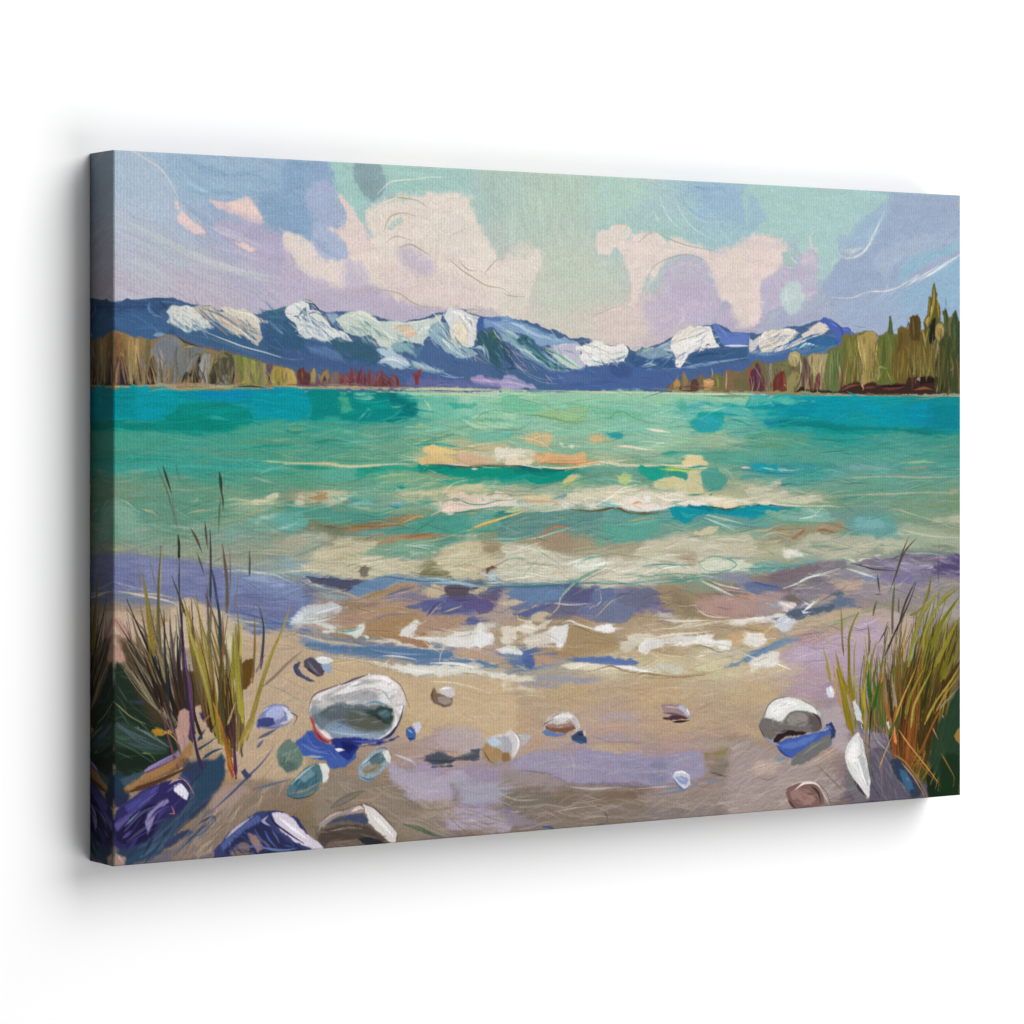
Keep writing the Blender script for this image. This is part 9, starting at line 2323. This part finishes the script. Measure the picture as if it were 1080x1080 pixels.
('G',[34,5,'5C4838,8C6C50,4C3C34,746048,3C3430,84705C',-0.01,161],[517,5897,770,6247,-22,5056,226,4730]),
('G',[22,4.6,'2C2C30,5C4858,44383C,6C6040,8C8048',-0.02,162],[664,6016,876,6252,246,4805,517,4739]),
('G',[16,5,'5C4460,3C3048,7C7068,84744C,4C3C54',-0.01,163],[812,6136,939,6293,601,4854,812,4710]),
('G',[18,5,'8C7824,B09C3C,7C6820,5C4850,A08430',.01,164],[1110,6114,1453,6511,812,4785,1152,4607]),
('G',[12,5,'8C7C24,B49C3C,6C5424,5C4454',0,165],[1324,6238,1583,6518,1324,4990,1496,4900]),
('G',[40,1.4,'C8C0A0,8C9068,B0A888,6C7458,A89070',.03,167],[476,5895,897,6253,-22,5315,517,4963]),
('T',['1C2420',4.5,.95],[854,6101,664,5792,455,5371,288,5030,153,4737]),
('T',['3C3C2C',3.5,.95],[770,6209,517,5710,288,5328,19,4947]),
('T',['8C7C38',3,.9],[517,5822,455,5446,392,5145]),
('G',[26,4,'2C2018,3C2C20,1C1C1C,4C3424',0,181],[517,5897,1067,6263,101,5209,939,5090]),
('G',[16,3.4,'5C3C1C,3C2414,6C4C20',0,182],[1110,6152,1453,6397,982,5355,1410,5371]),
('T',['A08424',7,1,'8C8848'],[476,5335,423,5034,392,4772,340,4445]),
('T',['6C6438',4.5,.95],[559,5338,528,5001,528,4590,559,4179]),
('T',['A89868',2,.8],[549,4665,555,4404,576,4198]),
('T',['8C8468',2,.85],[497,4626,444,4401,392,4223]),
('T',['8C7C60',1.8,.8],[309,4658,298,4435,278,4230]),
('T',['38342C',3,.95],[812,5085,780,4747,766,4484]),
('T',['202420',3.6,1],[774,4334,772,4184,763,4062]),
('T',['4C4430',3,.95],[854,4937,770,4709,685,4500]),
('T',['382C3C',6,1],[897,6065,854,5537,812,5160,802,4860]),
('T',['6C4474',6,.95],[939,6256,907,5728,854,5462,833,5236]),
('T',['2C2C38',4,.95],[654,5866,612,5452,601,5190,593,4872]),
('T',['948428',8,1,'B4A444'],[1259,6311,1152,5852,1024,5469,897,5088,854,4824]),
('T',['C0B068',2.4,.9],[1152,5852,1046,5508,929,5165]),
('T',['6C4C1C',3,.95],[1216,6119,1152,5701,1067,5358,982,5091]),
('T',['54502C',6,.95],[1324,6201,1270,5744,1281,5404,1249,5101]),
('T',['34444C',5,.95],[1281,5366,1264,4950,1216,4684,1163,4418]),
('T',['3C4034',3.2,.95],[1152,4795,1157,4418,1152,4040]),
('T',['7C7450',6,.95],[1120,5247,1152,4984,1163,4758]),
('T',['4C4C8C',2.4,.9],[1238,4798,1216,4608,1178,4456]),
('T',['6C5C44',4.4,.95],[1356,4915,1356,4612,1324,4384,1302,4157]),
('T',['8C5C34',4,.95],[1302,5405,1307,5140,1302,4913]),
('T',['B8AC38',9,1,'988C2C'],[1550,6099,1496,5716,1475,5374,1464,5032]),
('T',['98902C',6,.95],[1431,5676,1431,5372,1431,5107]),
('T',['C8BC58',3,.9],[1518,5414,1529,5224,1535,4959]),
('T',['8C7034',4,.95],[1670,5686,1696,5306,1696,4964]),
('T',['38404C',4,.95],[1774,5538,1805,5234,1800,5043,1757,4890]),
('T',['6C6460',2,.8],[1805,5005,1757,4871,1702,4831,1648,4924]),
('T',['98883C',7,1,'C0B048'],[1604,6291,1735,5841,1888,5428,2019,5166,2107,4958,2140,4844]),
('T',['7C6874',3,.8],[1713,5574,1822,5388]),
('T',['94806C',4,.85],[1800,5730,1932,5640,2085,5513,2280,5367]),
('T',['8C7854',1.8,.8],[1453,4880,1479,4691,1501,4521]),
('T',['3C4030',2.6,.95],[1631,4524,1635,4391,1633,4258]),
('T',['6C4450',4,.95],[766,6565,633,6187,538,5846]),
('T',['7C5868',3,.9],[842,6536,690,6122,595,5848]),
('T',['3C2C4C',4.5,1],[1071,6617,994,6409,937,6135,899,5863]),
('F',['CC9C90',1,1.2],[775,5950,842,5927,889,5964,899,6116,861,6300,823,6383,766,6261,728,6141,766,6109]),
('T',['B08CB0',3,.9],[832,6366,842,6265,823,6197]),
('F',['B0824C',.95,2],[880,6301,937,6288,918,6422,804,6466,728,6529,538,6619,350,6675,182,6756,136,6728,388,6593,652,6474,785,6414]),
('T',['5C3820',6,.95],[201,6766,463,6698,728,6613,918,6540]),
('T',['9C8CC8',4,.9],[369,6559,538,6484,766,6388]),
('T',['7C4C6C',2.4,.9],[350,6591,595,6505,785,6431]),
('F',['C08C28',1,1.5],[444,6143,501,6104,576,6133,576,6192,501,6200]),
('T',['C8A040',2.4,.9],[576,6150,671,6189,766,6295]),
('F',['3C5078',.95,3],[201,5830,276,5833,350,5837,350,5837]),
('T',['4C5C68',5,.8],[33,6038,164,6145,350,6239,595,6336]),
('T',['6C8088',5,.8],[276,6109,304,6102]),
('T',['506870',2,.8],[89,6075,238,6216,463,6329]),
('T',['A0A058',1.6,.9],[33,5838,201,5980,369,6064]),
('T',['90A060',1.6,.9],[332,6372,425,6386,491,6465]),
('F',['2C4C68',1,2],[1033,6615,1186,6522,1283,6425,1341,6497,1302,6665,1186,6828,1033,6920,956,6813]),
('T',['2C4468',3,.95],[994,6375,1148,6299,1225,6252]),
('T',['2C3C60',4,.95],[1004,6274,1062,6193,1090,6160]),
('T',['284868',4,.95],[1071,6464,1186,6403,1302,6375]),
('T',['3C3050',3,.95],[1148,6180,1206,6115]),
('T',['B88850',2.4,.9],[1071,6074,1186,5978]),
('T',['34305C',3.4,1],[1351,6259,1389,6142,1438,6093]),
('T',['B4601C',7,1,'C08830'],[1428,6689,1360,6396,1283,6136,1186,5876]),
('T',['C8541C',4,1],[1438,6690,1389,6602,1351,6531]),
('T',['5C2C54',5,1],[1467,6709,1448,6401,1448,6145,1457,5974]),
('T',['A88C3C',6,.95],[1516,6370,1594,6169,1691,6003,1740,5902]),
('T',['C8AC60',4,.9],[1555,6321,1613,6222,1672,6122]),
('T',['D0C08C',3,.9],[1360,6123,1418,5990,1457,5889]),
('F',['142818',1,3],[11264,6995,11452,6776,11604,6498,11756,6275,11870,6137,11870,7576,11377,7567,11301,7397,11188,7162]),
('F',['1C4028',.9,3],[11452,6548,11832,6279,11870,6799,11680,7018,11452,6891]),
('F',['0C3018',.9,3],[11377,7058,11680,7133,11870,7259,11870,7576,11452,7520]),
('F',['A87C38',.95,1.5],[11756,6793,11832,6710,11870,6698,11870,6914,11813,6882]),
('F',['4C3820',.9,4],[10927,6749,11301,6711,11301,7111,11151,7273,10927,7033]),
('F',['5C5420',.8,5],[10795,5861,11867,5904,11867,6017,11680,6347,11432,6672,11284,6926,11137,7067,10892,6904,10771,6675,10698,6412,10795,6231]),
('F',['3C3418',.9,5],[10795,6639,11039,6652,11284,6776,11284,7038,11137,7141,10892,6904]),
('F',['6C5C34',.55,8],[10990,5888,11186,5635,11481,5534,11867,5435,11867,6263,10795,6214,10844,6031]),
('sat',[.94,.93],[]),
('G',[46,4.2,'7C7424,5C5A18,948830,4C4810,6C5820',-0.05,171],[10795,6992,11284,7393,10892,5253,11867,4983]),
('G',[40,4.2,'8C8428,A4983C,5C5A18,3C3C10,7C5C20',-0.06,172],[11137,7012,11531,7034,11432,5009,12030,5441]),
('G',[30,3.4,'7C5424,4C3C18,94642C,3C2C14,6C6424',-0.02,173],[10698,6894,11137,7198,10795,5361,11284,5266]),
('G',[26,3,'5C4020,A87030,3C3410,8C7430',.02,174],[10795,6992,11531,7502,11630,5914,11980,6117]),
('G',[30,4,'3C3010,2C2410,4C3C14,5C3818',-0.04,183],[10844,6810,11432,7141,11039,5630,11867,5397]),
('G',[20,3.4,'8C4C20,A05C28,6C3418',-0.02,184],[10698,6987,11088,7195,10844,5808,11284,5639]),
('T',['9C9434',7,1,'7C7424'],[10990,5888,11137,5410,11284,5191,11568,4919]),
('T',['84801C',6,1],[11210,5785,11333,5379,11531,5124,11854,4927]),
('T',['7C7C1C',8,1],[11358,5716,11531,5386,11867,5021]),
('T',['948C28',8,1],[11432,5906,11680,5541,11867,5285]),
('T',['6C6818',7,1],[11531,6023,11730,5656,11867,5473]),
('T',['847C24',7,.95],[11531,6098,11779,5770,11867,5623]),
('T',['4C3010',8,.95],[11531,6210,11730,5994,11867,5849]),
('T',['A8A03C',4,.95],[11235,5712,11259,5489,11432,5233]),
('T',['90AC90',4,.8],[11039,5816,11112,5595,11186,5486]),
('T',['6C8CB4',4,.8],[11173,5504,11198,5412]),
('T',['7C7828',5,.95],[11259,5116,11321,5005,11370,4764]),
('T',['8C8038',4,.95],[11014,5257,11137,5224,11284,5116]),
('T',['B09CA0',4,.7],[11382,5418,11481,5272,11580,5163]),
('T',['242C28',3.4,.95],[10614,5743,10795,5435,11014,5090,11124,4851]),
('T',['2C342C',2.4,.95],[10662,5690,10747,5508,10941,5255]),
('T',['4C5448',4.6,.95],[10735,5470,10742,5174,10776,4897]),
('T',['3C443C',2,.9],[10602,5613,10626,5411,10669,5320]),
('T',['5C6450',3,.9],[10421,5238,10457,5128,10481,5055]),
('T',['505048',2.4,.9],[10836,5214,10839,5029]),
('T',['C89848',3,.9],[10917,5811,10941,5515,11014,5331]),
('T',['807420',4,.95],[10361,5715,10361,5494,10337,5327]),
('T',['7C6C1C',6,.95],[10051,6180,10039,5702,10051,5446,10182,5193]),
('T',['988C34',3,.9],[10122,6036,10122,5669,10170,5524]),
('T',['A8981C',4,.95],[9743,5983,9684,5762,9625,5595]),
('T',['C89C70',4,.95],[9814,6169,9802,5912,9778,5765]),
('T',['8C701C',8,1,'A89430'],[10027,6179,9908,5954,9825,5657]),
('T',['7C5C28',3,.95],[9956,5717,9927,5478,9913,5130]),
('T',['34682C',5,1],[10361,6194,10349,5972,10373,5826]),
('T',['84841C',6,.95],[10349,6009,10409,5754,10481,5572]),
('T',['B0A838',3,.95],[10325,5935,10301,5768,10277,5656]),
('T',['B06838',3.4,1],[10493,6108,10541,5944,10577,5853]),
('T',['D07C48',3,.95],[10602,6131,10626,5984,10626,5873]),
('T',['A8B088',4,.85],[10481,5978,10517,5832,10529,5721]),
('T',['3C2824',4,.9],[10662,6208,10650,6059,10626,5910]),
('G',[40,3.6,'6C6424,8C7C34,4C4C18,5C4824,7C5C34,948C3C',-0.01,191],[10313,6651,10844,6753,10265,5545,10892,5382]),
('G',[24,3,'4C6428,8C8438,3C3C1C,A08850,6C4C2C',0,192],[10361,6617,10795,6750,10385,5733,10844,5677]),
('G',[14,3.4,'8C8028,A0903C,5C6424',.02,193],[10051,6601,10313,6651,9837,5712,10313,5546]),
('T',['8C7C18',12,1,'A08C28'],[10098,6676,10003,6415,9932,6155,9837,5858]),
('T',['9C7C20',8,1],[10265,6575,10098,6309,9979,6084]),
('T',['C0905C',4,1],[9920,6356,9849,6151,9814,5930,9790,5820]),
('T',['A0983C',5,1],[9743,6019,9719,5926,9672,5815]),
('T',['8C8020',6,1],[10122,6311,10062,6051,10051,5830]),
('T',['A8B038',3,.9],[10182,6185,10122,6017,10146,5871]),
('T',['2C5C20',8,1,'4C7C24'],[10385,6286,10349,6100,10349,5879]),
('T',['28601C',6,1],[10433,6399,10493,6180,10529,6034]),
('T',['B89C30',4,.95],[10277,6391,10277,6171,10313,6025]),
('T',['5C6C18',5,1],[10457,6179,10433,5993,10505,5849]),
('T',['B07840',4,1],[10553,6072,10602,5927,10602,5853]),
('T',['A86030',5,1],[10662,6484,10602,6222,10602,6038]),
('T',['A85C30',4,1],[10698,6597,10662,6447,10650,6336]),
('T',['4C2C24',6,1],[10735,6562,10698,6227,10662,5966]),
('T',['B09890',5,.8],[10795,6417,10747,6136,10722,5932]),
('T',['7C5824',5,1],[10892,6347,10844,6085,10819,5862]),
('T',['B8641C',4,.95],[10819,6381,10771,6490,10747,6600]),
('T',['E89050',5,1],[10795,6843,10771,6731,10771,6619]),
('T',['C8A03C',3.4,.95],[10771,6564,10892,6310,11039,6056,11137,5874]),
('T',['8C8428',6,1],[10941,6535,11039,6242,11210,5989,11284,5881]),
('T',['30300C',6,.95],[11235,6438,11284,6216,11358,5996]),
('T',['A8983C',5,1],[11039,6652,11088,6394,11235,6158,11382,5959]),
('T',['B4A040',4,1],[11259,6626,11432,6373,11680,6122,11867,5904]),
('T',['94581C',4,1],[11161,7031,11284,6814,11457,6542,11680,6272]),
('T',['C09040',3,.95],[11432,6504,11605,6269,11867,6017]),
('T',['D8B060',2.4,.95],[10529,7124,10626,6926,10771,6675]),
('T',['C88C40',2.6,.95],[10844,6679,11014,6874,11284,7150,11580,7467]),
('T',['A87830',3,.95],[10747,6970,10941,7074,11137,7290,11333,7563]),
('T',['8C5C28',2.4,.95],[11039,6986,11259,7185,11481,7386]),
('T',['8C7838',3,.95],[10373,6396,10313,6725,10337,6947,10385,7171,10457,7470]),
('T',['282C24',3,1],[10397,6379,10373,6617,10361,6875]),
('T',['98A098',3,.8],[11506,6451,11680,6310,11854,6167]),
('F',['24402C',.9,4],[11481,6637,11680,6460,11867,6243,11867,7334,11680,7435,11481,7311,11333,7078]),
('F',['143018',.9,4],[11531,7089,11779,7028,11867,7221,11867,7522,11531,7482]),
('F',['A47C30',1,1.5],[11754,6801,11804,6729,11867,6694,11867,6920,11779,6859]),
('T',['94682C',2.4,.9],[11543,7015,11655,7171,11754,7327,11730,7439]),
('T',['C0906C',2,.9],[11395,6679,11481,6824]),
('T',['A0A89C',2,.9],[11556,6529,11580,6567]),
('T',['5C5C1C',4,.9],[11854,7371,11829,7558]),
('F',['2C3C58',1,2],[10771,7046,10892,7071,11039,7247,11112,7437,10990,7467,10844,7272]),
('F',['3C688C',1,2],[10844,7142,10941,7167,11039,7321,11088,7417,10990,7448,10892,7312]),
('T',['C08454',2.4,.95],[10892,7090,11088,7287,11259,7521]),
('R',[26,2.4,40,62,12,'4C4860,7C7084,3C4460,9C8C94,58506C',.7,135],[1041,666,1070,671,1104,747,1050,755,1041,714]),
('T',['5C6CA8',4,.9],[10182,6515,10241,6647]),
('F',['DCDCE4',1,1.2],[10086,6290,10134,6274,10193,6351,10241,6463,10253,6556,10170,6515,10110,6383]),
('F',['D8DCEC',1,1.2],[10638,6575,10674,6559,10693,6634,10674,6670]),
('sat',[.9,.9],[]),
('S',['6C7058',1.8,.9],[518,3346,586,3492,649,3650,738,3966]),
('S',['3C4438',2.8,.95],[579,3324,629,3470,687,3639]),
('S',['6C7860',1.3,.8],[687,3673,725,3853,763,4034]),
('S',['587060',1.2,.8],[738,3313,776,3494]),
('S',['3C4838',4,1],[1261,3396,1282,3544,1287,3657]),
('S',['4C5840',2.4,.95],[1292,3612,1307,3725,1307,3821]),
('S',['6C6448',2,.95],[1274,3680,1261,3861,1256,4031]),
('S',['5C4C3C',3,.95],[915,4002,992,4128,1051,4265]),
('S',['5C4C44',2.6,.9],[1086,3926,1102,4085,1122,4232]),
('S',['34402C',3,1],[761,4056,776,4214,776,4326]),
('S',['4C5048',1.8,.95],[776,4304,776,4574,781,4799]),
('S',['5C5850',2.2,.9],[992,4263,1043,4400,1081,4514]),
('S',['4C4440',2.4,.95],[1148,4018,1158,4358,1158,4675]),
('S',['6C5C4C',2.8,.95],[1300,4179,1338,4407,1359,4635,1344,4907]),
('S',['6C6050',1.4,.8],[1390,4249,1395,4499,1385,4817]),
('S',['6C6450',2.2,.9],[1629,4266,1639,4391,1629,4528]),
('S',['4C4838',2.4,.95],[11001,4281,10898,4476,10795,4735,10675,4994]),
('S',['5C5438',2.4,.95],[11129,4302,10950,4451,10847,4632,10795,4788]),
('S',['4C4840',2.6,.95],[10492,4728,10512,4858,10532,4963]),
('S',['3C3830',1.2,.8],[10464,4982,10566,4985]),
('S',['5C5858',2.2,.9],[11498,4541,11491,4700,11491,4872]),
('S',['787464',1.2,.7],[11498,4356,11498,4541]),
('S',['787868',1.4,.8],[11219,4733,11254,4826]),
('S',['4C3C38',3,.95],[11108,4848,11019,4977,10933,5132,10853,5339,10778,5572]),
('S',['6C6C4C',3.4,.95],[10778,4813,10744,5100,10730,5361,10723,5518]),
('S',['3C443C',2,.95],[10675,5359,10607,5461,10505,5588]),
('S',['5C6450',3,.9],[10485,5066,10437,5169,10437,5247]),
('S',['8C8438',3,.95],[9912,5152,9925,5334,9939,5593]),
('S',['9C8C40',2.6,.9],[10201,5187,10100,5340,10032,5596]),
('S',['5C5848',1.6,.9],[10840,5051,10840,5155]),
('S',['7C7440',2.4,.95],[11372,4776,11330,4960,11226,5115]),
('S',['A09C48',4.5,.95],[11557,4940,11365,5092,11191,5271,11088,5583]),
('S',['9C9840',4,.95],[11838,4921,11645,4995,11470,5175,11296,5433,11226,5641]),
('S',['8C8838',3,.9],[11330,4907,11261,5116,11122,5374]),
('S',['84803C',2.4,.9],[10950,5211,10881,5366,10812,5573])]

picture = run(PAINT)
ink = np.clip(picture.c, 0, 1)
relief = picture.h


def to_linear(c):
    return np.where(c <= .04045, c/12.92, ((c+.055)/1.055)**2.4)


ink_lin = np.clip(to_linear(ink)*.88, 0, .95).astype(np.float32)

# ------------------------------------------------------------------ the stretched canvas
print_root = bpy.data.objects.new('canvas_print', None)
SC.collection.objects.link(print_root)
print_root.location = (CANVAS_W/2, 0, TOP-CANVAS_H)
print_root['label'] = 'canvas print of a turquoise mountain lake with pebble beach, hung on a plain white wall'
print_root['category'] = 'canvas print'


def grid_mesh(name, P, C, mat):
    """P (rows, cols, 3) points, C (rows, cols, 3) linear ink"""
    r, c = P.shape[:2]
    me = bpy.data.meshes.new(name)
    n = r*c
    me.vertices.add(n)
    me.vertices.foreach_set('co', P.reshape(-1).astype(np.float32))
    idx = np.arange(n, dtype=np.int32).reshape(r, c)
    q = np.stack([idx[:-1, :-1], idx[1:, :-1], idx[1:, 1:], idx[:-1, 1:]], -1).reshape(-1, 4)
    nf = len(q)
    me.loops.add(nf*4)
    me.loops.foreach_set('vertex_index', q.reshape(-1).astype(np.int32))
    me.polygons.add(nf)
    me.polygons.foreach_set('loop_start', np.arange(0, nf*4, 4, dtype=np.int32))
    me.polygons.foreach_set('loop_total', np.full(nf, 4, dtype=np.int32))
    me.polygons.foreach_set('use_smooth', np.ones(nf, dtype=bool))
    me.update(calc_edges=True)
    at = me.color_attributes.new('ink', 'FLOAT_COLOR', 'POINT')
    rgba = np.ones((n, 4), np.float32)
    rgba[:, :3] = C.reshape(-1, 3)
    at.data.foreach_set('color', rgba.reshape(-1))
    me.materials.append(mat)
    o = bpy.data.objects.new(name, me)
    SC.collection.objects.link(o)
    o.parent = print_root
    return o


R = 0.0012                                  # the cloth turns over the bars with this radius
gx = np.linspace(-CANVAS_W/2, CANVAS_W/2, NX)
gz = np.linspace(CANVAS_H, 0, NY)
X, Z = np.meshgrid(gx, gz)
edge = np.minimum(np.minimum(X+CANVAS_W/2, CANVAS_W/2-X), np.minimum(Z, CANVAS_H-Z))
turn = R-np.sqrt(np.maximum(R*R-np.clip(R-edge, 0, R)**2, 0))
Y = -DEPTH+turn-relief*.00036*np.clip(edge/.003, 0, 1)
front = grid_mesh('painted_front', np.stack([X, Y, Z], -1), ink_lin, canvas_m)

EDGE_SHADE = .5                               # side shade put into the ink: all four wraps darkened evenly
ND = int((DEPTH-R)/U*K)                     # the picture runs on, mirrored, round the bars
yy = np.linspace(-DEPTH+R, -.0005, ND)


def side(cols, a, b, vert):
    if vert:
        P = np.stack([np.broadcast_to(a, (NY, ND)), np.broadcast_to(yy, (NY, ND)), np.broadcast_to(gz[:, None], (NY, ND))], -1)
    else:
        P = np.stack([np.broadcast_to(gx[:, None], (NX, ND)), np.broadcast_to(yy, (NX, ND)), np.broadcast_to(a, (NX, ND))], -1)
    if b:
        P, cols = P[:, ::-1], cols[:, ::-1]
    return grid_mesh('wrapped_edge', P, cols*EDGE_SHADE, canvas_m)


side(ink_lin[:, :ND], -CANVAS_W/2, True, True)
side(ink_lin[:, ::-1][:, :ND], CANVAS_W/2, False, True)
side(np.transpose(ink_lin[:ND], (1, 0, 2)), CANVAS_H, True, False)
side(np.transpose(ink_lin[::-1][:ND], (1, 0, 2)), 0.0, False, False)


def bar(x0, x1, z0, z1):
    y0, y1 = -DEPTH+.004, -.0012
    v = [(x0, y0, z0), (x1, y0, z0), (x1, y1, z0), (x0, y1, z0), (x0, y0, z1), (x1, y0, z1), (x1, y1, z1), (x0, y1, z1)]
    return v, [(0, 1, 2, 3), (7, 6, 5, 4), (0, 4, 5, 1), (1, 5, 6, 2), (2, 6, 7, 3), (3, 7, 4, 0)]


hw, t, g = CANVAS_W/2-.003, .038, .003
vs, fs = [], []
for a in ((-hw, -hw+t, g, CANVAS_H-g), (hw-t, hw, g, CANVAS_H-g), (-hw+t+.001, hw-t-.001, g, g+t), (-hw+t+.001, hw-t-.001, CANVAS_H-g-t, CANVAS_H-g)):
    v, f = bar(*a)
    fs += [tuple(i+len(vs) for i in q) for q in f]
    vs += v
mesh_obj('stretcher_frame', vs, fs, wood_m, print_root)
print('canvas verts', NX*NY)
